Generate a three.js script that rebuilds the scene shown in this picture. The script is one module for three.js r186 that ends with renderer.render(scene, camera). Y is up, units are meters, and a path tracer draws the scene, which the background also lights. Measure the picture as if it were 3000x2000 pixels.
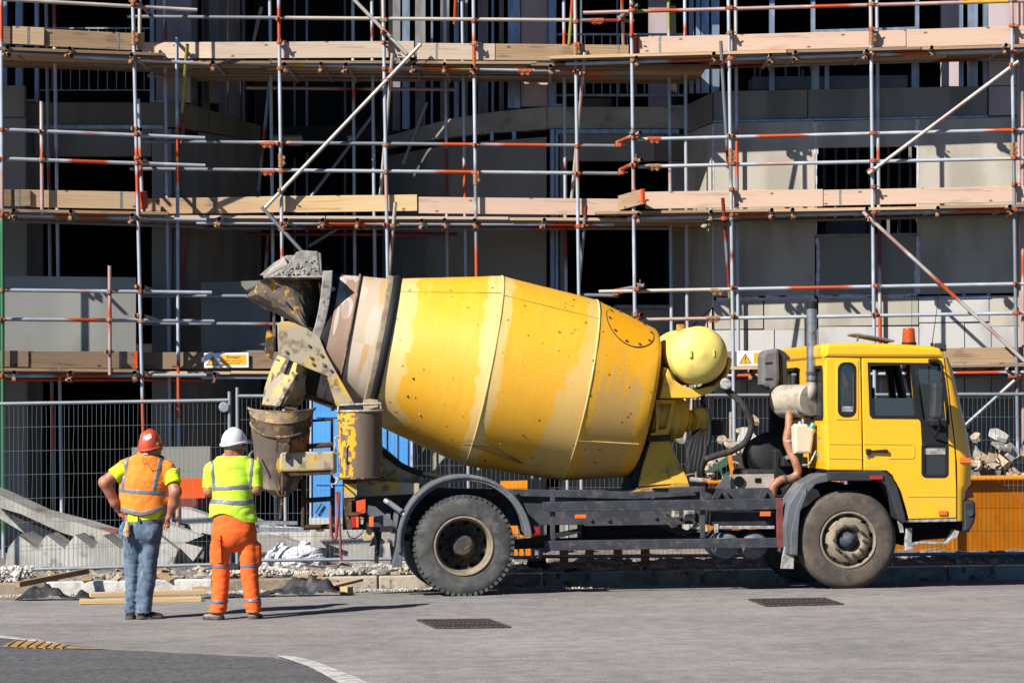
import * as THREE from 'three';
import { Sky } from 'three/addons/objects/Sky.js';
import { RoundedBoxGeometry } from 'three/addons/geometries/RoundedBoxGeometry.js';
import { mergeGeometries, mergeVertices, toCreasedNormals } from 'three/addons/utils/BufferGeometryUtils.js';

// ---------------------------------------------------------------- camera, sky, sun, exposure
const F = 7500, PX = 1500, PY = 1200, ROLL = 0.014, EYE = 1.87;   // focal length in photo pixels, principal point, lean, eye height
const scene = new THREE.Scene();
const camera = new THREE.PerspectiveCamera(2 * Math.atan(1000 / F) * 180 / Math.PI, 1.5, 0.5, 400);
camera.position.set(0, EYE, 0);
camera.rotation.set(0, 0, -ROLL);
camera.setViewOffset(3000, 2000, 0, 1000 - PY, 3000, 2000);
scene.add(camera);
const renderer = new THREE.WebGLRenderer({ antialias: true });
renderer.toneMapping = THREE.LinearToneMapping;
renderer.toneMappingExposure = 2.35;
renderer.shadowMap.enabled = true;
const SUN = new THREE.Vector3(-0.585, 0.609, 0.536).normalize();
const sky = new Sky();
sky.name = 'sky'; sky.userData = { kind: 'structure', label: 'clear blue daytime sky', category: 'sky' };
sky.scale.setScalar(350);
sky.material.uniforms.sunPosition.value.copy(SUN);
sky.material.uniforms.turbidity.value = 2;
sky.material.uniforms.rayleigh.value = 0.55;
sky.material.uniforms.mieCoefficient.value = 0.004;
sky.material.uniforms.cloudCoverage.value = 0;
scene.add(sky);
scene.environmentIntensity = 0.1;
const sun = new THREE.DirectionalLight(0xfff8ee, 5);
sun.name = 'sun';
sun.position.copy(SUN).multiplyScalar(60).add(new THREE.Vector3(0, 2, -28));
sun.target.position.set(0, 2, -28);
sun.castShadow = true; sun.shadow.mapSize.set(4096, 4096); sun.shadow.radius = 1;
Object.assign(sun.shadow.camera, { left: -16, right: 16, top: 14, bottom: -14, near: 5, far: 120 });
scene.add(sun, sun.target);

// ---------------------------------------------------------------- helpers
const V = (x, y, z) => new THREE.Vector3(x, y, z);
function rng(s) { return () => { s = (s + 0x6d2b79f5) | 0; let t = Math.imul(s ^ (s >>> 15), 1 | s); t = (t + Math.imul(t ^ (t >>> 7), 61 | t)) ^ t; return ((t ^ (t >>> 14)) >>> 0) / 4294967296; }; }
const CR = Math.cos(ROLL), SR = Math.sin(ROLL);
// a point of the place, measured from the photograph: where it shows and how far from the camera it stands
function P(x, y, z) { const dx = x - PX, dy = y - PY; return V((dx * CR - dy * SR) * z / F, EYE + (-dx * SR - dy * CR) * z / F, -z); }
function groundY(z) { return z < 26 ? 0 : -(z - 26) * 0.045; }
// where the ray through a photo point meets the height y
function onY(x, y, h) { const p = P(x, y, 1), k = (h - EYE) / (p.y - EYE); return V(p.x * k, h, -k); }
const lin = (c) => { c /= 255; return c <= 0.04045 ? c / 12.92 : ((c + 0.055) / 1.055) ** 2.4; };
const C = (r, g, b) => [lin(r), lin(g), lin(b)];
const counts = {};
function numbered(n) { const k = counts[n] = (counts[n] ?? -1) + 1; return k ? n + '_' + String(k).padStart(3, '0') : n; }
function shade(o) { o.castShadow = true; o.receiveShadow = true; return o; }
function part(name, geo, mat, parent, label) { const m = shade(new THREE.Mesh(geo, mat)); m.name = name; parent.add(m); if (label) m.userData.label = label; return m; }
function tag(o, label, category, group, kind) { o.userData.label = label; o.userData.category = category; if (group) o.userData.group = group; if (kind) o.userData.kind = kind; return o; }
function thing(name, label, category, pos, turn = 0, group) { const g = new THREE.Group(); g.name = numbered(name); if (pos) g.position.copy(pos); g.rotation.y = turn; scene.add(g); return tag(g, label, category, group); }
function top(name, geo, mat, label, category, group, kind) { const m = shade(new THREE.Mesh(geo, mat)); m.name = numbered(name); scene.add(m); return tag(m, label, category, group, kind); }

// geometry: everything is kept non-indexed with position, normal, uv so that it merges
function flat(g) { const n = g.index ? g.toNonIndexed() : g; for (const k of Object.keys(n.attributes)) if (!['position', 'normal', 'uv', 'color'].includes(k)) n.deleteAttribute(k); return n; }
function merge(list) { return mergeGeometries(list.map(flat)); }
function uvBox(g, s = 1, ox = 0, oy = 0) {      // uv in metres, by the main direction of each face
  g = flat(g); const p = g.attributes.position, uv = new Float32Array(p.count * 2), a = V(), b = V(), c = V();
  for (let i = 0; i < p.count; i += 3) {
    a.fromBufferAttribute(p, i); b.fromBufferAttribute(p, i + 1); c.fromBufferAttribute(p, i + 2);
    const n = b.clone().sub(a).cross(c.clone().sub(a)); const ax = Math.abs(n.x), ay = Math.abs(n.y), az = Math.abs(n.z);
    [a, b, c].forEach((q, k) => { const u = ax > ay && ax > az ? q.z : q.x, w = ay >= ax && ay >= az ? q.z : q.y; uv[(i + k) * 2] = u * s + ox; uv[(i + k) * 2 + 1] = w * s + oy; });
  }
  g.setAttribute('uv', new THREE.BufferAttribute(uv, 2)); return g;
}
function place(g, x = 0, y = 0, z = 0, rx = 0, ry = 0, rz = 0) { const e = new THREE.Matrix4().makeRotationFromEuler(new THREE.Euler(rx, ry, rz)); e.setPosition(x, y, z); return g.applyMatrix4(e); }
function box(w, h, d, x, y, z, rx, ry, rz) { return place(uvBox(new THREE.BoxGeometry(w, h, d)), x, y, z, rx, ry, rz); }
function rbox(w, h, d, r, x, y, z, rx, ry, rz, seg = 2) { return place(uvBox(new RoundedBoxGeometry(w, h, d, seg, r)), x, y, z, rx, ry, rz); }
// a prism from four front corners (top left, top right, bottom right, bottom left), pushed back by a vector
function prism(a, b, c, d, back) {
  const q = [a, b, c, d], r = q.map((p) => p.clone().add(back)), t = [];
  const quad = (i, j, k, l) => t.push(i, j, k, i, k, l);
  quad(q[3], q[2], q[1], q[0]); quad(r[0], r[1], r[2], r[3]);
  for (let i = 0; i < 4; i++) { const j = (i + 1) % 4; quad(q[i], q[j], r[j], r[i]); }
  const g = new THREE.BufferGeometry().setFromPoints(t); g.computeVertexNormals(); return uvBox(g);
}
function solid(poly, back) {     // any flat outline of points given thickness
  const n = poly[1].clone().sub(poly[0]).cross(poly[poly.length - 1].clone().sub(poly[0])).normalize();
  const ux = poly[1].clone().sub(poly[0]).normalize(), uy = n.clone().cross(ux);
  const flat2 = poly.map((p) => { const d = p.clone().sub(poly[0]); return new THREE.Vector2(d.dot(ux), d.dot(uy)); });
  const tri = THREE.ShapeUtils.triangulateShape(flat2, []), r = poly.map((p) => p.clone().add(back)), t = [];
  for (const [i, j, k] of tri) { t.push(poly[i], poly[j], poly[k], r[i], r[k], r[j]); }
  for (let i = 0; i < poly.length; i++) { const j = (i + 1) % poly.length; t.push(poly[i], r[i], r[j], poly[i], r[j], poly[j]); }
  const g = new THREE.BufferGeometry().setFromPoints(t.map((p) => p.clone())); g.computeVertexNormals(); return uvBox(g);
}
const ZAX = V(0, 0, 1), YAX = V(0, 1, 0);
// a straight tube with open, hollow ends; col(t) gives the paint along it
function tube(a, b, r, col, { seg = 9, step = 0.09, hollow = true, jit = 0.07, seed = 1 } = {}) {
  const L = a.distanceTo(b), n = Math.max(1, Math.round(L / step)), d = b.clone().sub(a).normalize(), R = rng(seed * 7919 + 13);
  const u = (Math.abs(d.y) < 0.9 ? V(0, 1, 0) : V(1, 0, 0)).cross(d).normalize(), w = d.clone().cross(u), pos = [], nor = [], uv = [], cl = [];
  const ring = (t, rr) => Array.from({ length: seg }, (_, i) => { const q = i / seg * 2 * Math.PI; const nn = u.clone().multiplyScalar(Math.cos(q)).addScaledVector(w, Math.sin(q)); return [a.clone().lerp(b, t).addScaledVector(nn, rr), nn]; });
  const put = (p, nn, c, s, t) => { pos.push(p.x, p.y, p.z); nor.push(nn.x, nn.y, nn.z); uv.push(s, t * L); cl.push(...c); };
  const band = (r0, r1, c0, c1, t0, t1, flip) => { for (let i = 0; i < seg; i++) { const j = (i + 1) % seg, A = r0[i], B = r0[j], Cc = r1[j], D = r1[i], s = flip ? -1 : 1; const seq = flip ? [[A, c0[i], t0], [D, c1[i], t1], [Cc, c1[j], t1], [A, c0[i], t0], [Cc, c1[j], t1], [B, c0[j], t0]] : [[A, c0[i], t0], [B, c0[j], t0], [Cc, c1[j], t1], [A, c0[i], t0], [Cc, c1[j], t1], [D, c1[i], t1]]; for (const [[p, nn], c, t] of seq) put(p, nn.clone().multiplyScalar(s), c, i / seg, t); } };
  const paint = (t) => { const g = 1 - R() * 2 * jit; return Array.from({ length: seg }, () => { const c = col(Math.min(1, Math.max(0, t + (R() - 0.5) * 0.05 / L))), h = g * (1 - R() * jit); return c.map((x) => x * h); }); };
  let pr = ring(0, r), pc = paint(0);
  for (let k = 1; k <= n; k++) { const nr = ring(k / n, r), nc = paint(k / n); band(pr, nr, pc, nc, (k - 1) / n, k / n); pr = nr; pc = nc; }
  for (const [t, ti, s] of [[0, Math.min(0.4, 0.06 / L), 1], [1, 1 - Math.min(0.4, 0.06 / L), -1]]) {
    const dk = Array(seg).fill([0.02, 0.018, 0.016]), ce = Array(seg).fill(col(t).map((x) => x * 0.8)), o = ring(t, r).map(([p]) => [p, d.clone().multiplyScalar(-s)]), inn = ring(t, r * (hollow ? 0.76 : 0.02));
    band(o, inn.map(([p]) => [p, d.clone().multiplyScalar(-s)]), ce, ce, t, t, s > 0 ? false : true);
    if (hollow) { const deep = ring(ti, r * 0.76); band(inn, deep, dk, dk, t, ti, true); const e = ring(ti, 0.001); band(deep.map(([p]) => [p, d.clone().multiplyScalar(-s)]), e.map(([p]) => [p, d.clone().multiplyScalar(-s)]), dk, dk, ti, ti); }
  }
  const g = new THREE.BufferGeometry();
  g.setAttribute('position', new THREE.Float32BufferAttribute(pos, 3)); g.setAttribute('normal', new THREE.Float32BufferAttribute(nor, 3)); g.setAttribute('uv', new THREE.Float32BufferAttribute(uv, 2)); g.setAttribute('color', new THREE.Float32BufferAttribute(cl, 3));
  return g;
}
function rod(a, b, r, seg = 8, r2 = r) {        // a plain closed bar
  const d = b.clone().sub(a), L = d.length(), g = flat(new THREE.CylinderGeometry(r2, r, L, seg)); g.translate(0, L / 2, 0);
  g.applyQuaternion(new THREE.Quaternion().setFromUnitVectors(YAX, d.normalize())); g.translate(a.x, a.y, a.z); return g;
}
function hose(pts, r, n = 24, seg = 8) { return flat(new THREE.TubeGeometry(new THREE.CatmullRomCurve3(pts), n, r, seg)); }
function lathe(pts, seg = 40) { return flat(new THREE.LatheGeometry(pts.map(([x, y]) => new THREE.Vector2(x, y)), seg)); }
function extrude(pts, depth, bevel = 0, holes = [], bs = 2) {
  const s = new THREE.Shape(pts.map(([x, y]) => new THREE.Vector2(x, y)));
  for (const h of holes) s.holes.push(new THREE.Path(h.map(([x, y]) => new THREE.Vector2(x, y))));
  return uvBox(new THREE.ExtrudeGeometry(s, { depth: depth - 2 * bevel, bevelEnabled: bevel > 0, bevelThickness: bevel, bevelSize: bevel, bevelOffset: -bevel, bevelSegments: bs, curveSegments: 8 }).translate(0, 0, bevel));
}
function roundRect(x0, y0, x1, y1, r, n = 5) { const o = []; for (const [cx, cy, a] of [[x1 - r, y1 - r, 0], [x0 + r, y1 - r, 1], [x0 + r, y0 + r, 2], [x1 - r, y0 + r, 3]]) for (let i = 0; i <= n; i++) { const q = (a + i / n) * Math.PI / 2; o.push([cx + r * Math.cos(q), cy + r * Math.sin(q)]); } return o; }

// noise
const HT = (() => { const R = rng(99), t = new Float32Array(65536); for (let i = 0; i < 65536; i++) t[i] = R(); return t; })();
function nz(x, y, px, py, s) { const xi = Math.floor(x), yi = Math.floor(y), fx = x - xi, fy = y - yi, u = fx * fx * (3 - 2 * fx), v = fy * fy * (3 - 2 * fy); const h = (a, b) => HT[((((a % px) + px) % px) * 1619 + (((b % py) + py) % py) * 31337 + s * 6971) & 65535]; return (h(xi, yi) * (1 - u) + h(xi + 1, yi) * u) * (1 - v) + (h(xi, yi + 1) * (1 - u) + h(xi + 1, yi + 1) * u) * v; }
function fb(u, v, fx, fy, oct, s) { let a = 0, k = 0.5, t = 0; for (let i = 0; i < oct; i++) { a += k * nz(u * fx, v * fy, fx, fy, s + i); t += k; k *= 0.5; fx *= 2; fy *= 2; } return a / t; }
const sst = (a, b, x) => { x = Math.min(1, Math.max(0, (x - a) / (b - a))); return x * x * (3 - 2 * x); };
const mix3 = (a, b, t) => [a[0] + (b[0] - a[0]) * t, a[1] + (b[1] - a[1]) * t, a[2] + (b[2] - a[2]) * t];
// a texture of sRGB values; rep = metres it covers
function tex(w, h, fn, metres = 1, srgb = true) {
  const d = new Uint8Array(w * h * 4);
  for (let y = 0; y < h; y++) for (let x = 0; x < w; x++) { const c = fn((x + 0.5) / w, (y + 0.5) / h, x, y), i = (y * w + x) * 4; for (let k = 0; k < 3; k++) d[i + k] = Math.max(0, Math.min(255, Array.isArray(c) ? c[k] : c)); d[i + 3] = 255; }
  const t = new THREE.DataTexture(d, w, h); t.magFilter = THREE.LinearFilter; t.minFilter = THREE.LinearMipmapLinearFilter; t.wrapS = t.wrapT = THREE.RepeatWrapping; if (srgb) t.colorSpace = THREE.SRGBColorSpace;
  t.repeat.set(1 / metres, 1 / metres); t.needsUpdate = true; return t;
}
const ALB = 0.62;   // textures are tuned as they look in sun; this brings them to real base colours
const dim = (m) => { if (!(m.transmission > 0.7)) m.color.multiplyScalar(ALB); return m; };
const std = (o) => { const m = dim(new THREE.MeshStandardMaterial(o)); m.specularIntensity = m.roughness >= 0.8 ? 0.3 : m.roughness >= 0.6 ? 0.5 : 0.8; return m; }, phy = (o) => dim(new THREE.MeshPhysicalMaterial(o));
// two colours mixed by noise, with a second grime colour
function mottled(a, b, { f = 6, oct = 5, lo = 0.35, hi = 0.65, s = 1, m = 1, size = 256, fine = 8, grime, g = [0.6, 0.75], stretch = 1 } = {}) {
  return tex(size, size, (u, v) => { let c = mix3(a, b, sst(lo, hi, fb(u, v, f, Math.max(1, Math.round(f * stretch)), oct, s))); if (grime) c = mix3(c, grime, sst(g[0], g[1], fb(u, v, f * 2, Math.max(1, Math.round(f * 2 * stretch)), 5, s + 40))); const k = (HT[((u * size) | 0) * 257 + ((v * size) | 0) * 31 + s & 65535] - 0.5) * fine; return [c[0] + k, c[1] + k, c[2] + k]; }, m);
}

// ---------------------------------------------------------------- materials
const M = {};
{
  const speck = (u, v, s) => HT[((u * 4096) | 0) * 131 + ((v * 4096) | 0) * 71 + s & 65535];
  const crack = (u, v, f, s, w) => sst(w, 0, Math.abs(fb(u, v, f, f, 4, s) - 0.5));
  const asph = tex(2048, 2048, (u, v) => {
    const l = fb(u, v, 5, 7, 5, 11), m = fb(u, v, 110, 110, 2, 12), st = fb(u, v, 3, 60, 4, 13), sp = speck(u, v, 1);
    let k = 137 + (l - 0.5) * 34 + (m - 0.5) * 26 + (st - 0.5) * 9 + (sp > 0.97 ? 30 : sp < 0.05 ? -22 : (sp - 0.5) * 14);
    k -= 26 * crack(u, v, 6, 18, 0.004) * sst(0.5, 0.6, fb(u, v, 4, 4, 2, 14));
    const dust = sst(0.52, 0.75, fb(u, v, 6, 16, 5, 17)); return mix3([k, k * 0.978, k * 0.972], [168, 162, 157], dust * 0.3);
  }, 13);
  const asphB = tex(512, 512, (u, v) => { const m = fb(u, v, 90, 90, 2, 22); return 110 + (m - 0.5) * 150 + (speck(u, v, 3) - 0.5) * 60; }, 2.5, false);
  M.asphalt = std({ map: asph, bumpMap: asphB, bumpScale: 0.006, roughness: 0.93 });
  const asphD = tex(512, 512, (u, v) => { const m = fb(u, v, 60, 60, 3, 32), l = fb(u, v, 3, 12, 4, 33), sp = speck(u, v, 5); const k = 94 + (m - 0.5) * 34 + (l - 0.5) * 16 + (sp > 0.97 ? 40 : (sp - 0.5) * 14); return [k, k, k * 1.03]; }, 2.5);
  M.asphaltNew = std({ map: asphD, bumpMap: asphB, bumpScale: 0.009, roughness: 0.9 });
  M.whiteLine = std({ map: mottled([196, 194, 190], [150, 148, 146], { f: 14, s: 5, lo: 0.45, hi: 0.75, fine: 26, m: 1 }), roughness: 0.85 });
  const dirt = tex(512, 512, (u, v) => { const l = fb(u, v, 5, 5, 5, 51), m = fb(u, v, 60, 60, 2, 52), sp = speck(u, v, 9); const k = 128 + (l - 0.5) * 60 + (m - 0.5) * 60 + (sp - 0.5) * 30; return [k * 1.01, k * 0.965, k * 0.91]; }, 2.5);
  M.dirt = std({ map: dirt, bumpMap: asphB, bumpScale: 0.02, roughness: 1 });
  M.stones = [[184, 178, 168], [150, 142, 132], [206, 202, 196], [120, 114, 108], [168, 150, 128]].map((c, i) => std({ color: new THREE.Color().setRGB(...C(...c)), roughness: 0.95 }));
  const concBump = tex(256, 256, (u, v) => 128 + (fb(u, v, 12, 12, 5, 61) - 0.5) * 160 + (speck(u, v, 2) > 0.985 ? -80 : 0), 1, false);
  M.concrete = std({ map: mottled([178, 174, 166], [156, 153, 147], { f: 4, s: 62, fine: 12, m: 1.4, grime: [138, 134, 126] }), bumpMap: concBump, bumpScale: 0.004, roughness: 0.92 });
  M.concretePale = std({ map: mottled([196, 194, 188], [172, 170, 165], { f: 4, s: 66, fine: 12, m: 1.4, grime: [150, 146, 140] }), bumpMap: concBump, bumpScale: 0.003, roughness: 0.92 });
  M.kerb = std({ map: mottled([182, 172, 156], [150, 140, 124], { f: 6, s: 64, fine: 26, m: 1, grime: [118, 106, 92] }), bumpMap: concBump, bumpScale: 0.01, roughness: 0.95 });
  M.kerbWhite = std({ map: mottled([214, 210, 204], [186, 182, 176], { f: 9, s: 68, fine: 24, m: 1 }), bumpMap: concBump, bumpScale: 0.018, roughness: 0.95 });
  M.kerbBrown = std({ map: mottled([158, 144, 124], [132, 118, 100], { f: 9, s: 69, fine: 24, m: 1 }), bumpMap: concBump, bumpScale: 0.012, roughness: 0.95 });
  // building sheets
  const board = (a, b, s) => std({ map: mottled(a, b, { f: 3, s, fine: 5, m: 2.4, lo: 0.25, hi: 0.75, stretch: 0.3, grime: b.map((x) => x * 0.93), g: [0.45, 0.8] }), roughness: 0.88 });
  M.boardCream = board([186, 180, 166], [172, 166, 152], 71);
  M.boardGrey = board([150, 149, 141], [137, 136, 129], 72);
  M.boardMid = board([164, 165, 158], [150, 151, 146], 70);
  M.boardPale = board([190, 189, 186], [176, 175, 173], 73);
  M.boardDark = board([138, 137, 130], [124, 123, 117], 74);
  M.boardOlive = board([128, 123, 106], [112, 108, 94], 75);
  M.boardPink = board([196, 182, 184], [182, 168, 170], 76);
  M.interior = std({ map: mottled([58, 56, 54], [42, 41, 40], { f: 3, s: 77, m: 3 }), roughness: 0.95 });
  M.filler = std({ map: mottled([206, 206, 216], [186, 186, 198], { f: 12, s: 78, m: 0.5 }), roughness: 0.8 });
  M.stud = std({ map: mottled([150, 164, 182], [128, 142, 160], { f: 10, s: 79, m: 0.7, fine: 10, stretch: 0.3 }), roughness: 0.42, metalness: 0.55 });
  M.studGrey = std({ map: mottled([136, 134, 136], [116, 114, 118], { f: 10, s: 80, m: 0.9, fine: 8, stretch: 0.3 }), roughness: 0.7, metalness: 0.1 });
  // wood
  const wood = (a, b, k, s) => tex(512, 128, (u, v) => {
    const warp = (fb(u, v, 3, 2, 3, s) - 0.5) * 2.4, g = fb(u, v, 4, 40, 4, s + 3), ring = Math.sin((v * 8 + warp) * 6.28) * 0.5 + 0.5, l = fb(u, v, 2, 2, 3, s + 9);
    let c = mix3(a, b, sst(0.3, 0.8, g * 0.65 + ring * 0.22 + (l - 0.5) * 0.5)); c = mix3(c, k, sst(0.62, 0.8, fb(u, v, 5, 4, 5, s + 5)) * 0.55);
    for (const [ku, kv] of [[0.21, 0.4], [0.62, 0.7], [0.83, 0.25]]) { const d = Math.hypot((u - ku) * 4, (v - kv)); c = mix3(c, [k[0] * 0.75, k[1] * 0.65, k[2] * 0.6], sst(0.07, 0.02, d)); }
    return c;
  }, 1);
  const woodM = (a, b, k, s) => { const t = wood(a, b, k, s); t.repeat.set(1 / 2.1, 1 / 0.26); const m = std({ map: t, roughness: 0.82 }); m.color.multiplyScalar(0.92); return m; };
  M.woods = [woodM([208, 178, 142], [184, 150, 114], [150, 124, 100], 81), woodM([212, 182, 160], [196, 162, 138], [168, 138, 118], 84), woodM([176, 148, 116], [148, 122, 96], [112, 94, 78], 87), woodM([206, 186, 166], [188, 164, 142], [158, 140, 126], 90)];
  M.woodOld = woodM([146, 122, 100], [118, 98, 80], [88, 76, 66], 93);
  M.woodFresh = woodM([226, 196, 148], [206, 168, 116], [176, 140, 96], 96);
  M.orangePaint = std({ map: mottled([226, 84, 34], [206, 66, 26], { f: 9, s: 98, m: 0.4, grime: [196, 140, 110], g: [0.62, 0.7] }), roughness: 0.7 });
  M.tube = std({ vertexColors: true, roughness: 0.48, metalness: 0.25 });
  M.coupler = std({ map: mottled([176, 92, 52], [130, 70, 46], { f: 6, s: 101, m: 0.1, size: 64 }), roughness: 0.7, metalness: 0.15 });
  M.couplerOld = std({ map: mottled([168, 126, 92], [128, 96, 72], { f: 6, s: 102, m: 0.1, size: 64 }), roughness: 0.75, metalness: 0.2 });
  M.galv = std({ map: mottled([168, 174, 180], [142, 150, 158], { f: 12, s: 103, m: 0.6, fine: 14, size: 128 }), roughness: 0.5, metalness: 0.45 });
  M.wire = std({ color: 0x767e82, roughness: 0.55, metalness: 0.3 });
  M.strap = std({ map: mottled([150, 152, 154], [120, 122, 124], { f: 20, s: 104, m: 0.2, size: 64 }), roughness: 0.6, metalness: 0.4 });
  M.black = std({ color: 0x0b0b0c, roughness: 0.85 });
  // truck paints
  M.cab = phy({ map: tex(512, 512, (u, v) => { const y = v * 3.2, n = fb(u, v, 6, 6, 4, 111), run = fb(u, v, 60, 3, 3, 112), low = sst(1.25, 0.55, y) * sst(0.3, 0.75, n); let c = mix3([251, 185, 6], [247, 178, 8], n); c = mix3(c, [206, 172, 96], low * 0.55 + 0.1 * sst(0.55, 0.8, run)); const sp = HT[((u * 512) | 0) * 311 + ((v * 512) | 0) * 77 & 65535]; if (sp > 0.9975 - low * 0.01) c = mix3(c, [120, 92, 50], 0.6); return c; }, 3.2), roughness: 0.42, clearcoat: 0.5, clearcoatRoughness: 0.2 });
  M.paleYellow = std({ map: mottled([236, 216, 116], [230, 208, 106], { f: 4, s: 113, m: 1.2, fine: 4, grime: [204, 178, 110], g: [0.55, 0.9] }), roughness: 0.55 });
  M.mixYellow = std({ map: mottled([226, 180, 58], [214, 176, 82], { f: 5, s: 116, m: 0.9, fine: 6, lo: 0.25, hi: 0.75, grime: [150, 122, 66], g: [0.58, 0.9] }), roughness: 0.65 });
  M.dustyYellow = std({ map: mottled([208, 152, 40], [190, 150, 76], { f: 7, s: 115, m: 0.9, fine: 8, lo: 0.3, hi: 0.7, grime: [140, 108, 66], g: [0.5, 0.85] }), roughness: 0.7 });
  M.oldYellow = std({ map: mottled([220, 174, 66], [174, 162, 140], { f: 6, s: 117, m: 1.0, size: 512, fine: 16, lo: 0.3, hi: 0.62, grime: [126, 110, 92], g: [0.52, 0.78] }), roughness: 0.75 });
  M.chuteMap = tex(512, 256, (u, v) => { const inY = sst(0.72, 0.76, u) * sst(0.975, 0.945, u) + 0.5 * sst(0.17, 0.19, u) * sst(0.24, 0.22, u), n = fb(u, v, 36, 44, 5, 181), t = inY > 0 && n < 0.26 + inY * 0.27 ? 1 : 0; const d = mix3([96, 82, 68], [128, 112, 98], fb(u, v, 16, 8, 5, 183)); return mix3(d, [226, 166, 46], t); }, 1);
  M.rustYellow = std({ map: mottled([226, 158, 34], [84, 68, 54], { f: 9, oct: 6, s: 119, m: 0.8, size: 512, fine: 16, lo: 0.44, hi: 0.52, grime: [110, 90, 74], g: [0.5, 0.7] }), roughness: 0.8, metalness: 0.1 });
  M.spout = std({ map: mottled([206, 172, 96], [160, 148, 128], { f: 5, s: 176, m: 0.8, size: 512, fine: 18, lo: 0.35, hi: 0.6, grime: [92, 76, 62], g: [0.52, 0.64] }), roughness: 0.8 });
  M.rustOrange = std({ map: mottled([160, 108, 52], [104, 78, 56], { f: 6, s: 177, m: 0.5, fine: 14, grime: [80, 64, 52], g: [0.58, 0.75] }), roughness: 0.85 });
  M.coneMuck = std({ map: mottled([150, 134, 116], [112, 99, 86], { f: 7, oct: 6, s: 172, m: 0.9, size: 512, fine: 22, grime: [214, 158, 36], g: [0.67, 0.7] }), bumpMap: concBump, bumpScale: 0.02, roughness: 0.9 });
  M.muckLight = std({ map: mottled([164, 142, 116], [132, 112, 90], { f: 8, s: 174, m: 0.6, fine: 22, grime: [210, 164, 60], g: [0.64, 0.68] }), bumpMap: concBump, bumpScale: 0.015, roughness: 0.9 });
  M.rust = std({ map: mottled([108, 86, 68], [74, 58, 46], { f: 6, s: 121, m: 0.6, fine: 16, grime: [150, 116, 62], g: [0.66, 0.74] }), roughness: 0.85, metalness: 0.1 });
  M.muck = std({ map: mottled([152, 134, 112], [92, 80, 67], { f: 5, s: 123, m: 0.8, size: 512, fine: 18, grime: [206, 160, 50], g: [0.69, 0.72], stretch: 0.6 }), bumpMap: concBump, bumpScale: 0.012, roughness: 0.9 });
  M.splat = std({ map: mottled([168, 164, 158], [138, 132, 124], { f: 8, s: 125, m: 0.8, fine: 22, grime: [116, 108, 98] }), bumpMap: concBump, bumpScale: 0.02, roughness: 0.95 });
  M.chassis = std({ map: mottled([72, 75, 82], [58, 61, 67], { f: 10, s: 127, m: 1.1, size: 512, fine: 12, grime: [106, 100, 96], g: [0.5, 0.95], stretch: 1 }), roughness: 0.65, metalness: 0.1 });
  M.chassisDark = std({ map: mottled([44, 46, 49], [34, 35, 38], { f: 10, s: 129, m: 0.9, fine: 10, grime: [66, 63, 60], g: [0.5, 0.95] }), roughness: 0.75 });
  M.guard = std({ map: mottled([104, 108, 114], [92, 95, 100], { f: 4, s: 131, m: 1, fine: 5, grime: [140, 134, 126], g: [0.62, 0.85] }), roughness: 0.6 });
  M.plasticDark = std({ map: mottled([58, 60, 64], [50, 52, 55], { f: 6, s: 133, m: 0.6, fine: 5 }), roughness: 0.6 });
  M.intake = std({ map: mottled([116, 116, 118], [104, 104, 106], { f: 5, s: 134, m: 0.6, fine: 5 }), roughness: 0.7 });
  M.tyre = std({ map: mottled([88, 88, 87], [70, 70, 70], { f: 9, s: 135, m: 1.0, size: 512, fine: 16, grime: [108, 106, 102], g: [0.42, 0.95] }), bumpMap: concBump, bumpScale: 0.003, roughness: 0.9 });
  M.tyreBrown = std({ map: mottled([96, 88, 80], [80, 74, 69], { f: 9, s: 137, m: 1.0, size: 512, fine: 14, grime: [112, 98, 86], g: [0.42, 0.95] }), roughness: 0.9 });
  M.rim = std({ map: mottled([160, 148, 126], [132, 120, 102], { f: 7, s: 139, m: 0.6, fine: 8, lo: 0.2, hi: 0.8, grime: [130, 118, 98], g: [0.55, 0.95] }), roughness: 0.75, metalness: 0.1 });
  M.disc = std({ map: mottled([92, 86, 78], [70, 66, 62], { f: 8, s: 142, m: 0.4, fine: 12, grime: [128, 116, 98], g: [0.6, 0.9] }), roughness: 0.85 });
  M.hub = std({ map: mottled([96, 88, 80], [76, 70, 64], { f: 8, s: 141, m: 0.3, fine: 10, size: 128 }), roughness: 0.8 });
  M.steelClean = std({ map: mottled([186, 188, 186], [164, 166, 166], { f: 6, s: 143, m: 0.5, fine: 6, grime: [160, 128, 92], g: [0.66, 0.8] }), roughness: 0.32, metalness: 0.75 });
  M.muffler = std({ map: mottled([196, 186, 172], [180, 168, 152], { f: 5, s: 145, m: 0.6, fine: 6, grime: [158, 136, 114], g: [0.55, 0.95] }), roughness: 0.6, metalness: 0.2 });
  M.copper = std({ map: mottled([188, 136, 104], [160, 110, 82], { f: 6, s: 147, m: 0.4, fine: 10, grime: [140, 112, 92], g: [0.6, 0.75] }), roughness: 0.6, metalness: 0.2 });
  M.cream = phy({ color: 0xe2d8bc, roughness: 0.5, transmission: 0.15, thickness: 0 });
  M.rubber = std({ color: 0x1b1c1e, roughness: 0.7 });
  M.rubberDusty = std({ map: mottled([70, 68, 66], [52, 51, 50], { f: 6, s: 149, m: 0.4, fine: 8, size: 128 }), roughness: 0.8 });
  M.redHose = std({ color: 0x8a4a4c, roughness: 0.6 });
  M.shield = std({ map: mottled([208, 206, 202], [194, 191, 186], { f: 5, s: 152, m: 0.6, fine: 5, grime: [170, 160, 148], g: [0.6, 0.95] }), roughness: 0.65, metalness: 0.2 });
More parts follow.
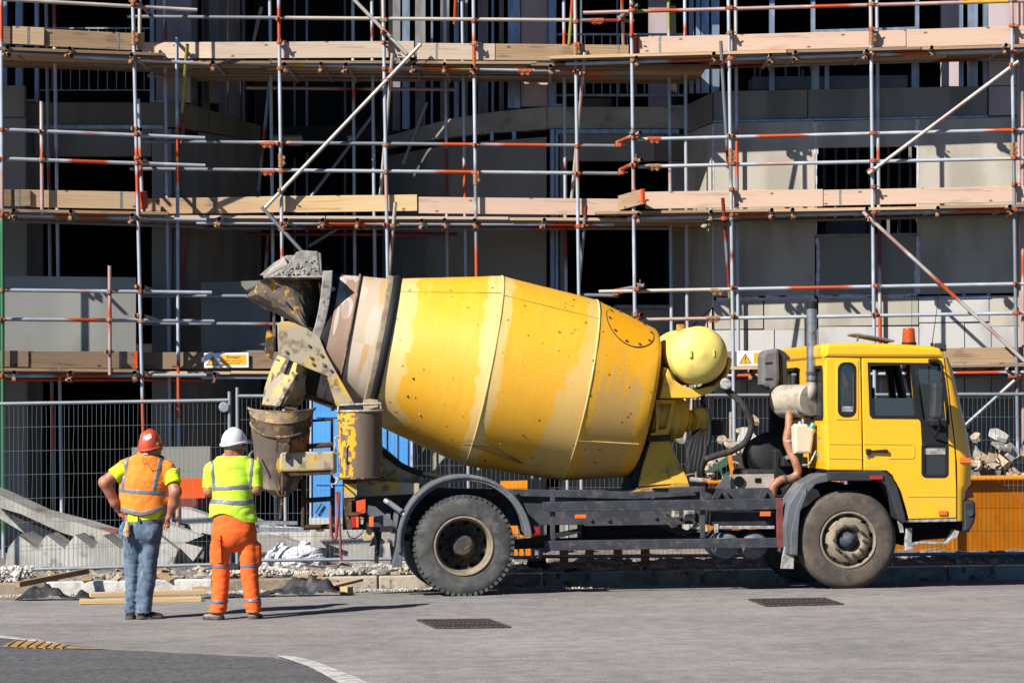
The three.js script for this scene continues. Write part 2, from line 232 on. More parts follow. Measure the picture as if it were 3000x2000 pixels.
  M.silver = std({ map: mottled([196, 194, 190], [150, 146, 140], { f: 9, s: 151, m: 0.3, fine: 14, size: 128 }), roughness: 0.55, metalness: 0.3 });
  M.lampOrange = phy({ color: 0xf0701c, roughness: 0.25, clearcoat: 0.6 });
  M.lampRed = phy({ color: 0xb8201c, roughness: 0.25, clearcoat: 0.6 });
  M.lampClear = phy({ color: 0xb8b4b0, roughness: 0.3, clearcoat: 0.6 });
  M.beacon = phy({ color: 0xff7a12, roughness: 0.15, transmission: 0.6, thickness: 0, clearcoat: 0.5 });
  M.glass = phy({ color: 0xffffff, roughness: 0.02, transmission: 1, thickness: 0, ior: 1.45 });
  M.tint = phy({ color: 0x6c747a, roughness: 0.04, transmission: 0.85, thickness: 0, ior: 1.45 });
  M.redPrimer = std({ map: mottled([132, 66, 60], [112, 56, 52], { f: 6, s: 153, m: 0.4, size: 128 }), roughness: 0.75 });
  // the rest
  M.skip = std({ map: mottled([232, 142, 12], [224, 132, 10], { f: 5, s: 155, m: 1.2, fine: 6, grime: [200, 122, 26], g: [0.55, 0.95] }), roughness: 0.6 });
  M.blue = std({ map: mottled([84, 162, 232], [74, 150, 222], { f: 4, s: 157, m: 1.4, fine: 4, grime: [90, 140, 190], g: [0.6, 0.85] }), roughness: 0.5 });
  M.sheetBlack = std({ map: mottled([34, 36, 40], [46, 47, 50], { f: 6, s: 159, m: 0.6, fine: 6, grime: [110, 104, 98], g: [0.62, 0.85] }), roughness: 0.68 });
  M.bag = std({ map: mottled([226, 226, 232], [204, 206, 216], { f: 8, s: 161, m: 0.5, fine: 8 }), roughness: 0.75 });
  M.plaster = std({ map: mottled([190, 174, 154], [160, 142, 122], { f: 6, s: 163, m: 0.4, fine: 14 }), roughness: 0.95 });
  M.slate = std({ map: mottled([156, 152, 150], [128, 124, 122], { f: 6, s: 165, m: 0.4, fine: 14 }), roughness: 0.9 });
  M.iron = std({ map: mottled([84, 80, 76], [62, 58, 55], { f: 12, s: 167, m: 0.3, fine: 14, size: 128 }), roughness: 0.75, metalness: 0.2 });
  M.ochre = std({ map: mottled([178, 146, 96], [156, 124, 78], { f: 12, s: 169, m: 0.4, fine: 20 }), roughness: 0.95 });
  M.mesh = std({ color: 0xee5a1c, roughness: 0.8 });
  for (const [k, f] of [['cab', 1.14], ['paleYellow', 1.12], ['mixYellow', 1.12], ['oldYellow', 1.08]]) M[k].color.multiplyScalar(f);
}

// children that were built in world coordinates keep their places while the group moves to the thing's base
function rebase(g, pos) { for (const c of g.children) c.position.sub(pos); g.position.copy(pos); return g; }

// ---------------------------------------------------------------- ground, road, kerb
const kerbZ = (x) => 28.35 + (x + 6) * 0.045 + (x < -1 ? (x + 1) * 0.03 : 0);
const KERB_TOP = 0.035;
{
  // the road: one sheet with its camber down to the gutter
  const xs = [], nx = 60; for (let i = 0; i <= nx; i++) xs.push(-9 + 18 * i / nx);
  xs.unshift(-220, -60, -20); xs.push(20, 60, 220);
  const row = (x) => { const k = kerbZ(Math.max(-9, Math.min(9, x))) + 0.02; return [-160, -40, -8, 4, 12, 16, 20, 22, 24, 26, 27, k - 0.8, k - 0.3, k]; };
  const pos = [], idx = [], uv = []; const R = rng(5);
  xs.forEach((x) => row(x).forEach((z) => { pos.push(x, groundY(z) + (z > 10 && z < 27 ? (R() - 0.5) * 0.006 : 0), -z); uv.push(x, -z); }));
  const n = 14; for (let i = 0; i < xs.length - 1; i++) for (let j = 0; j < n - 1; j++) { const a = i * n + j, b = a + n; idx.push(a, b, a + 1, b, b + 1, a + 1); }
  const g = new THREE.BufferGeometry(); g.setAttribute('position', new THREE.Float32BufferAttribute(pos, 3)); g.setAttribute('uv', new THREE.Float32BufferAttribute(uv, 2)); g.setIndex(idx); g.computeVertexNormals();
  top('road', g, M.asphalt, 'worn grey asphalt road crossing the foreground', 'road', null, 'structure');
  // the site ground behind the kerb, rough
  const R2 = rng(8), p2 = [], i2 = [], u2 = [], sx = [-200, -60, -20]; for (let i = 0; i <= 130; i++) sx.push(-9 + 18 * i / 130); sx.push(20, 60, 200);
  const off = [0.12, 0.22, 0.34, 0.46, 0.6, 0.8, 1.0, 1.3, 1.6, 2, 2.6, 3.4, 5, 9, 40, 170];
  sx.forEach((x) => off.forEach((o) => { const k = kerbZ(Math.max(-9, Math.min(9, x))); const z = k + o; const h = o < 0.2 ? 0 : (fb(x * 0.35, z * 0.35, 4096, 4096, 3, 7) - 0.5) * 0.16 + R2() * 0.03; p2.push(x, KERB_TOP + (o > 6 ? 0.02 : Math.max(-0.02, h) + Math.min(0.03, o * 0.03)), -z); u2.push(x, -z); }));
  const m2 = off.length; for (let i = 0; i < sx.length - 1; i++) for (let j = 0; j < m2 - 1; j++) { const a = i * m2 + j, b = a + m2; i2.push(a, b, a + 1, b, b + 1, a + 1); }
  const g2 = new THREE.BufferGeometry(); g2.setAttribute('position', new THREE.Float32BufferAttribute(p2, 3)); g2.setAttribute('uv', new THREE.Float32BufferAttribute(u2, 2)); g2.setIndex(i2); g2.computeVertexNormals();
  top('site_ground', g2, M.dirt, 'stony bare site ground between the kerb and the building', 'ground', null, 'structure');
  // kerb stones, each a piece of its own
  const kerb = new THREE.Group(); kerb.name = 'kerb'; kerb.userData = { kind: 'structure', label: 'concrete kerb along the far edge of the road', category: 'kerb' }; scene.add(kerb);
  const geos = [0, 1, 2, 3, 4].map((i) => { const g = rbox(0.905, 0.3, 0.14, 0.02, 0, 0, 0, 0, 0, 0, 1), u = g.attributes.uv; for (let k = 0; k < u.count; k++) u.setXY(k, u.getX(k) + i * 0.37, u.getY(k) + i * 0.21); return g; }), R3 = rng(21);
  for (let i = 0; i < 22; i++) {
    const x = -9.3 + i * 0.915, z = kerbZ(x) + 0.07, ang = Math.atan(0.045 + (x < -1 ? 0.03 : 0));
    const mat = x > -5.0 && x < -3.4 ? M.kerbWhite : x < -5 || (x > -3.4 && x < -2.5) ? M.kerbBrown : [M.kerb, M.kerb, M.kerbBrown][Math.floor(R3() * 3)];
    const k = part('kerb_stone', geos[(i * 3) % 5], mat, kerb); k.position.set(x, KERB_TOP - 0.15 + (R3() - 0.5) * 0.015, -z); k.rotation.set((R3() - 0.5) * 0.05, ang, (R3() - 0.5) * 0.012);
  }
  // newer dark asphalt at the front left and the white line along it
  const G = (x, y, h = 0.004) => onY(x, y, h);
  const edge = [[-260, 1852], [0, 1866], [120, 1880], [240, 1893], [330, 1902], [520, 1913], [700, 1920], [800, 1926], [870, 1940], [930, 1962], [990, 1990], [1030, 2020], [1080, 2070]];
  const sheet = (a, b) => { const pos = [], uv = [], idx = []; a.forEach((p, i) => { for (const q of [p, b[i]]) { pos.push(q.x, q.y, q.z); uv.push(q.x, q.z); } if (i) { const k = 2 * i; idx.push(k - 2, k - 1, k, k, k - 1, k + 1); } }); const g = new THREE.BufferGeometry(); g.setAttribute('position', new THREE.Float32BufferAttribute(pos, 3)); g.setAttribute('uv', new THREE.Float32BufferAttribute(uv, 2)); g.setIndex(idx); g.computeVertexNormals(); if (g.attributes.normal.getY(0) < 0) { g.setIndex(idx.map((_, i) => idx[i - i % 3 + [0, 2, 1][i % 3]])); g.computeVertexNormals(); } return g; };
  const fine = []; const Re = rng(31); for (let i = 0; i < edge.length - 1; i++) for (let k = 0; k < 6; k++) fine.push([edge[i][0] + (edge[i + 1][0] - edge[i][0]) * k / 6, edge[i][1] + (edge[i + 1][1] - edge[i][1]) * k / 6 + (Re() - 0.5) * 3]);
  top('asphalt_patch', sheet(fine.map(([x, y]) => G(x, y, 0.006)), fine.map(([x, y]) => { const p = G(x, y, 0.006); return V(p.x - 1.5, 0.006, p.z + 14); })), M.asphaltNew, 'darker newer asphalt patch at the lower left', 'asphalt', null, 'structure');
  const l1 = [[812, 1918], [860, 1922], [905, 1932], [950, 1946], [990, 1963], [1040, 1982], [1085, 2003], [1160, 2045], [1230, 2090]], l2 = [[812, 1921], [850, 1933], [900, 1950], [940, 1970], [975, 1990], [1000, 2004], [1020, 2020], [1060, 2060], [1100, 2110]];
  top('road_line', sheet(l1.map(([x, y]) => G(x, y, 0.011)), l2.map(([x, y]) => G(x, y, 0.011))), M.whiteLine, 'curved worn white line painted on the road at the bottom', 'road line', null, 'structure');
  const m1 = [[-150, 1846], [0, 1860], [60, 1867], [110, 1873], [150, 1880], [190, 1888]], m2b = [[-150, 1856], [0, 1868], [60, 1874], [110, 1880], [150, 1884], [190, 1889]];
  top('road_line', sheet(m1.map(([x, y]) => G(x, y, 0.011)), m2b.map(([x, y]) => G(x, y, 0.011))), M.whiteLine, 'thin pale line along the edge of the ribbed ochre strip', 'road line', null, 'structure');
  // ochre ribbed strip
  const rum = thing('ribbed_strip', 'ochre ribbed paving strip let into the road at the lower left', 'paving strip');
  const o1 = [[10, 1890], [40, 1876], [110, 1877], [150, 1884], [200, 1892], [260, 1897], [300, 1899]], o2 = [[5, 1894], [40, 1895], [110, 1897], [150, 1898], [200, 1899], [260, 1900], [300, 1900.5]];
  part('slab', sheet(o1.map(([x, y]) => G(x, y, 0.012)), o2.map(([x, y]) => G(x, y, 0.012))), M.ochre, rum);
  for (const [x, y, x2, y2] of [[18, 1894, 48, 1877], [46, 1895, 76, 1877], [73, 1896, 108, 1878], [100, 1897, 130, 1881], [128, 1898, 150, 1885], [152, 1898.5, 174, 1888], [178, 1899, 198, 1892]]) part('rib', rod(G(x, y, 0.012), G(x2, y2, 0.006), 0.013, 6), M.ochre, rum);
  rebase(rum, G(120, 1890, 0));
  // two gully gratings with bars
  for (const [q, label] of [[[[1222, 1817], [1430, 1815], [1495, 1838], [1278, 1841]], 'rusty iron gully grating in the road right of the shadow tips'], [[[2195, 1757], [2415, 1753], [2472, 1771], [2246, 1776]], 'rusty iron gully grating in the road below the front wheel']]) {
    const c = q.map(([x, y]) => onY(x, y, 0.002)), g = thing('gully_grating', label, 'grating'), fr = [], cen = c[0].clone().add(c[2]).multiplyScalar(0.5);
    part('pit', solid(c.map((p) => p.clone().setY(0.004)), V(0, -0.001, 0)), M.black, g);
    for (let i = 0; i < 4; i++) { const a = c[i], b = c[(i + 1) % 4]; fr.push(rod(a.clone().setY(0.008), b.clone().setY(0.006), 0.009, 6)); }
    part('frame', uvBox(merge(fr)), M.iron, g);
    for (let i = 1; i < 15; i++) { const t = i / 15; part('bar', rod(c[0].clone().lerp(c[1], t).setY(0.006), c[3].clone().lerp(c[2], t).setY(0.006), 0.0055, 5), M.iron, g); }
    for (let i = 1; i < 3; i++) part('cross_bar', rod(c[0].clone().lerp(c[3], i / 4).setY(0.003), c[1].clone().lerp(c[2], i / 4).setY(0.004), 0.005, 5), M.iron, g);
    rebase(g, cen.setY(0));
  }
}

// ---------------------------------------------------------------- the building
const B = thing('building_shell', 'unfinished concrete and board building shell behind the scaffold', 'building');
function wall(name, mat, x0, t0, b0, z0, x1, t1, b1, z1, th = 0.12, label) { return part(name, prism(P(x0, t0, z0), P(x1, t1, z1), P(x1, b1, z1), P(x0, b0, z0), V(0, 0, -th)), mat, B, label); }
const wz = (x) => 34.34 - (x - 2090) / 910 * 0.57;      // the right wall comes nearer to the right
{
  const W = (name, mat, x0, x1, t0, t1, b0, b1, d = 0, th = 0.12, l) => wall(name, mat, x0, t0, b0, wz(x0) + d, x1, t1, b1, wz(x1) + d, th, l);
  // right wall: spandrel, sheets, window surround
  W('wall_panel', M.boardDark, 2092, 2366, 268, 262, 353, 346); W('wall_panel', M.boardDark, 2369, 2893, 262, 252, 346, 338, -0.01);
  W('wall_panel', M.boardPink, 2898, 3260, -60, -70, 250, 245); W('wall_panel', M.boardPink, 2898, 3260, 253, 248, 338, 330, 0.02);
  const angle = (x0, x1, y0, y1) => W('steel_angle', M.stud, x0, x1, y0, y1, y0 + 5, y1 + 5, -0.03, 0.05);
  angle(2090, 2896, 353, 338);
  W('wall_panel', M.boardCream, 2092, 2388, 360, 354, 868, 864); W('wall_panel', M.boardCream, 2393, 2684, 355, 349, 432, 427); W('wall_panel', M.boardCream, 2690, 3260, 349, 340, 862, 852);
  W('wall_panel', M.boardGrey, 2396, 2684, 694, 690, 866, 862); W('window_sill', M.studGrey, 2394, 2690, 686, 682, 694, 690, -0.06, 0.2);
  for (const [x, y0, y1, w] of [[2390, 358, 450, 5], [2688, 350, 430, 5], [2397, 696, 866, 4], [2690, 690, 858, 6], [2690, 430, 690, 2], [2392, 430, 690, 2]]) {
    const R = rng(x + y0), seg = Math.ceil((y1 - y0) / 22);   // ragged joint filler
    for (let i = 0; i < seg; i++) { const ya = y0 + (y1 - y0) * i / seg, yb = y0 + (y1 - y0) * (i + 1) / seg, ww = w * (0.6 + R() * 0.9), o = (R() - 0.5) * w * 0.7; W('joint_filler', M.filler, x - ww + o, x + ww + o, ya, ya, yb + 0.5, yb + 0.5, -0.004, 0.01); }
  }
  for (const [x0, x1, y0, y1, w] of [[2100, 2386, 876, 870, 5], [2396, 2688, 868, 864, 4]]) { const R = rng(x0), seg = 14; for (let i = 0; i < seg; i++) { const a = x0 + (x1 - x0) * i / seg, b = x0 + (x1 - x0) * (i + 1) / seg, y = y0 + (y1 - y0) * i / seg, o = (R() - 0.5) * 4, h = w * (0.5 + R()); W('joint_filler', M.filler, a, b + 0.5, y - h + o, y - h + o, y + h + o, y + h + o, -0.004, 0.01); } }
  // lower sheets
  W('wall_panel', M.boardCream, 2092, 2236, 880, 877, 964, 962); W('wall_panel', M.boardCream, 2240, 2394, 877, 874, 966, 963); W('wall_panel', M.boardCream, 2399, 2691, 873, 868, 955, 951); W('wall_panel', M.boardPale, 2694, 2898, 876, 872, 944, 941); W('wall_panel', M.boardCream, 2901, 3260, 866, 862, 955, 950);
  for (const [a, b, y] of [[2092, 2188, 967], [2191, 2268, 967], [2271, 2396, 966], [2399, 2692, 957], [2695, 2826, 947], [2829, 2904, 947], [2907, 3260, 956]]) W('wall_panel', M.boardPale, a, b, y, y - 1, 1168, 1166);
  W('wall_panel', M.boardGrey, 2030, 3260, 1170, 1160, 1720, 1720, 0.25);
  // slot window with a steel frame
  W('window_frame', M.stud, 2692, 2904, 868, 864, 876, 872, -0.02, 0.1); W('window_post', M.stud, 2820, 2830, 859, 858, 870, 869, -0.02, 0.08); W('window_post', M.stud, 2894, 2903, 857, 857, 868, 867, -0.02, 0.08);
  // corner bead and the return wall that runs back from the corner
  W('corner_bead', M.filler, 2087, 2092, 362, 362, 900, 900, -0.006, 0.03);
  wall('return_wall', M.boardGrey, 2004, 312, 392, 35.45, 2088, 270, 358, 34.36, 0.1); wall('return_wall', M.boardCream, 2000, 396, 980, 35.45, 2086, 362, 900, 34.37, 0.1); wall('return_wall', M.boardCream, 2000, 984, 1720, 35.45, 2086, 904, 1720, 34.37, 0.1);
  // upper storey on the right: steel studs before a dark room
  for (const [x0, x1, yb] of [[2255, 2270, 268], [2377, 2389, 264], [2684, 2694, 255], [2813, 2823, 252], [2838, 2866, 252], [2883, 2895, 250]]) W('steel_stud', M.stud, x0, x1, -300, -300, yb + 2, yb + 2, 0.02, 0.07);
  for (const [x0, x1] of [[2380, 2401], [2417, 2430], [2672, 2694], [2812, 2824]]) W('steel_stud', M.stud, x0, x1, 165, 165, 268, 266, 0.0, 0.05);
  W('steel_rail', M.stud, 2389, 2684, 87, 78, 94, 86, 0.02, 0.06); W('wall_lining', M.boardPink, 2760, 2812, -300, -300, 252, 252, 0.5, 0.1);
  W('board_stack', M.boardDark, 2205, 2660, 224, 220, 262, 256, 1.2, 0.6);
  for (const [x0, x1] of [[2020, 2033], [2040, 2052], [2056, 2078], [2085, 2108]]) W('steel_stud', M.stud, x0, x1, -300, -300, x0 < 2080 ? 272 : 276, x0 < 2080 ? 272 : 276, 0.5 - (x0 - 2020) * 0.004, 0.08);
  W('lintel', M.boardCream, 2060, 3260, -420, -420, -302, -302);
  for (const [x, y] of [[2210, 215], [2225, 210], [2300, 205], [2340, 205], [2350, 222]]) W('steel_stud', M.studGrey, x, x + 5, y - 20, y - 20, y + 20, y + 20, 2.4, 0.03);
  for (const x of [2412, 2446, 2478, 2510, 2546, 2600, 2632, 2664]) W('steel_stud', M.studGrey, x, x + 8, 425, 422, 700, 696, 2.6 + (x % 5) * 0.1, 0.04); W('plasterboard_stack', M.boardDark, 2420, 2540, 640, 637, 700, 697, 1.6, 0.5);
  // middle right bay
  const z = 35.4, N = (name, mat, x0, x1, t, b, d = 0, th = 0.14) => wall(name, mat, x0, t, b, z + d, x1, t, b, z + d, th);
  N('beam', M.concrete, 1602, 2016, 313, 376); N('steel_lintel', M.stud, 1628, 1990, 378, 391, -0.02); N('wall_panel', M.boardGrey, 1662, 1918, 393, 470); N('wall_panel', M.boardOlive, 1920, 2008, 393, 470);
  N('wall_panel', M.boardGrey, 1962, 2040, 472, 1720); N('steel_jamb', M.stud, 1612, 1624, 378, 900, -0.03); N('steel_jamb', M.stud, 1627, 1636, 392, 900, 0.0); N('steel_jamb', M.studGrey, 1640, 1662, 392, 900, 0.1);
  N('window_sill', M.studGrey, 1800, 1966, 893, 904, -0.08, 0.25); N('wall_panel', M.boardGrey, 1640, 1964, 906, 1720);
  N('wall_lining', M.boardPink, 1526, 1604, -300, 312, 0.05); N('steel_jamb', M.stud, 1488, 1524, -300, 316); N('steel_jamb', M.stud, 1606, 1630, -300, 312);
  N('lintel', M.boardGrey, 1602, 2016, -420, -302);
  N('wall_lining', M.boardPink, 1900, 1958, -300, 312, 1.2); N('steel_stud', M.stud, 1806, 1811, -300, 312, 1.4, 0.05); N('steel_stud', M.stud, 1700, 1705, -300, 312, 1.4, 0.05);
  // balustrade in the opening
  N('handrail', M.galv, 1630, 2010, 97, 103, 0.3, 0.04); N('handrail', M.galv, 1630, 2010, 275, 282, 0.3, 0.04);
  for (let x = 1712; x < 2000; x += 25) N('baluster', M.galv, x, x + 3, 103, 275, 0.31, 0.02);
  N('window_frame', M.stud, 1612, 1648, 304, 312, -0.02); N('window_frame', M.stud, 1968, 2006, 308, 315, -0.02); N('hedge_view', M.leafDark ?? M.boardOlive, 1706, 1792, 287, 312, 1.6);
  // bowed concrete band of the recess, in short lengths
  const bow = [[1120, 402, 436, 37.3], [1180, 386, 424, 36.7], [1250, 366, 411, 36.2], [1320, 348, 400, 35.85], [1390, 336, 393, 35.65], [1460, 326, 387, 35.5], [1530, 319, 382, 35.42], [1601, 313, 377, 35.38]];
  for (let i = 0; i < bow.length - 1; i++) { const a = bow[i], b = bow[i + 1]; wall('bowed_beam', M.concrete, a[0], a[1], a[2], a[3], b[0], b[1], b[2], b[3], 0.3); wall('wall_panel', i > 2 ? M.boardGrey : M.boardDark, a[0], a[2] + 24, 1720, a[3] + 0.05, b[0], b[2] + 24, 1720, b[3] + 0.05, 0.12); wall('floor_edge', M.concrete, a[0], -420, -330, a[3], b[0], -420, -330, b[3], 0.3); }
  N('slot_post', M.stud, 1436, 1446, 384, 412, 0.1); N('slot_post', M.stud, 1500, 1512, 384, 410, 0.1);
  // steel studs of the bowed upper storey
  for (const [x0, x1, zz, m] of [[1130, 1138, 37.4, 0], [1150, 1172, 37.2, 1], [1178, 1200, 37, 0], [1216, 1246, 36.8, 1], [1262, 1268, 36.6, 0], [1290, 1316, 36.4, 1], [1330, 1344, 36.2, 0], [1362, 1370, 36.2, 1], [1400, 1430, 36.0, 1], [1440, 1447, 35.95, 0], [1462, 1476, 35.9, 1]]) { const yb = 386 - (x0 - 1130) * 0.17; wall('steel_stud', m ? M.studGrey : M.stud, x0, -330, yb, zz, x1, -330, yb, zz, 0.1); }
  // left part: straight band that bends away into the recess, studs, walls and dark openings
  const lz = 34.7, Lw = (name, mat, x0, x1, t, b, d = 0, th = 0.14) => wall(name, mat, x0, t, b, lz + d, x1, t, b, lz + d, th);
  Lw('wall_panel', M.boardGrey, -900, 70, 250, 342, -0.6); Lw('wall_panel', M.boardGrey, -900, 73, 345, 620, -0.6); Lw('wall_panel', M.boardGrey, -900, 77, 623, 1720, -0.6);
  Lw('wall_panel', M.boardDark, 60, 120, 300, 1720, 0.1);
  Lw('beam', M.boardOlive, 72, 520, 300, 372); Lw('steel_channel', M.galv, 72, 478, 366, 377, -0.05, 0.08); Lw('wall_panel', M.boardDark, 100, 442, 378, 457, 0.02);
  const bl = [[520, 300, 372, 34.7], [580, 312, 382, 35.0], [640, 330, 392, 35.6], [700, 350, 402, 36.4], [762, 368, 414, 37.4]];
  for (let i = 0; i < bl.length - 1; i++) { const a = bl[i], b = bl[i + 1]; wall('bowed_beam', M.boardOlive, a[0], a[1], a[2], a[3], b[0], b[1], b[2], b[3], 0.3); wall('wall_panel', M.boardDark, a[0], a[2] + (i ? 4 : 30), 1720, a[3] + 0.06, b[0], b[2] + (i ? 4 : 30), 1720, b[3] + 0.06, 0.12); wall('floor_edge', M.concrete, a[0], -420, -330, a[3], b[0], -420, -330, b[3], 0.3); }
  Lw('floor_edge', M.concrete, -900, 520, -420, -330); Lw('wall_panel', M.boardGrey, 444, 502, 378, 1720, -0.02); Lw('wall_panel', M.boardDark, 506, 524, 378, 1720, 0.05);
  for (const [x0, x1, m] of [[4, 18, 0], [44, 64, 0], [100, 111, 0], [438, 450, 0], [478, 486, 0], [556, 576, 0], [590, 612, 1], [640, 662, 0], [668, 700, 1], [708, 716, 0]]) wall('steel_stud', m ? M.studGrey : M.stud, x0, -330, 300 + Math.max(0, (x0 - 520) * 0.3), x0 > 520 ? 34.7 + (x0 - 520) * 0.01 : 34.6, x1, -330, 300 + Math.max(0, (x0 - 520) * 0.3), x0 > 520 ? 34.7 + (x1 - 520) * 0.01 : 34.6, 0.1);
  Lw('wall_lining', M.boardPink, 456, 556, -330, 300, 0.15); Lw('wall_lining', M.boardGrey, 612, 640, -330, 300, 0.7);
  Lw('window_frame', M.galv, 72, 114, 290, 297, -0.04, 0.06); Lw('window_frame', M.galv, 440, 478, 292, 300, -0.04, 0.06); Lw('handrail', M.galv, 115, 440, 80, 84, 0.4, 0.03); Lw('handrail', M.galv, 115, 440, 262, 265, 0.4, 0.03);
  for (let x = 150; x < 440; x += 27) Lw('baluster', M.galv, x, x + 2, 84, 262, 0.41, 0.02);
  // rooms: floors, side walls and a back wall close the shell so that it stays dark inside
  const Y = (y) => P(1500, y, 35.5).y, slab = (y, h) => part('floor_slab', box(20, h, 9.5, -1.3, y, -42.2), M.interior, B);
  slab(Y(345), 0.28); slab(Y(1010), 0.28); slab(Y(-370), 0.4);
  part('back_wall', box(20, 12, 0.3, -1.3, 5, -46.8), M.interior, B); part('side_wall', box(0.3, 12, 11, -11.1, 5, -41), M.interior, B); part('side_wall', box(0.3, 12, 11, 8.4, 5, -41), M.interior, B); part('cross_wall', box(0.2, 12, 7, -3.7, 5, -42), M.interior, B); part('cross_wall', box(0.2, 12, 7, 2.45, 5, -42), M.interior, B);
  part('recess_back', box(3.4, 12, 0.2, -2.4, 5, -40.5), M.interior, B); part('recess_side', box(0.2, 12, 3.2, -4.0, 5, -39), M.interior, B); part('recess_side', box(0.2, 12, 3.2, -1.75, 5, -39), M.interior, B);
  for (const [x, zz] of [[748, 38.6], [862, 39.2], [898, 38.4], [1010, 39.4]]) part('prop', rod(P(x, 1500, zz).setY(0), P(x, -300, zz), 0.024, 6), M.galv, B);
  // loose grey sheets stood on the lowest lift
  wall('cement_sheet', M.boardMid, 12, 808, 1034, 32.95, 397, 812, 1036, 33.4, 0.02); wall('cement_sheet', M.boardGrey, 588, 828, 1036, 34.25, 790, 820, 1036, 34.25, 0.02);
}
rebase(B, V(0, 0, -36));

// ---------------------------------------------------------------- the scaffold
const S = thing('scaffold', 'tube scaffold with timber decks and toe boards wrapped around the building', 'scaffolding');
{
  const zf = (x) => x < 620 ? 32.4 + (x / 620) * 0.7 : 33.5, zc = 33.6, zr = (x) => 33.35 - (x - 1850) / 1150 * 0.65;
  const IN = 1.0, r = 0.0245;
  const PAL = { g: C(182, 190, 200), s: C(134, 139, 146), p: C(192, 158, 150), o: C(206, 84, 42), r: C(140, 52, 40), w: C(204, 194, 182), n: C(58, 128, 84), l: C(160, 160, 78), y: C(226, 170, 60) };
  let seed = 1;
  // segs: [from, to, paint] measured along x (or y) in photo pixels
  const paint = (base, segs, k0, k1) => { const R = rng(seed * 31 + 7); const spots = Array.from({ length: 5 }, () => [R(), 0.004 + R() * 0.012]); return (t) => { const k = k0 + (k1 - k0) * t; for (const [a, b, c] of segs) if (k >= Math.min(a, b) && k <= Math.max(a, b)) return PAL[c]; for (const [q, w] of spots) if (Math.abs(t - q) < w) return PAL[base].map((x) => Math.min(0.8, x * 1.25)); return PAL[base]; }; };
  const bar = (name, x0, y0, z0, x1, y1, z1, base = 'g', segs = [], o = {}) => { seed++; const vert = Math.abs(y1 - y0) > Math.abs(x1 - x0); return part(name, tube(P(x0, y0, z0), P(x1, y1, z1), o.r ?? r, vert ? paint(base, segs, y0, y1) : paint(base, segs, x0, x1), { seed, seg: o.seg ?? 9, step: 0.1 }), M.tube, S); };
  // a standard: two photo points give its line, it runs from the ground to well above the picture
  const std_ = (x0, y0, x1, y1, z, base, segs, ya, yb) => { const k = (x1 - x0) / (y1 - y0), X = (y) => x0 + (y - y0) * k; const a = ya ?? -330; let b = yb; if (b === undefined) { b = 1200 + (EYE - 0.045) * F / z - 0.014 * (X(1600) - PX); } return bar('standard', X(a), a, z, X(b), b, z, base, segs); };
  // couplers: two shared shapes
  const cg = uvBox(merge([lathe([[r + 0.001, -0.026], [r + 0.012, -0.026], [r + 0.012, 0.026], [r + 0.001, 0.026]], 10), box(0.03, 0.045, 0.05, 0, 0, r + 0.02), box(0.075, 0.02, 0.022, 0, 0, -r - 0.012), rod(V(0.04, 0, r + 0.02), V(0.075, 0, r + 0.02), 0.009, 5)]));
  const cj = uvBox(merge([rod(V(-0.09, 0, 0), V(0.09, 0, 0), r + 0.009, 10), box(0.13, 0.018, 0.03, 0, -r - 0.012, 0.012), box(0.03, 0.04, 0.03, -0.035, -r - 0.015, 0.02), box(0.03, 0.04, 0.03, 0.035, -r - 0.015, 0.02)]));
  const cl = (x, y, z, old, rz = 0) => { const m = part('coupler', cg, old ? M.couplerOld : M.coupler, S); m.position.copy(P(x, y, z)); m.rotation.set(0, ((x * 7 + y * 3) % 10) * 0.16 - 0.8, rz + ROLL); };
  const sl = (x, y, z, old, rz = 0) => { const m = part('sleeve_coupler', cj, old ? M.couplerOld : M.coupler, S); m.position.copy(P(x, y, z)); m.rotation.z = rz; };

  // ---- standards, front row
  const front = [
    [2, 0, 8, 1500, zf(0), 'g', [[640, 1560, 'n'], [500, 640, 'p'], [660, 750, 'r'], [0, 130, 'o'], [1000, 1030, 'o']]],
    [-345, 0, -338, 500, zf(-340), 'g', []], [-665, 0, -658, 500, zf(-660), 'g', []],
    [388, 0, 405, 700, zf(395), 'g', [[432, 480, 'o'], [500, 575, 'o'], [1145, 1160, 'g'], [1160, 1310, 'o'], [85, 130, 'w']]],
    [816, 0, 823, 540, zc, 'g', [[15, 120, 'o'], [440, 560, 's'], [720, 760, 'o']]],
    [1122, 0, 1131, 530, zc, 'g', [[0, 90, 'w'], [505, 590, 'p']]],
    [1387, 0, 1393, 530, zc, 'g', [[98, 205, 'o'], [490, 600, 's'], [610, 720, 's'], [720, 830, 'o']]],
    [1685, 0, 1692, 534, zc, 'g', [[0, 170, 'w'], [440, 540, 'p']]],
    [1850, 0, 1856, 534, zr(1850), 'g', [[0, 60, 'w'], [60, 110, 'o'], [480, 560, 'p']]],
    [2135, 0, 2142, 534, zr(2136), 'g', [[470, 540, 's'], [730, 760, 'r']]],
    [2552, 0, 2557, 500, zr(2553), 'g', [[0, 90, 'w']]],
    [2965, 0, 2972, 500, zr(2966), 'g', [[0, 80, 'p'], [350, 640, 's'], [640, 1300, 's']]],
    [2997, 120, 2999, 1000, 33.2, 'p', [[120, 300, 's'], [740, 810, 'o'], [600, 640, 's']]],
  ];
  for (const f of front) std_(...f);
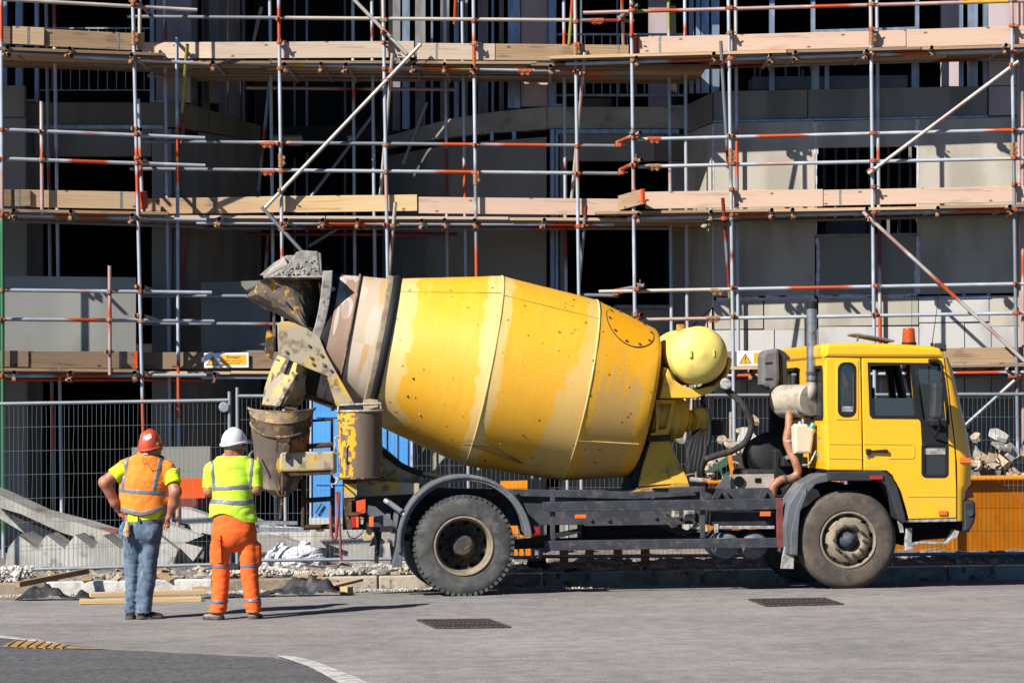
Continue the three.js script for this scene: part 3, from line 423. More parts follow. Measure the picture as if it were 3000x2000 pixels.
  // ---- standards, second row
  const inner = [
    [517, 125, 519, 540, zc, 'g', [[370, 540, 'o'], [1060, 1240, 'o']], 110],
    [157, 0, 165, 530, zf(160) + IN, 'g', [[-40, 85, 'r'], [445, 470, 'r']]], [137, 225, 142, 560, zf(140) + 1.3, 's', [[480, 560, 'r'], [1150, 1320, 'o']]], [481, 0, 487, 470, zf(480) + IN, 'g', [[66, 125, 'r'], [210, 225, 'o']]],
    [790, 0, 796, 530, zc + IN, 'g', []], [1033, 0, 1037, 530, zc + 1.5, 'g', [[262, 290, 'o']]], [1089, 0, 1095, 530, zc + IN, 'g', [[80, 122, 'r']]], [1303, 0, 1308, 530, zc + 1.5, 'g', [[430, 600, 'r']]], [1354, 0, 1361, 530, zc + IN, 'g', [[480, 590, 'o'], [120, 200, 'g']]],
    [1652, 0, 1656, 534, zc + IN, 'g', [[92, 130, 'o'], [480, 500, 'r'], [660, 770, 'r']]], [1959, 0, 1964, 534, zr(1960) + 1.3, 'g', [[-20, 90, 'l'], [455, 540, 'p']]], [2007, 0, 2011, 534, zr(2008) + IN, 'g', [[70, 105, 'o'], [470, 500, 'w'], [940, 960, 'o']]],
    [2156, 0, 2160, 534, zr(2157) + IN, 'w', [[120, 380, 'g'], [375, 520, 'o'], [520, 640, 's'], [640, 1100, 'g']]], [2570, 0, 2575, 500, zr(2570) + IN, 'g', [[440, 465, 'o'], [640, 780, 'r'], [800, 900, 'w'], [920, 1100, 'o']]], [2983, 0, 2988, 500, zr(2980) + IN, 'p', []],
    [408, 400, 414, 560, zf(408) + 0.35, 'g', [[420, 520, 'o']], 290, 640], [410, -200, 408, 100, zf(408) + 0.3, 'w', [], -200, 110],
    [2090, 0, 2091, 100, zr(2090) + 2.0, 'w', []],
  ];
  for (const f of inner) std_(...f);

  // ---- ledgers and guard rails: x0 y0 z0 x1 y1 z1
  const led = (x0, y0, z0, x1, y1, z1, base, segs) => { if (x0 === -120) { const k = -580 / (x1 - x0); y0 += (y1 - y0) * k; z0 += (z1 - z0) * k; x0 = -700; } return bar('ledger', x0, y0, z0, x1, y1, z1, base, segs); };
  const zl = (x) => zf(x) + 0.055, zcc = zc + 0.055, zrr = (x) => zr(x) + 0.055;
  led(-120, -10, zl(-120), 576, 29, zl(576), 'w', [[395, 440, 'p']]);
  led(-120, 146, zl(-120), 612, 187, zl(612), 'g', [[40, 190, 'p'], [430, 500, 'p'], [560, 612, 'p']]); led(-120, 374, zl(-120), 599, 404, zl(599), 'g', [[246, 264, 'o']]); led(-120, 460, zl(-120), 600, 485, zl(600), 'g', [[188, 312, 'o']]);
  led(-120, 627, zl(-120), 603, 644, zl(603), 'g', [[150, 200, 'o'], [222, 310, 'o']]); led(-120, 848, zl(-120), 619, 857, zl(619), 'g', [[222, 240, 'o']]); led(-120, 934, zl(-120), 626, 941, zl(626), 'g', [[180, 318, 'o']]); led(-120, 1101, zl(-120), 603, 1099, zl(603), 'g', [[140, 315, 'o']]);
  led(372, 48, zcc, 1858, 60, zcc, 's', [[835, 1110, 'w'], [1140, 1700, 'w'], [1765, 1820, 'r'], [1820, 1850, 'l']]); led(408, 414, zcc, 1818, 427, zcc, 's', [[770, 840, 'w'], [840, 860, 'o'], [1290, 1385, 'o'], [1420, 1470, 'p'], [1470, 1610, 'o']]); led(380, 494, zcc, 1818, 508, zcc, 's', [[760, 1285, 'g'], [1290, 1385, 'o'], [1400, 1680, 'g']]);
  led(480, 180, zcc + 0.02, 1600, 207, zcc, 'g', [[790, 810, 'l'], [850, 905, 'y'], [1235, 1350, 'o'], [1350, 1380, 'l']]); led(1560, 207, zcc, 1860, 210, zcc, 's', [[1655, 1790, 'o']]);
  led(575, 653, zcc, 1800, 657, zcc, 'g', [[930, 1090, 'o'], [1610, 1750, 'o'], [1765, 1790, 'w']]); led(410, 866, zcc, 960, 868, zcc, 's', []); led(410, 947, zcc, 960, 950, zcc, 's', [[760, 800, 'r']]); led(590, 1105, zcc, 1000, 1106, zcc, 'g', []);
  led(1700, 864, zcc, 1813, 866, zcc, 's', []);
  led(1709, 37, zrr(1709), 3110, -1, zrr(3110), 'p', [[1860, 1910, 'l'], [1910, 2005, 'o'], [2385, 2500, 'o'], [2830, 2960, 'y']]); led(1657, 187, zrr(1657), 3110, 143, zrr(3110), 'g', [[1960, 2120, 'o'], [2630, 2740, 'o']]);
  led(1865, 408, zrr(1865), 3110, 377, zrr(3110), 'g', [[1865, 1930, 'w'], [2220, 2370, 'o'], [2900, 2980, 'o']]); led(1870, 488, zrr(1870), 3110, 461, zrr(3110), 'g', [[1870, 1935, 'w'], [2230, 2330, 'p'], [2910, 2960, 'w']]);
  led(1838, 640, zrr(1838), 3110, 611, zrr(3110), 'g', [[2155, 2270, 'o'], [2790, 2960, 'o']]); led(1755, 854, zrr(1755), 3110, 829, zrr(3110), 'g', [[1755, 2110, 'w'], [2328, 2490, 'o']]); led(1878, 936, zrr(1878), 3110, 915, zrr(3110), 'g', [[1890, 2110, 'p']]); led(1780, 1105, zrr(1780), 3110, 1088, zrr(3110), 'g', [[2150, 2230, 'o'], [2790, 2940, 'o']]);
  // second row of ledgers under the decks
  led(-120, 168, zf(-120) + IN, 560, 200, zf(560) + IN, 's', []); led(-120, 642, zf(-120) + IN, 600, 664, zf(600) + IN, 's', []); led(-120, 1112, zf(-120) + IN, 600, 1112, zf(600) + IN, 'o', []);
  led(480, 217, zc + IN, 1990, 226, zc + IN, 's', [[1700, 1765, 'o']]); led(720, 257, zc + 1.55, 1335, 262, zc + 1.55, 'p', [[1000, 1070, 'r']]); led(575, 668, zc + IN, 1960, 668, zc + IN, 's', [[890, 1060, 'r'], [1560, 1690, 'o']]); led(720, 686, zc + 1.55, 1340, 686, zc + 1.55, 'r', []);
  led(1790, 206, zr(1790) + IN, 3110, 166, zr(3110) + IN, 's', [[2100, 2240, 'r'], [2740, 2870, 'r']]); led(1850, 656, zr(1850) + IN, 3110, 626, zr(3110) + IN, 's', []); led(1780, 1117, zr(1780) + IN, 3110, 1098, zr(3110) + IN, 's', []);
  // ---- transoms: short ends poke out at the front under the decks
  const tr = (x, y, z, back, base, segs, dz = 0.2) => { seed++; const a = P(x, y, z - dz), b = V(a.x + 0.02, a.y + 0.005, -(z + back)); part('transom', tube(a, b, r, (t) => PAL[base], { seed, step: 0.2 }), M.tube, S); cl(x, y + 22, z - 0.02, true, 1.57); };
  for (const [x, y, c] of [[20, 138, 's'], [203, 141, 'p'], [384, 160, 'w'], [622, 182, 'w']]) tr(x, y, zf(x), 1.1, c);
  for (const [x, y, c] of [[833, 187, 'w'], [940, 186, 'p'], [1013, 188, 'w'], [1213, 188, 'p'], [1302, 188, 'w'], [1383, 194, 'w'], [1613, 193, 'w']]) tr(x, y, zc, 1.6, c);
  for (const [x, y, c] of [[1865, 168, 's'], [2092, 156, 'p'], [2259, 160, 'w'], [2331, 152, 'w'], [2540, 148, 'w'], [2731, 138, 'w'], [2949, 131, 'w']]) tr(x, y, zr(x), 1.1, c);
  for (const [x, y, c] of [[38, 616, 'p'], [206, 619, 'w'], [387, 629, 'w'], [642, 640, 'w']]) tr(x, y, zf(x), 1.1, c);
  for (const [x, y, c] of [[838, 643, 'w'], [945, 643, 'w'], [1047, 643, 'w'], [1236, 645, 'w'], [1302, 643, 'w'], [1390, 644, 'w'], [1595, 643, 'w']]) tr(x, y, zc, 1.6, c);
  for (const [x, y, c] of [[1871, 627, 's'], [2084, 620, 'w'], [2262, 614, 'w'], [2323, 613, 'w'], [2541, 611, 'w'], [2749, 608, 'w'], [2960, 604, 'w']]) tr(x, y, zr(x), 1.1, c);
  for (const [x, y, c] of [[40, 1090, 'p'], [205, 1090, 'w'], [393, 1090, 'w'], [628, 1094, 'p'], [2200, 1086, 'w'], [2960, 1080, 'w']]) tr(x, y, x < 700 ? zf(x) : zr(x), 1.1, c);
  // guard rail ends that poke forward beside the corner standards
  for (const [x, y, z, c] of [[411, 379, zf(400), 's'], [414, 464, zf(400), 'p'], [419, 841, zf(400), 'w'], [418, 926, zf(400), 'w'], [403, 4, zf(400), 's']]) { seed++; const a = P(x, y, z - 0.16), b = V(a.x, a.y, -(z + 1.0)); part('transom', tube(a, b, r, () => PAL[c], { seed, step: 0.2 }), M.tube, S); cl(x - 14, y - 2, z, true); }
  for (const [x, y, x2, y2, c] of [[1876, 388, 1808, 417, 'p'], [1880, 467, 1816, 498, 'p'], [1891, 835, 1800, 852, 's'], [1880, 921, 1858, 925, 'p'], [1873, 12, 1815, 50, 's']]) { bar('transom', x, y, zr(1870) - 0.12, x2, y2, zc + 0.3, c, [[x2 + 4, x2 + 34, 'o']]); cl(x2 + 4, y2 + 8, zc - 0.02, false); cl(x - 20, y + 2, zr(1860), true, 1.57); }
  // ---- braces and loose tubes
  const br = (...a) => bar('brace', ...a);
  br(1233, 129, zc - 0.06, 774, 611, zc - 0.08, 'w', []); cl(1131, 234, zc - 0.05, false); cl(824, 558, zc - 0.05, true);
  br(980, -60, zc - 0.06, 1192, 158, zc - 0.02, 'w', []); cl(1123, 94, zc - 0.05, false);
  br(766, 606, zc - 0.14, 886, 738, zc - 0.1, 's', [[866, 890, 'l']]); cl(826, 672, zc - 0.09, false);
  br(2985, 180, zr(2985) - 0.06, 2545, 509, zr(2545) - 0.06, 'w', [[2740, 2830, 'p']]); cl(2966, 190, zr(2966) - 0.04, false); cl(2553, 499, zr(2553) - 0.04, false);
  br(2529, 620, zr(2529) - 0.06, 3060, 1110, zr(3060) - 0.06, 'w', [[2590, 2660, 'p'], [2735, 2810, 'o'], [2900, 2935, 'p']]); cl(2554, 644, zr(2554) - 0.04, false);
  br(2990, 1100, zr(2985) - 0.06, 2780, 1290, zr(2780) - 0.06, 's', [[2940, 2990, 'p']]); cl(2975, 1100, zr(2975) - 0.1, false);
  br(1150, 155, zc - 0.05, 1112, 600, zc + 0.6, 'w', [[100, 240, 'w']]); cl(1145, 208, zc - 0.02, false);
  br(1158, 592, zc - 0.05, 1138, 830, zc + 0.2, 'w', [[680, 750, 'p']]); cl(1150, 662, zc - 0.02, true);
  br(1714, 152, zc - 0.05, 1674, 600, zc + 0.6, 'w', [[240, 360, 'p']]); cl(1708, 215, zc - 0.02, true); br(1717, 603, zc - 0.05, 1696, 840, zc + 0.2, 's', [[603, 640, 'r']]); cl(1711, 662, zc - 0.02, false);
  br(1683, -80, zc - 0.05, 1668, 130, zc + 0.1, 'l', [[-80, 60, 'o']]);
  br(2112, 120, zr(2112) - 0.06, 2134, 480, zr(2134) + 0.3, 's', [[420, 480, 'r']]); cl(2116, 184, zr(2116) - 0.03, false); br(2118, 580, zr(2118) - 0.06, 2146, 960, zr(2146) + 0.3, 'r', [[700, 760, 's'], [850, 960, 'l']]); cl(2121, 640, zr(2121) - 0.03, false);
  br(1820, -80, zr(1820), 1828, 160, zr(1828) + 0.4, 'p', [[-80, 28, 'o']]); br(1812, 52, zc, 1860, 30, zr(1860), 's', []);
  br(1036, 640, zc + 1.2, 905, 720, zc + 1.4, 's', []); br(1090, 340, zc + 1.6, 900, 590, zc + 1.4, 's', [[970, 1030, 'r']]); br(545, 310, zf(545) + 0.6, 530, 420, zf(545) + 0.6, 'r', []); br(548, 130, zf(545) + 0.1, 533, 330, zf(545) + 0.6, 'l', []);
  br(790, 230, zc + 1.0, 756, 560, zc + 1.3, 's', [[380, 460, 'r']]); br(785, 690, zc + 1.0, 770, 900, zc + 1.3, 's', [[690, 740, 'r']]); br(545, 660, zc + 0.9, 530, 840, zc + 1.1, 'r', []);
  br(1250, 300, zc + 1.4, 1180, 480, zc + 1.5, 's', []); br(765, 20, zc + 0.8, 742, 120, zc + 1, 's', []); br(1338, -60, zc + 0.5, 1332, 70, zc + 0.7, 'o', []);
  bar('guard_post', 120, 297, zf(120) + 0.01, 122, 628, zf(120) + 0.01, 'p', [[435, 470, 'o'], [300, 430, 'w']]); bar('guard_post', 320, 778, zf(320) - 0.01, 321, 1098, zf(320) - 0.01, 'p', [[895, 960, 'o']]);
  for (const [x, y] of [[121, 385], [121, 467], [320, 855], [320, 936], [320, 1030]]) cl(x, y, zf(x) - 0.03, true);
  // ---- couplers where rails meet the standards
  const rails = [[390, [14, 172, 393, 478, 640, 854, 940, 1100], zf(395), -12e-3], [5, [380, 465, 630, 850, 936, 1100], zf(5), 0]];
  for (const [x, ys, z] of rails) for (const y of ys) cl(x + (x > 100 ? 0.024 * y : 0), y, z, (y % 3) === 1);
  for (const [x, z] of [[817, zc], [1124, zc], [1388, zc], [1687, zc]]) for (const y of [56, 122, 200, 421, 501, 655]) cl(x + y * 0.013, y + (x - 820) * 0.009, z, (y + x) % 5 === 0);
  for (const [x, z] of [[1852, zr(1852)], [2137, zr(2137)], [2553, zr(2553)], [2966, zr(2966)]]) for (const y of [30, 103, 178, 404, 484, 560, 634, 846, 930]) cl(x + y * 0.013, y - (x - 1852) * (0.027 - y * 1.6e-5), z, (y + x) % 7 === 0);
  for (const [x, y, z] of [[783, 421, zcc], [785, 502, zcc], [1749, 60, zcc], [1917, 407, zrr(1917)], [1917, 487, zrr(1917)], [2102, 851, zrr(2102)], [2090, 932, zrr(2090)], [1538, 208, zcc]]) sl(x, y, z - 0.005, x > 1760 && y > 420);
  for (const [x, y, z] of [[822, 470, zc], [1393, 520, zc], [2554, 110, zr(2554)], [2142, 455, zr(2142)], [2968, 440, zr(2968)], [391, 110, zf(391)], [1687, 145, zc]]) sl(x, y, z, true, 1.57);

  // ---- toe boards, as separate boards with banded ends
  const R = rng(77); let wi = 0;
  const toe = (x0, t0, b0, z0, x1, t1, b1, z1, mat, opt = {}) => {
    const a = P(x0, t0, z0), b = P(x1, t1, z1), c = P(x1, b1, z1), d = P(x0, b0, z0), L = a.distanceTo(b), h = a.distanceTo(d), g = new THREE.BufferGeometry();
    const m = rbox(L, h, 0.036, 0.004, 0, 0, 0, 0, 0, 0, 1); const uv = m.attributes.uv, o = R() * 5; for (let i = 0; i < uv.count; i++) uv.setX(i, uv.getX(i) + o);
    const e = part('toe_board', m, mat, S); const mid = a.clone().add(b).add(c).add(d).multiplyScalar(0.25); e.position.copy(mid);
    e.rotation.order = 'YZX'; const v = b.clone().sub(a); e.rotation.y = Math.atan2(-v.z, v.x); e.rotation.z = Math.atan2(v.y, Math.hypot(v.x, v.z));
    for (const s of opt.straps ?? []) { const k = part('end_band', box(0.03, h + 0.004, 0.042, (s - 0.5) * L, 0, 0), M.strap, e); }
    if (opt.end) part('painted_end', box(0.05, h + 0.003, 0.04, (opt.end > 0 ? 1 : -1) * (L / 2 - 0.02), 0, 0), M.orangePaint, e);
    return e;
  };
  const q = M.woods, zt = (x) => zf(x) + 0.1, zct = zc + 0.1, zrt = (x) => zr(x) + 0.1;
  // lift 1
  toe(-700, 43, 94, zt(-700), -124, 70, 121, zt(-124), M.woodOld); toe(-700, 519, 568, zt(-700), -124, 551, 600, zt(-124), q[2]); toe(-700, 1018, 1066, zt(-700), -124, 1026, 1074, zt(-124), M.woodOld);
  toe(-120, 70, 121, zt(-120), 40, 79, 130, zt(40), M.woodOld); toe(34, 77, 129, zt(34) - 0.04, 128, 82, 131, zt(128) - 0.04, q[0], { straps: [0.5] }); toe(40, 80, 131, zt(40), 386, 97, 149, zt(386), q[2], { straps: [0.88] });
  toe(402, 97, 146, zf(400) + 0.05, 418, 96, 145, zf(400) + 0.9, q[0]);
  toe(416, 124, 171, zct + 0.3, 640, 123, 171, zct, q[3]); toe(630, 123, 171, zct, 1213, 120, 170, zct, q[3]); toe(1222, 126, 174, zct, 1450, 128, 176, zct, q[3], { straps: [0.25] }); toe(1452, 128, 176, zct, 1842, 132, 180, zct, q[2], { straps: [0.92] });
  toe(1872, 109, 157, zrt(1872), 2655, 88, 136, zrt(2655), q[1], { straps: [0.08] }); toe(2657, 87, 139, zrt(2657) - 0.02, 3110, 73, 124, zrt(3110), q[1]); toe(1858, 108, 158, zr(1858) + 0.02, 1872, 107, 157, zr(1872) + 0.9, M.orangePaint);
  // lift 2
  toe(-120, 551, 600, zt(-120), 90, 557, 606, zt(90), M.woodOld); toe(42, 555, 604, zt(42) - 0.04, 88, 555, 605, zt(88) - 0.04, q[2], { straps: [0.25] }); toe(88, 556, 607, zt(88), 396, 562, 613, zt(396), q[0], { straps: [0.86] });
  toe(413, 561, 613, zf(410) + 0.05, 427, 560, 612, zf(410) + 0.9, M.orangePaint);
  toe(427, 581, 627, zct + 0.3, 640, 578, 625, zct, q[2]); toe(636, 578, 625, zct, 870, 573, 622, zct - 0.01, q[0]); toe(868, 574, 622, zct - 0.02, 1222, 570, 618, zct - 0.02, M.woodFresh); toe(1226, 577, 625, zct, 1818, 583, 630, zct, q[1]);
  toe(1815, 572, 615, zct - 0.1, 1886, 552, 601, zr(1886) - 0.28, q[2], { end: 1 }); toe(1890, 563, 613, zrt(1890), 2412, 555, 602, zrt(2412), q[1]); toe(2414, 555, 601, zrt(2414) - 0.01, 3110, 541, 594, zrt(3110), q[1], { straps: [0.07] });
  // lift 3
  toe(-120, 1026, 1074, zt(-120), 82, 1027, 1075, zt(82) - 0.02, M.woodOld); toe(80, 1028, 1078, zt(80), 400, 1029, 1080, zt(400), M.woodOld, { end: 1, straps: [0.85] }); toe(402, 1031, 1080, zct, 990, 1029, 1082, zct, M.woodOld);
  toe(1780, 1035, 1083, zrt(1780), 2560, 1023, 1070, zrt(2560), M.woodOld); toe(2562, 1022, 1068, zrt(2562), 3110, 1014, 1062, zrt(3110), q[2]);
  // ---- deck boards, five side by side, butted end to end
  const deck = (x0, y0, z0, x1, y1, z1, n, lens, mats) => {
    for (let k = 0; k < n; k++) { const f = [0]; for (const l of lens) f.push(Math.min(0.98, l + (R() - 0.5) * 0.12)); f.push(1);
      for (let i = 0; i < f.length - 1; i++) { const A = P(x0, y0, z0), Bb = P(x1, y1, z1), d = Bb.clone().sub(A), nrm = V(-d.z, 0, d.x).normalize(); if (nrm.z > 0) nrm.negate(); const out = i === 0 ? (R() - 0.3) * 0.05 : 0;
        const a = A.clone().addScaledVector(d, f[i] - out), b = A.clone().addScaledVector(d, f[i + 1] - 0.002), L = a.distanceTo(b), m = rbox(L, 0.038, 0.218, 0.004, 0, 0, 0, 0, 0, 0, 1), uv = m.attributes.uv, o = R() * 4; for (let j = 0; j < uv.count; j++) { uv.setX(j, uv.getX(j) + o); }
        const e = part('deck_board', m, mats[Math.floor(R() * mats.length)], S); e.position.copy(a.add(b).multiplyScalar(0.5).addScaledVector(nrm, 0.115 + k * 0.228)); e.position.y += (R() - 0.5) * 0.012 - 0.012; e.rotation.order = 'YZX'; e.rotation.y = Math.atan2(-d.z, d.x); e.rotation.z = Math.atan2(d.y, Math.hypot(d.x, d.z)); } }
  };
  const dm = [q[2], q[0], M.woodOld, q[2]];
  deck(-700, 113, zf(-700) - 0.02, 486, 156, zf(486) - 0.02, 7, [0.4], dm); deck(420, 178, zc - 0.02, 1575, 181, zc - 0.02, 8, [0.33, 0.68], [...dm, q[3]]); deck(1560, 184, zc - 0.02, 2072, 189, zc - 0.02, 8, [], dm); deck(1640, 165, zr(1640) - 0.05, 3110, 127, zr(3110) - 0.02, 5, [0.45, 0.75], dm);
  deck(-700, 600, zf(-700) - 0.02, 495, 621, zf(495) - 0.02, 7, [0.5], dm); deck(420, 632, zc - 0.02, 2072, 640, zc - 0.02, 8, [0.3, 0.66], [...dm, q[3]]); deck(1770, 620, zr(1770) - 0.05, 3110, 598, zr(3110) - 0.02, 5, [0.4, 0.75], dm);
  deck(-700, 1075, zf(-700) - 0.02, 402, 1084, zf(402) - 0.02, 7, [0.5], dm); deck(404, 1088, zc - 0.02, 990, 1090, zc - 0.02, 6, [0.5], dm); deck(990, 1088, zc - 0.02, 1800, 1084, zc - 0.02, 6, [0.5], dm); deck(1780, 1081, zr(1780) - 0.02, 3110, 1064, zr(3110) - 0.02, 5, [0.5], dm);
  deck(-700, -360, zf(-700) - 0.02, 495, -300, zf(495) - 0.02, 7, [0.5], dm); deck(420, -290, zc - 0.02, 2072, -280, zc - 0.02, 8, [0.3, 0.66], dm); deck(1770, -290, zr(1770) - 0.05, 3110, -330, zr(3110) - 0.02, 5, [0.4, 0.75], dm);
  rebase(S, V(0, 0, -33.4));

  // ---- warning signs fixed to the toe boards
  const signTex = (() => { const c = document.createElement('canvas'); c.width = 792; c.height = 276; const g = c.getContext('2d');
    g.fillStyle = '#e9ecf2'; g.fillRect(0, 0, 792, 276); g.fillStyle = '#f6b21c'; g.fillRect(294, 34, 468, 200);
    g.fillStyle = '#151210'; g.beginPath(); g.moveTo(146, 42); g.lineTo(258, 236); g.lineTo(34, 236); g.closePath(); g.fill();
    g.fillStyle = '#f6b21c'; g.beginPath(); g.moveTo(146, 70); g.lineTo(236, 224); g.lineTo(56, 224); g.closePath(); g.fill();
    g.fillStyle = '#151210'; g.beginPath(); g.moveTo(134, 108); g.lineTo(158, 108); g.lineTo(152, 178); g.lineTo(140, 178); g.closePath(); g.fill(); g.beginPath(); g.arc(146, 200, 12, 0, 7); g.fill();
    g.textAlign = 'center'; g.font = 'bold 76px sans-serif'; g.fillText('Danger', 528, 104); g.font = '52px sans-serif'; g.fillText('Men working', 528, 166); g.fillText('overhead', 528, 216);
    const t = new THREE.CanvasTexture(c); t.colorSpace = THREE.SRGBColorSpace; return t; })();
  const sm = std({ map: signTex, roughness: 0.5 }), white = std({ color: 0xe9ecf2, roughness: 0.5 });
  for (const [x0, y0, x1, y1, z, label] of [[597, 1033, 728, 1077, zc + 0.04, 'danger sign on the left toe board, men working overhead, above the fence'], [2159, 1027, 2292, 1072, zr(2200) + 0.03, 'danger sign on the right toe board, half hidden behind the cab']]) {
    const a = P(x0, y0, z), b = P(x1, y0, z), c = P(x0, y1, z), w = a.distanceTo(b), h = a.distanceTo(c), t = thing('warning_sign', label, 'sign', P((x0 + x1) / 2, (y0 + y1) / 2, z)); t.rotation.z = -0.004;
    part('panel', rbox(w, h, 0.006, 0.002, 0, 0, 0), white, t); const f = part('printed_face', new THREE.PlaneGeometry(w * 0.985, h * 0.97), sm, t); f.position.z = 0.0045;
  }
}

// ---------------------------------------------------------------- wire fence panels
{
  const rail = (a, b) => rod(a, b, 0.021, 9);
  const fence = (x0, t0, b0, z0, x1, t1, b1, z1, label) => {
    const a = P(x0, t0, z0), b = P(x1, t1, z1), c = P(x1, b1, z1), d = P(x0, b0, z0), f = thing('wire_fence', label, 'wire fence', null, 0, 'wire fence panels along the kerb');
    part('top_rail', rail(a, b), M.galv, f); part('bottom_rail', rail(d, c), M.galv, f);
    for (const [p, q] of [[a, d], [b, c]]) part('post', rod(q.clone().setY(0.0), p.clone().add(V(0, 0.1, 0)), 0.021, 9), M.galv, f);
    const R = rng(Math.round(x0 + 500)), L = a.distanceTo(b), n = Math.round(L / 0.0525), geos = [];
    for (let i = 1; i < n; i++) { const t = i / n, p = a.clone().lerp(b, t), q = d.clone().lerp(c, t), w = R() < 0.3 ? 0.012 : 0.004; const pts = [p]; for (let k = 1; k < 7; k++) pts.push(p.clone().lerp(q, k / 7).add(V((R() - 0.5) * w, 0, (R() - 0.5) * 0.006))); pts.push(q); for (let k = 0; k < 7; k++) geos.push(rod(pts[k], pts[k + 1], 0.0019, 4)); }
    for (let k = 1; k < 7; k++) geos.push(rod(a.clone().lerp(d, k / 7), b.clone().lerp(c, k / 7), 0.0022, 4));
    const w = part('wire_mesh', merge(geos), M.wire, f); w.userData.kind = 'stuff';
    for (let i = 0; i < 1; i++) { const k = d.clone().lerp(c, 0.5); }
    rebase(f, d.clone().setY(0)); return f;
  };
  fence(-218, 1186, 1676, 29.3, 672, 1172, 1652, 29.4, 'wire mesh fence panel at the left behind the two workers');
  fence(695, 1160, 1642, 29.35, 1560, 1160, 1632, 29.4, 'wire mesh fence panel behind the rear of the mixer truck');
  fence(1585, 1159, 1630, 29.4, 2460, 1157, 1625, 29.5, 'wire mesh fence panel seen between the mixer drum and the cab');
  fence(2480, 1157, 1625, 29.5, 3380, 1152, 1618, 29.6, 'wire mesh fence panel in front of the yellow skip at the right');
  const gus = thing('fence_clip', 'pale round bracket at the top corner of the left fence panel', 'bracket', P(655, 1192, 29.36)); part('plate', place(lathe([[0, -0.006], [0.055, -0.006], [0.06, 0], [0.055, 0.006], [0, 0.006]], 20), 0, 0, 0, Math.PI / 2), M.galv, gus);
}

// ---------------------------------------------------------------- the mixer truck
// local axes: x forwards (to the right), y up, z out of the side that faces the road; z = 0 is the outer face of the rear tyre
const TH = 5.5 * Math.PI / 180, T0 = P(1358, 1745, 25.8).setY(0);
const T = thing('mixer_truck', 'yellow concrete mixer truck with a dusty drum parked along the kerb', 'concrete mixer truck', T0, TH);
const TC = Math.cos(TH), TS = Math.sin(TH);
// a photo point on the plane z = w of the truck
function L(px, py, w = 0) {
  const d = P(px, py, 1).sub(V(0, EYE, 0)), o = V(0, EYE, 0).sub(T0), rz = (v) => v.x * TS + v.z * TC, k = (w - rz(o)) / rz(d), q = o.addScaledVector(d, k);
  return V(q.x * TC - q.z * TS, q.y, w);
}
const L2 = (px, py, w = 0) => { const q = L(px, py, w); return [q.x, q.y]; };
const outline = (pts, w) => pts.map(([x, y]) => L2(x, y, w));
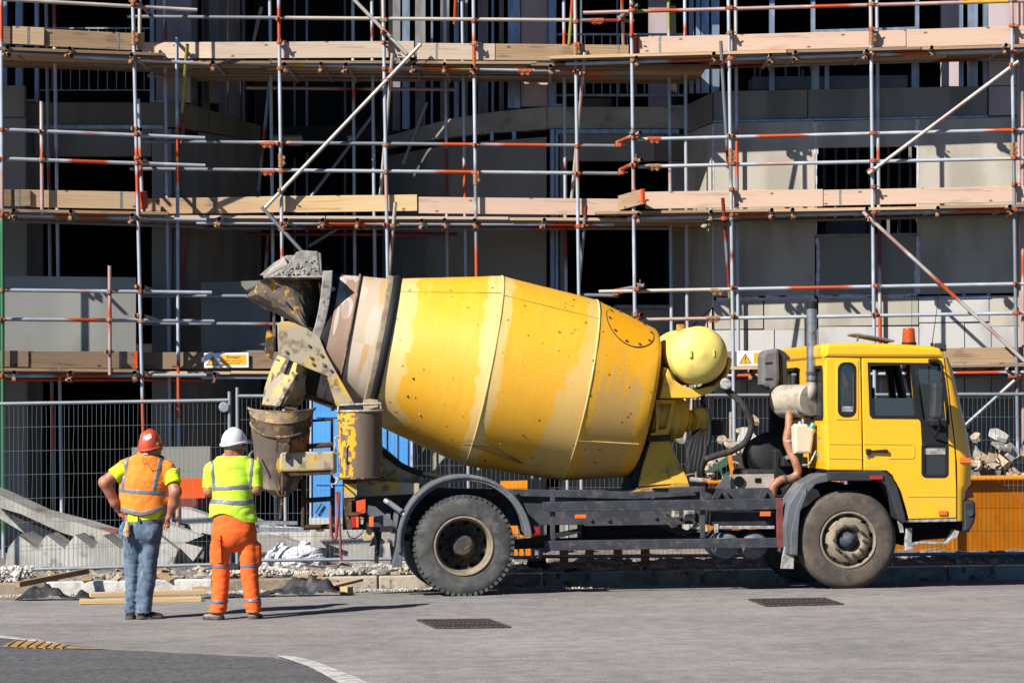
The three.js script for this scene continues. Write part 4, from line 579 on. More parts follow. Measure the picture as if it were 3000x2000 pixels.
// an outline seen on the plane z = w, carried back to z = w - depth
const slabT = (pts, w, depth, bevel = 0, holes = []) => extrude(outline(pts, w), depth, bevel, holes.map((h) => outline(h, w))).translate(0, 0, w - depth);
const rr = (x0, y0, x1, y1, r, n) => roundRect(x0, y0, x1, y1, r, n);
const barT = (x0, y0, x1, y1, w, d, bevel = 0.006) => slabT([[x0, y0], [x1, y0], [x1, y1], [x0, y1]], w, d, bevel);
{
  const TP = (name, geo, mat, parent = T, label) => part(name, geo, mat, parent, label);
  // ---- wheels
  const wheel = (px, py, rpx, w, { dish, tyreMat, y0 = 0, wide = 0.3, detail = true, cx, cr }) => {
    const c = L(px, py, w), R = cr ?? L(px + rpx, py, w).x - c.x, g = new THREE.Group(); g.name = 'wheel'; T.add(g); g.position.set(cx ?? c.x, R + y0 - 0.012, w);
    const rim = R * 0.565, prof = [[rim, -0.03], [rim + 0.015, -0.006], [rim + 0.035, -0.004], [rim + 0.06, 0.0], [R * 0.8, 0.006], [R * 0.9, -0.004], [R * 0.955, -0.022], [R * 0.985, -0.045], [R, -0.075], [R, -wide + 0.075], [R * 0.985, -wide + 0.045], [R * 0.9, -wide + 0.004], [R * 0.75, -wide], [rim, -wide + 0.02]];
    const ty = [place(lathe(prof, 72), 0, 0, 0, Math.PI / 2)];
    if (detail && dish) for (let i = 0; i < 54; i++) { const a = i / 54 * 2 * Math.PI; for (const s of [0, 1]) ty.push(place(new THREE.BoxGeometry(0.036, 0.05, 0.09), Math.sin(a + s * 0.07) * (R - 0.0255), Math.cos(a + s * 0.07) * (R - 0.0255), s ? -wide + 0.06 : -0.058, 0, 0, -a - s * 0.07)); for (const z of [0.35, 0.5, 0.65]) ty.push(place(new THREE.BoxGeometry(0.05, 0.02, 0.03), Math.sin(a) * (R - 0.005), Math.cos(a) * (R - 0.005), -wide * z, 0, 0, -a)); }
    if (detail && !dish) { for (const q of [0.25, 0.42, 0.58, 0.75]) ty.push(place(lathe([[R - 0.004, -wide * q - 0.022], [R + 0.006, -wide * q - 0.018], [R + 0.006, -wide * q + 0.018], [R - 0.004, -wide * q + 0.022]], 72), 0, 0, 0, Math.PI / 2)); }
    TP('tyre', uvBox(merge(ty), 1), tyreMat, g);
    if (dish) {   // deep dish of a twin rear wheel
      const d = place(lathe([[rim + 0.012, 0.0], [rim + 0.004, 0.008], [rim - 0.012, 0.004], [rim - 0.02, -0.03], [rim - 0.04, -0.19]], 56), 0, 0, 0, Math.PI / 2); const dd = place(lathe([[rim - 0.04, -0.19], [rim * 0.84, -0.235], [rim * 0.7, -0.25], [rim * 0.42, -0.25], [rim * 0.42, -0.255]], 56), 0, 0, 0, Math.PI / 2);
      TP('rim', uvBox(d), M.rim, g); TP('wheel_disc', uvBox(dd), M.disc, g);
      for (let i = 0; i < 10; i++) { const a = i / 10 * 6.283 + 0.2; TP('vent_hole', uvBox(place(new THREE.CylinderGeometry(0.026, 0.026, 0.012, 12), Math.sin(a) * rim * 0.8, Math.cos(a) * rim * 0.8, -0.238, Math.PI / 2 - 0.5 * Math.cos(a), 0, 0.5 * Math.sin(a))), M.black, g); }
      for (let i = 0; i < 10; i++) { const a = i / 10 * 6.283 + 0.5; TP('wheel_nut', place(uvBox(new THREE.CylinderGeometry(0.017, 0.02, 0.05, 6)), Math.sin(a) * rim * 0.58, Math.cos(a) * rim * 0.58, -0.235, Math.PI / 2), M.hub, g); }
      TP('hub', uvBox(place(lathe([[0, -0.1], [0.07, -0.1], [0.1, -0.108], [0.112, -0.13], [0.115, -0.2], [0.14, -0.205], [0.14, -0.25]], 32), 0, 0, 0, Math.PI / 2)), M.disc, g);
      const pl = TP('mud_patch', uvBox(place(new THREE.SphereGeometry(0.028, 10, 8).scale(1.5, 0.6, 0.2), 0.045, -0.02, 0, 0, 0, 0.6)), M.muck, g); pl.position.z = -0.1;
    } else {     // front wheel: the disc bulges out
      const d = place(lathe([[rim + 0.012, -0.004], [rim + 0.004, 0.004], [rim - 0.014, 0.0], [rim - 0.022, -0.05], [rim - 0.03, -0.07], [rim * 0.86, -0.035], [rim * 0.78, -0.004], [rim * 0.6, 0.016], [rim * 0.46, 0.014], [rim * 0.42, -0.03], [rim * 0.4, -0.04]], 56), 0, 0, 0, Math.PI / 2);
      TP('rim', uvBox(d), M.rim, g);
      for (let i = 0; i < 10; i++) { const a = i / 10 * 6.283 + 0.1; TP('vent_hole', uvBox(place(new THREE.CylinderGeometry(0.03, 0.03, 0.02, 12).scale(1.1, 1, 0.75), Math.sin(a) * rim * 0.85, Math.cos(a) * rim * 0.85, -0.026, Math.PI / 2 - 0.55 * Math.cos(a) * -1, 0, -0.55 * Math.sin(a) * 1)), M.black, g); }
      for (let i = 0; i < 10; i++) { const a = i / 10 * 6.283 + 0.35; TP('wheel_nut', place(uvBox(new THREE.CylinderGeometry(0.016, 0.019, 0.045, 6)), Math.sin(a) * rim * 0.54, Math.cos(a) * rim * 0.54, 0.03, Math.PI / 2), M.hub, g); }
      TP('hub', uvBox(place(lathe([[0, 0.07], [0.03, 0.07], [0.035, 0.055], [0.06, 0.05], [0.075, 0.02], [0.09, -0.02], [0.12, -0.045]], 32), 0, 0, 0, Math.PI / 2)), M.chassis, g);
    }
    return g;
  };
  wheel(1359, 1597, 149, 0.0, { dish: true, tyreMat: M.tyre });
  wheel(2487, 1581, 141, 0.02, { dish: false, tyreMat: M.tyreBrown });
  const rc = L(1359, 1597, 0).x, rR = L(1508, 1597, 0).x - rc, fc = L(2487, 1581, 0.02).x, fR = L(2628, 1581, 0.02).x - fc, dip = -0.07;
  for (const [w, c, R, y0] of [[-0.34, rc, rR, -0.01], [-1.72, rc, rR, dip + 0.01], [-2.06, rc, rR, dip], [-2.0, fc, fR, dip]]) wheel(1400, 1600, 0, w, { dish: w > -1.9 && w < 0, tyreMat: c === fc ? M.tyreBrown : M.tyre, y0, cx: c, cr: R, detail: w > -0.5 });
  TP('axle', uvBox(merge([rod(V(rc, rR, -0.25), V(rc, rR, -2.1), 0.08, 12), rod(V(fc, fR * 0.9, -0.25), V(fc, fR * 0.9, -2.1), 0.06, 12), place(new THREE.SphereGeometry(0.24, 16, 12), rc, rR, -1.1)])), M.chassisDark);

  // ---- chassis rails, cross members, side guards
  const yr = L2(1700, 1432, -0.72)[1], yb = L2(1700, 1520, -0.72)[1];
  for (const w of [-0.72, -1.55]) TP('chassis_rail', slabT([[1010, 1440], [2760, 1425], [2760, 1505], [2300, 1530], [1010, 1545]], w, 0.09, 0.004), M.chassis);
  const xs = [1080, 1380, 1700, 2000, 2300, 2600]; for (const x of xs) { const q = L(x, 1490, -0.8); TP('cross_member', box(0.1, 0.2, 0.8, q.x, q.y, -1.22), M.chassisDark); }
  TP('frame_plate', slabT([[1712, 1500], [2035, 1494], [2035, 1535], [1712, 1540]], -0.68, 0.02), M.chassis);
  for (const [x, y] of [[1730, 1522], [1782, 1522], [1920, 1515], [1950, 1505], [1990, 1515]]) TP('bolt', place(uvBox(new THREE.CylinderGeometry(0.018, 0.018, 0.02, 6)), ...L(x, y, -0.665).toArray(), Math.PI / 2), M.hub);
  const guard = new THREE.Group(); guard.name = 'side_guard'; T.add(guard);
  TP('rail', slabT([[1591, 1470], [2284, 1460], [2284, 1492], [1591, 1499]], -0.1, 0.04, 0.006), M.chassis, guard); TP('rail', slabT([[1595, 1584], [2284, 1575], [2284, 1604], [1595, 1613]], -0.1, 0.04, 0.006), M.chassis, guard);
  for (const [x0, y0, x1, y1] of [[1613, 1432, 1627, 1583], [2053, 1424, 2067, 1576]]) TP('post', barT(x0, y0, x1, y1, -0.142, 0.04), M.chassis, guard);
  TP('end_post', slabT([[2276, 1458], [2294, 1458], [2297, 1604], [2279, 1604]], -0.09, 0.05, 0.004), M.redPrimer, guard);
  for (const [x0, y0, x1, y1] of [[1685, 1507, 1718, 1518], [2228, 1496, 2259, 1512]]) TP('marker_lamp', barT(x0, y0, x1, y1, -0.12, 0.03, 0.004), M.lampOrange, guard);
  // top brackets and small frame ahead of the drum
  TP('top_bracket', slabT([[1912, 1430], [1960, 1430], [1960, 1445], [2060, 1440], [2060, 1425], [1915, 1430]], -0.15, 0.04), M.chassis);
  TP('top_bracket', slabT([[1912, 1430], [2046, 1424], [2046, 1440], [1950, 1445], [1912, 1462]], -0.18, 0.05, 0.004), M.chassis);
  TP('chassis_rail', slabT([[2062, 1432], [2255, 1430], [2255, 1462], [2062, 1462]], -0.35, 0.06, 0.004), M.chassis);
  for (const x of [2098, 2232]) TP('bracket', slabT([[x - 8, 1462], [x, 1434], [x + 14, 1430], [x + 28, 1434], [x + 42, 1462], [x + 30, 1462], [x + 18, 1442], [x + 6, 1462]], -0.28, 0.05), M.chassis);
  TP('gusset', slabT([[2098, 1430], [2127, 1392], [2139, 1390], [2141, 1430]], -0.4, 0.04), M.guard);
  TP('engine_panel', slabT([[2142, 1390], [2268, 1388], [2270, 1428], [2142, 1430]], -0.45, 0.06), M.muffler); TP('panel_grille', place(uvBox(new THREE.CylinderGeometry(0.055, 0.055, 0.02, 20)), ...L(2166, 1410, -0.44).toArray(), Math.PI / 2), M.black); TP('panel_slot', barT(2213, 1400, 2230, 1413, -0.44, 0.02, 0.002), M.black);
  // battery / tank box and air tanks under the front
  TP('battery_box', barT(2086, 1500, 2276, 1540, -0.2, 0.5, 0.01), M.chassisDark); TP('box_strip', barT(2108, 1540, 2270, 1549, -0.18, 0.06, 0.004), M.silver); TP('latch', barT(2094, 1535, 2106, 1560, -0.17, 0.03, 0.004), M.silver);
  for (const x of [2130, 2214]) { const a = L(x, 1597, -0.22); TP('air_tank', uvBox(place(lathe([[0, 0.02], [0.06, 0.015], [0.11, 0], [0.135, -0.03], [0.14, -0.06], [0.14, -0.62], [0.1, -0.66], [0, -0.67]], 28), a.x, a.y, a.z, Math.PI / 2)), M.guard); }
  TP('fuel_tank', rbox(1.1, 0.36, 0.5, 0.06, L(1900, 1560, -0.5).x, L(1900, 1560, -0.5).y, -1.9), M.chassisDark);
  const hs = []; const R = rng(41); for (let i = 0; i < 9; i++) hs.push(hose([L(1945 + R() * 10, 1508 + R() * 8, -0.45), L(1965 + R() * 15, 1530 + R() * 25, -0.38), L(2000 + R() * 14, 1552 + R() * 16, -0.36), L(2040 + R() * 10, 1520 + R() * 36, -0.42)], 0.011, 16, 6)); TP('brake_hose', uvBox(merge(hs)), M.rubberDusty);
  TP('valve', merge([rbox(0.12, 0.1, 0.1, 0.02, ...L(2020, 1506, -0.5).toArray()), rbox(0.08, 0.12, 0.1, 0.02, ...L(1980, 1500, -0.52).toArray())]), M.splat);
  for (const [a, b] of [[[1512, 1445, -0.3], [1562, 1560, -0.5]], [[1860, 1500, -0.75], [1990, 1560, -0.8]]]) TP('spring', uvBox(merge([rod(L(...a), L(...b), 0.03, 8)])), M.chassisDark);
  TP('leaf_spring', slabT([[1170, 1560], [1358, 1600], [1560, 1575], [1700, 1548], [1700, 1560], [1560, 1595], [1358, 1622], [1170, 1580]], -0.78, 0.09, 0.004), M.chassisDark);
  TP('drive_shaft', uvBox(rod(L(1400, 1600, -1.15), L(2300, 1560, -1.15), 0.05, 10)), M.chassisDark);
  TP('engine_block', merge([rbox(0.9, 0.5, 0.8, 0.05, ...L(2330, 1480, -1.1).toArray()), rbox(0.5, 0.35, 0.7, 0.05, ...L(2230, 1420, -1.1).toArray()), rbox(0.9, 0.5, 1.2, 0.05, ...L(2560, 1490, -1.15).toArray())]), M.chassisDark);

  // ---- mudguards
  { const c = L(1362, 1588, 0.02), px = (p) => p * (L(1462, 1588, 0.02).x - c.x) / 100, r0 = px(179), r1 = px(196), o = [], inn = [];
    for (let i = 0; i <= 28; i++) { const a = (188 - i * 184 / 28) * Math.PI / 180; o.push([c.x + Math.cos(a) * r1 * 1.0, c.y + Math.sin(a) * r1 * 1.0]); inn.push([c.x + Math.cos(a) * r0, c.y + Math.sin(a) * r0]); }
    const mg = TP('rear_mudguard', extrude([...o, ...inn.reverse()], 0.62, 0.012).translate(0, 0, -0.58), M.guard);
    TP('lip', extrude([...o.map(([x, y]) => [c.x + (x - c.x) * 1.008, c.y + (y - c.y) * 1.008]), ...[...o].reverse().map(([x, y]) => [c.x + (x - c.x) * 0.955, c.y + (y - c.y) * 0.955])], 0.03, 0.01).translate(0, 0, 0.03), M.guard, mg);
    TP('mud_flap', slabT([[1166, 1552], [1182, 1550], [1178, 1600], [1180, 1630], [1176, 1662], [1150, 1660], [1160, 1620], [1164, 1590]], 0.03, 0.55, 0.006), M.guard, mg); TP('reflector', barT(1170, 1595, 1177, 1616, 0.045, 0.02, 0.004), M.lampRed, mg);
    TP('stay', uvBox(merge([rod(L(1128, 1465, -0.25), L(1185, 1508, -0.05), 0.025, 8), rod(L(1185, 1508, -0.05), L(1200, 1520, -0.05), 0.012, 6)])), M.silver, mg); TP('grip', uvBox(rod(L(1140, 1472, -0.2), L(1178, 1500, -0.04), 0.03, 8)), M.guard, mg);
  }
  { const c = L(2487, 1581, 0.03);
    const mg = TP('front_mudguard', slabT([[2436, 1384], [2400, 1392], [2352, 1416], [2330, 1450], [2310, 1480], [2300, 1540], [2303, 1620], [2318, 1628], [2338, 1628], [2340, 1560], [2344, 1500], [2362, 1452], [2392, 1418], [2440, 1408]], 0.03, 0.55, 0.012), M.guard);
    TP('inner_edge', slabT([[2362, 1430], [2336, 1480], [2318, 1560], [2317, 1624], [2338, 1626], [2340, 1560], [2345, 1500], [2366, 1446]], 0.045, 0.03, 0.008), M.guard, mg);
    TP('mud_flap', slabT([[2300, 1600], [2328, 1624], [2326, 1666], [2288, 1665], [2292, 1630]], 0.0, 0.02, 0.004), M.silver, mg); }

  // ---- cab
  const cab = new THREE.Group(); cab.name = 'cab'; T.add(cab);
  const W0 = 0.05, WB = -2.18;   // near and far sides
  const CP = (n, g, m, l) => TP(n, g, m, cab, l);
  const qwin = rr(2457, 1062, 2509, 1221, 20), dwin = [[2548, 1068], [2672, 1065], [2687, 1222], [2556, 1220], [2553, 1210]], lwin = [[2697, 1240], [2780, 1240], [2779, 1394], [2704, 1396]];
  // rear quarter panel
  CP('quarter_panel', slabT([[2421, 1046], [2522.5, 1048.5], [2526, 1220], [2528.5, 1378], [2427, 1377], [2425, 1300], [2421, 1200], [2419, 1110]], W0, 0.05, 0.012, [rr(2459, 1064, 2507, 1219, 18)]), M.cab);
  CP('window_rubber', slabT(rr(2455, 1060, 2511, 1223, 22), W0 + 0.008, 0.03, 0.005, [rr(2462, 1068, 2504, 1214, 16)]), M.rubber);
  CP('quarter_window', slabT(rr(2460, 1066, 2506, 1217, 17), W0 - 0.012, 0.004), M.glass); CP('panel_ridge', slabT([[2450, 1056], [2516, 1056], [2516, 1230], [2450, 1230]], W0 + 0.006, 0.02, 0.006, [rr(2454, 1059, 2512, 1224, 22)]), M.cab);
  // door
  const door = TP('door', slabT([[2526, 1048.5], [2767, 1049], [2772, 1085], [2778, 1128], [2788, 1220], [2797, 1290], [2801, 1340], [2804, 1440], [2804, 1517], [2662, 1521], [2656, 1492], [2632, 1424], [2618, 1394], [2600, 1379], [2532, 1378], [2529, 1230]], W0 + 0.002, 0.05, 0.01, [dwin, [[2680, 1069], [2753, 1071], [2765, 1130], [2775, 1236], [2714, 1238], [2702, 1230]], rr(2703, 1297, 2777, 1396, 12)]), M.cab, cab);
  TP('door_window_frame', slabT([[2543, 1061], [2760, 1063], [2770, 1108], [2779, 1180], [2784, 1242], [2768, 1250], [2712, 1246], [2701, 1240], [2696, 1232], [2690, 1226], [2556, 1225], [2549, 1216]], W0 + 0.012, 0.03, 0.005, [[[2549, 1069], [2669, 1066], [2677, 1140], [2684, 1219], [2559, 1218], [2555, 1212]], [[2680, 1070], [2752, 1072], [2764, 1130], [2772, 1200], [2774, 1232], [2714, 1236], [2704, 1228], [2692, 1150]]]), M.rubber, door);
  TP('quarter_light', slabT([[2676, 1066], [2756, 1068], [2768, 1130], [2778, 1238], [2712, 1240], [2700, 1230]], W0 - 0.014, 0.004), M.tint, door);
  TP('window_pane', slabT([[2548, 1166], [2692, 1166], [2694, 1228], [2554, 1224]], W0 - 0.018, 0.004), M.tint, door);
  TP('black_moulding', slabT([[2698, 1230], [2716, 1243], [2770, 1247], [2780, 1238], [2780, 1300], [2702, 1300]], W0 + 0.008, 0.03, 0.006), M.rubber, door);
  TP('window_rubber', slabT(rr(2701, 1294, 2780, 1399, 14), W0 + 0.01, 0.03, 0.005, [rr(2708, 1301, 2774, 1392, 10)]), M.rubber, door);
  TP('lower_window', slabT(rr(2706, 1299, 2776, 1394, 10), W0 - 0.01, 0.004), M.tint, door); TP('sticker', slabT([[2708, 1313], [2771, 1313], [2771, 1331], [2708, 1331]], W0 - 0.004, 0.003), M.silver, door);
  TP('handle', merge([slabT([[2539, 1315], [2553, 1315], [2555, 1319], [2598, 1316], [2603, 1317], [2603, 1327], [2555, 1325], [2553, 1331], [2540, 1331]], W0 + 0.035, 0.03, 0.006)]), M.rubber, door);
  TP('handle_recess', slabT(rr(2556, 1306, 2592, 1334, 9), W0 + 0.004, 0.01, 0.002), M.cab, door); TP('lock', place(uvBox(new THREE.CylinderGeometry(0.015, 0.015, 0.012, 12)), ...L(2544, 1337, W0 + 0.008).toArray(), Math.PI / 2), M.silver, door);
  TP('crease', merge([slabT([[2532, 1298], [2676, 1299], [2678, 1302], [2532, 1301.5]], W0 + 0.008, 0.012, 0.003), slabT([[2676, 1299], [2681, 1306], [2681, 1338], [2676, 1343], [2676, 1340], [2678, 1336], [2678, 1306]], W0 + 0.008, 0.012, 0.002), slabT([[2606, 1341], [2676, 1341], [2676, 1344], [2606, 1344]], W0 + 0.008, 0.012, 0.002), slabT([[2658, 1451], [2803, 1451], [2803, 1455], [2662, 1455]], W0 + 0.008, 0.012, 0.003)]), M.cab, door);
  CP('crease', merge([slabT([[2430, 1298], [2526, 1299], [2526, 1302], [2430, 1301.5]], W0 + 0.006, 0.012, 0.003), slabT([[2431, 1340], [2527, 1342], [2527, 1345], [2431, 1343]], W0 + 0.006, 0.012, 0.002)]), M.cab);
  TP('side_lamp', barT(2752, 1495.5, 2777, 1509, W0 + 0.02, 0.03, 0.005), M.lampOrange, door); TP('seal', slabT([[2524, 1050], [2767, 1050], [2803, 1340], [2803, 1516], [2663, 1520], [2618, 1394], [2531, 1377]], W0 - 0.05, 0.02, 0, [dwin, [[2682, 1071], [2751, 1073], [2763, 1130], [2772, 1233], [2716, 1235], [2705, 1228]], lwin]), M.black, door);
  TP('step_edge', slabT([[2657, 1523], [2804, 1519], [2804, 1527], [2657, 1530]], W0, 0.1, 0.003), M.silver, door);
  // wheel arch trim
  CP('arch_trim', slabT([[2428, 1381], [2580, 1379], [2600, 1384], [2614, 1396], [2630, 1424], [2645, 1478], [2658, 1530], [2646, 1532], [2634, 1520], [2614, 1462], [2600, 1426], [2588, 1414], [2568, 1409], [2440, 1408], [2428, 1408]], W0 + 0.045, 0.3, 0.012), M.plasticDark); CP('marker_lamp', barT(2551, 1393, 2588, 1404, W0 + 0.065, 0.03, 0.005), M.lampRed);
  CP('arch_lining', slabT([[2436, 1408], [2570, 1409], [2590, 1417], [2612, 1470], [2636, 1530], [2690, 1530], [2690, 1380], [2436, 1380]], W0 - 0.26, 1.7), M.black);
  // roof
  CP('roof', slabT([[2417, 1046], [2418, 1014], [2428, 1006], [2520, 1004], [2640, 1008], [2735, 1014], [2756, 1020], [2766, 1034], [2768, 1047]], W0 + 0.02, W0 + 0.04 - WB, 0.035, []), M.cab);
  CP('roof_hatch', merge([place(rbox(0.42, 0.025, 0.42, 0.01, 0, 0, 0), ...L(2552, 990, -0.8).toArray(), 0, 0, -0.19), rod(L(2512, 1000, -0.6), L(2515, 985, -0.6), 0.012, 6)]), M.guard);
  const bq = L(2664, 1003, -0.7); CP('beacon', place(lathe([[0, 0.155], [0.05, 0.152], [0.062, 0.14], [0.07, 0.02], [0.07, 0]], 24), bq.x, bq.y, bq.z), M.beacon); CP('beacon_core', place(uvBox(new THREE.CylinderGeometry(0.025, 0.03, 0.11, 12)), bq.x, bq.y + 0.06, bq.z), M.lampOrange); CP('beacon_base', place(uvBox(new THREE.CylinderGeometry(0.075, 0.08, 0.03, 24)), bq.x, bq.y - 0.012, bq.z), M.rubber);
  CP('aerial', uvBox(merge([rod(L(2731, 1012, -0.4), L(2757, 826, -0.4), 0.005, 5, 0.003), rod(L(2731, 1016, -0.4), L(2732, 1004, -0.4), 0.016, 8)])), M.rubber); CP('aerial', uvBox(rod(L(2672, 1010, -1.6), L(2673, 840, -1.6), 0.003, 5)), M.rubber);
  CP('roof_lamp', slabT([[2750, 1012], [2753, 1004], [2770, 1004], [2774, 1010], [2775, 1028], [2752, 1020]], -0.05, 0.2, 0.01), M.plasticDark);
  // rear wall with two windows, built across the cab
  { const xr = L(2421, 1200, W0).x, yT = L2(2421, 1046, W0)[1], yB = L2(2425, 1375, W0)[1], zw = (a) => W0 - 0.03 - a;
    const rw = extrude([[-(W0 - WB) + 0.06, yB], [-0.03, yB], [-0.03, yT + 0.04], [-(W0 - WB) + 0.06, yT + 0.04]], 0.04, 0.006, [roundRect(-0.66, yT - 0.62, -0.1, yT - 0.1, 0.05), roundRect(-1.9, yT - 0.62, -1.3, yT - 0.1, 0.05)]); rw.rotateY(-Math.PI / 2); rw.translate(xr + 0.03, 0, W0); CP('rear_wall', uvBox(rw), M.cab);
    for (const [a, b] of [[-0.66, -0.1], [-1.9, -1.3]]) { const g = extrude(roundRect(a, yT - 0.62, b, yT - 0.1, 0.05), 0.004).rotateY(-Math.PI / 2).translate(xr + 0.012, 0, W0); CP('rear_window', g, M.tint); const fr = extrude(roundRect(a - 0.02, yT - 0.64, b + 0.02, yT - 0.08, 0.06), 0.02, 0.004, [roundRect(a + 0.015, yT - 0.605, b - 0.015, yT - 0.115, 0.04)]).rotateY(-Math.PI / 2).translate(xr - 0.004, 0, W0); CP('window_rubber', fr, M.rubber); }
    CP('roof_rear', place(rbox(0.1, 0.16, W0 - WB - 0.1, 0.05, 0, 0, 0), xr + 0.02, yT + 0.06, (W0 + WB) / 2), M.cab);
    // far side, with its window opening, floor and front
    CP('far_side', slabT([[2421, 1046], [2767, 1049], [2788, 1220], [2801, 1340], [2804, 1517], [2662, 1521], [2632, 1424], [2600, 1379], [2427, 1377]].map(([x, y]) => [x, y]), W0, 0.05, 0.01, [dwin, [[2690, 1070], [2750, 1072], [2772, 1232], [2714, 1236]]]).translate(0, 0, WB - W0 + 0.05), M.cab);
    CP('door_lining', slabT([[2425, 1050], [2765, 1053], [2786, 1220], [2799, 1340], [2801, 1510], [2662, 1515], [2632, 1424], [2600, 1379], [2430, 1377]], W0, 0.02, 0, [[[2548, 1068], [2676, 1065], [2690, 1225], [2556, 1220]], [[2690, 1070], [2750, 1072], [2772, 1232], [2714, 1236]]]).translate(0, 0, WB - W0 + 0.075), M.plasticDark); CP('floor', box(L(2790, 1400, 0).x - xr, 0.06, 2.1, (L(2790, 1400, 0).x + xr) / 2, L2(2600, 1372, 0)[1], (W0 + WB) / 2), M.black); CP('lining', box(L(2700, 1100, 0).x - xr - 0.1, 0.03, 2.1, (L(2700, 1100, 0).x + xr) / 2, yT - 0.02, (W0 + WB) / 2), M.plasticDark);
    const seat = (z) => { const q = L(2545, 1290, W0); return merge([rbox(0.16, 0.72, 0.5, 0.06, q.x, q.y + 0.3, z, 0, 0, 0.12), rbox(0.5, 0.16, 0.5, 0.06, q.x + 0.26, q.y - 0.04, z), rbox(0.12, 0.2, 0.28, 0.05, q.x - 0.07, q.y + 0.72, z)]); };
    CP('seat', seat(-0.55), M.plasticDark); CP('seat', seat(-1.6), M.plasticDark);
    const st = L(2722, 1225, -0.55); CP('steering_wheel', place(uvBox(new THREE.TorusGeometry(0.2, 0.018, 8, 28)), st.x, st.y, st.z, 0, Math.PI / 2 - 0.1, 0.9), M.rubber); CP('dashboard', rbox(0.4, 0.34, 2.0, 0.06, L(2765, 1270, 0).x, L(2765, 1270, 0).y, -1.07), M.plasticDark);
    CP('hanging_jacket', slabT([[2466, 1085], [2478, 1098], [2487, 1130], [2484, 1150], [2480, 1190], [2474, 1205], [2463, 1190]], -0.06, 0.05, 0.012), std({ color: 0x6f9a3a, roughness: 0.9 }), 'green jacket hung behind the rear side window');
    CP('hanging_jacket', slabT([[2466, 1082], [2490, 1125], [2478, 1136], [2470, 1128]], -0.03, 0.02, 0.006), M.mesh, 'orange jacket hung behind the rear side window'); CP('hanging_jacket', slabT([[2478, 1140], [2488, 1140], [2495, 1165], [2490, 1190], [2480, 1190]], -0.035, 0.02, 0.006), std({ color: 0xb02a22, roughness: 0.9 }), 'red jacket hung behind the rear side window');
    CP('sticker', slabT([[2464, 1190], [2500, 1190], [2500, 1205], [2464, 1205]], W0 - 0.005, 0.003), M.silver);
  }
  // front: a rounded skin from the door edge round to the far side
  { const rows = [[1047, 2769, 2775], [1085, 2774, 2791], [1128, 2780, 2800], [1170, 2785, 2811], [1220, 2790, 2824], [1262, 2796, 2834], [1300, 2800, 2840], [1334, 2803, 2846], [1352, 2805, 2847], [1419, 2806, 2846], [1438, 2806, 2830], [1475, 2806, 2828], [1526, 2806, 2826]];
    const grid = rows.map(([y, xd, xf]) => { const a = L(xd, y, W0), f = L(xf, y, -0.12), o = []; const rad = Math.min(0.2, f.x - a.x); o.push(V(a.x, a.y, W0)); for (let i = 0; i <= 6; i++) { const q = i / 6 * Math.PI / 2; o.push(V(f.x - rad + rad * Math.sin(q), a.y, W0 - 0.2 + 0.2 * Math.cos(q))); } for (let i = 1; i <= 4; i++) o.push(V(f.x + 0.03 * Math.sin(i / 4 * Math.PI), a.y, W0 - 0.2 + (WB + 0.2 - W0 + 0.2) * i / 4)); for (let i = 1; i <= 6; i++) { const q = Math.PI / 2 - i / 6 * Math.PI / 2; o.push(V(f.x - rad + rad * Math.sin(q), a.y, WB + 0.2 - 0.2 * Math.cos(q))); } o.push(V(a.x, a.y, WB)); return o; });
    const skin = (r0, r1, c0, c1, off = 0) => { const t = []; for (let j = r0; j < r1; j++) for (let i = c0; i < c1; i++) { const q = [grid[j][i], grid[j][i + 1], grid[j + 1][i + 1], grid[j + 1][i]]; t.push(q[0], q[3], q[2], q[0], q[2], q[1]); } let g = new THREE.BufferGeometry().setFromPoints(t.map((p) => V(p.x + off, p.y, p.z))); g.computeVertexNormals(); g = uvBox(g); return toCreasedNormals(g, 0.7); };
    const n = grid[0].length - 1; CP('front_corner', skin(0, rows.length - 1, 0, 6), M.cab); CP('front_corner', skin(5, rows.length - 1, n - 6, n), M.cab); CP('windscreen_pillar', uvBox(rod(grid[0][n - 3], grid[5][n - 3], 0.05, 8)), M.plasticDark); CP('front_panel', skin(5, rows.length - 1, 6, n - 6), M.cab); CP('windscreen', skin(0, 5, 6, n - 6, -0.01), M.tint); CP('bulkhead', box(0.03, 0.9, 2.1, L(2800, 1400, 0).x - 0.05, L2(2800, 1400, 0)[1], -1.06), M.black);
    CP('indicator', slabT([[2813, 1341], [2847, 1341], [2847, 1356], [2813, 1356]], W0 + 0.005, 0.12, 0.006), M.lampOrange);
    CP('bumper', slabT([[2822, 1467], [2850, 1464], [2861, 1472], [2862, 1510], [2858, 1530], [2842, 1560], [2824, 1556]], 0.02, 2.2, 0.03), M.plasticDark); CP('fog_lamp', place(uvBox(new THREE.CylinderGeometry(0.035, 0.035, 0.02, 14)), ...L(2843, 1502, 0.025).toArray(), Math.PI / 2), M.chassis); CP('headlamp', slabT([[2826, 1440], [2852, 1440], [2856, 1456], [2830, 1462]], -0.1, 0.3, 0.01), M.lampRed);
    CP('wiper_box', slabT([[2826, 1250], [2846, 1256], [2844, 1266], [2832, 1268]], -0.2, 0.1, 0.008), M.rubber);
  }
  // mirrors and their arms
  CP('mirror', slabT([[2741, 1120], [2766, 1126], [2771, 1134], [2768, 1222], [2758, 1228], [2736, 1226], [2732, 1218], [2736, 1130]], W0 + 0.3, 0.14, 0.03), M.plasticDark);
  CP('mirror_arm', uvBox(merge([hose([L(2726, 1058, W0 + 0.02), L(2745, 1056, W0 + 0.15), L(2758, 1060, W0 + 0.22), L(2761, 1120, W0 + 0.25)], 0.012, 16, 6), hose([L(2752, 1225, W0 + 0.25), L(2756, 1245, W0 + 0.2), L(2745, 1270, W0 + 0.08), L(2740, 1282, W0 + 0.03)], 0.012, 16, 6)])), M.rubber);
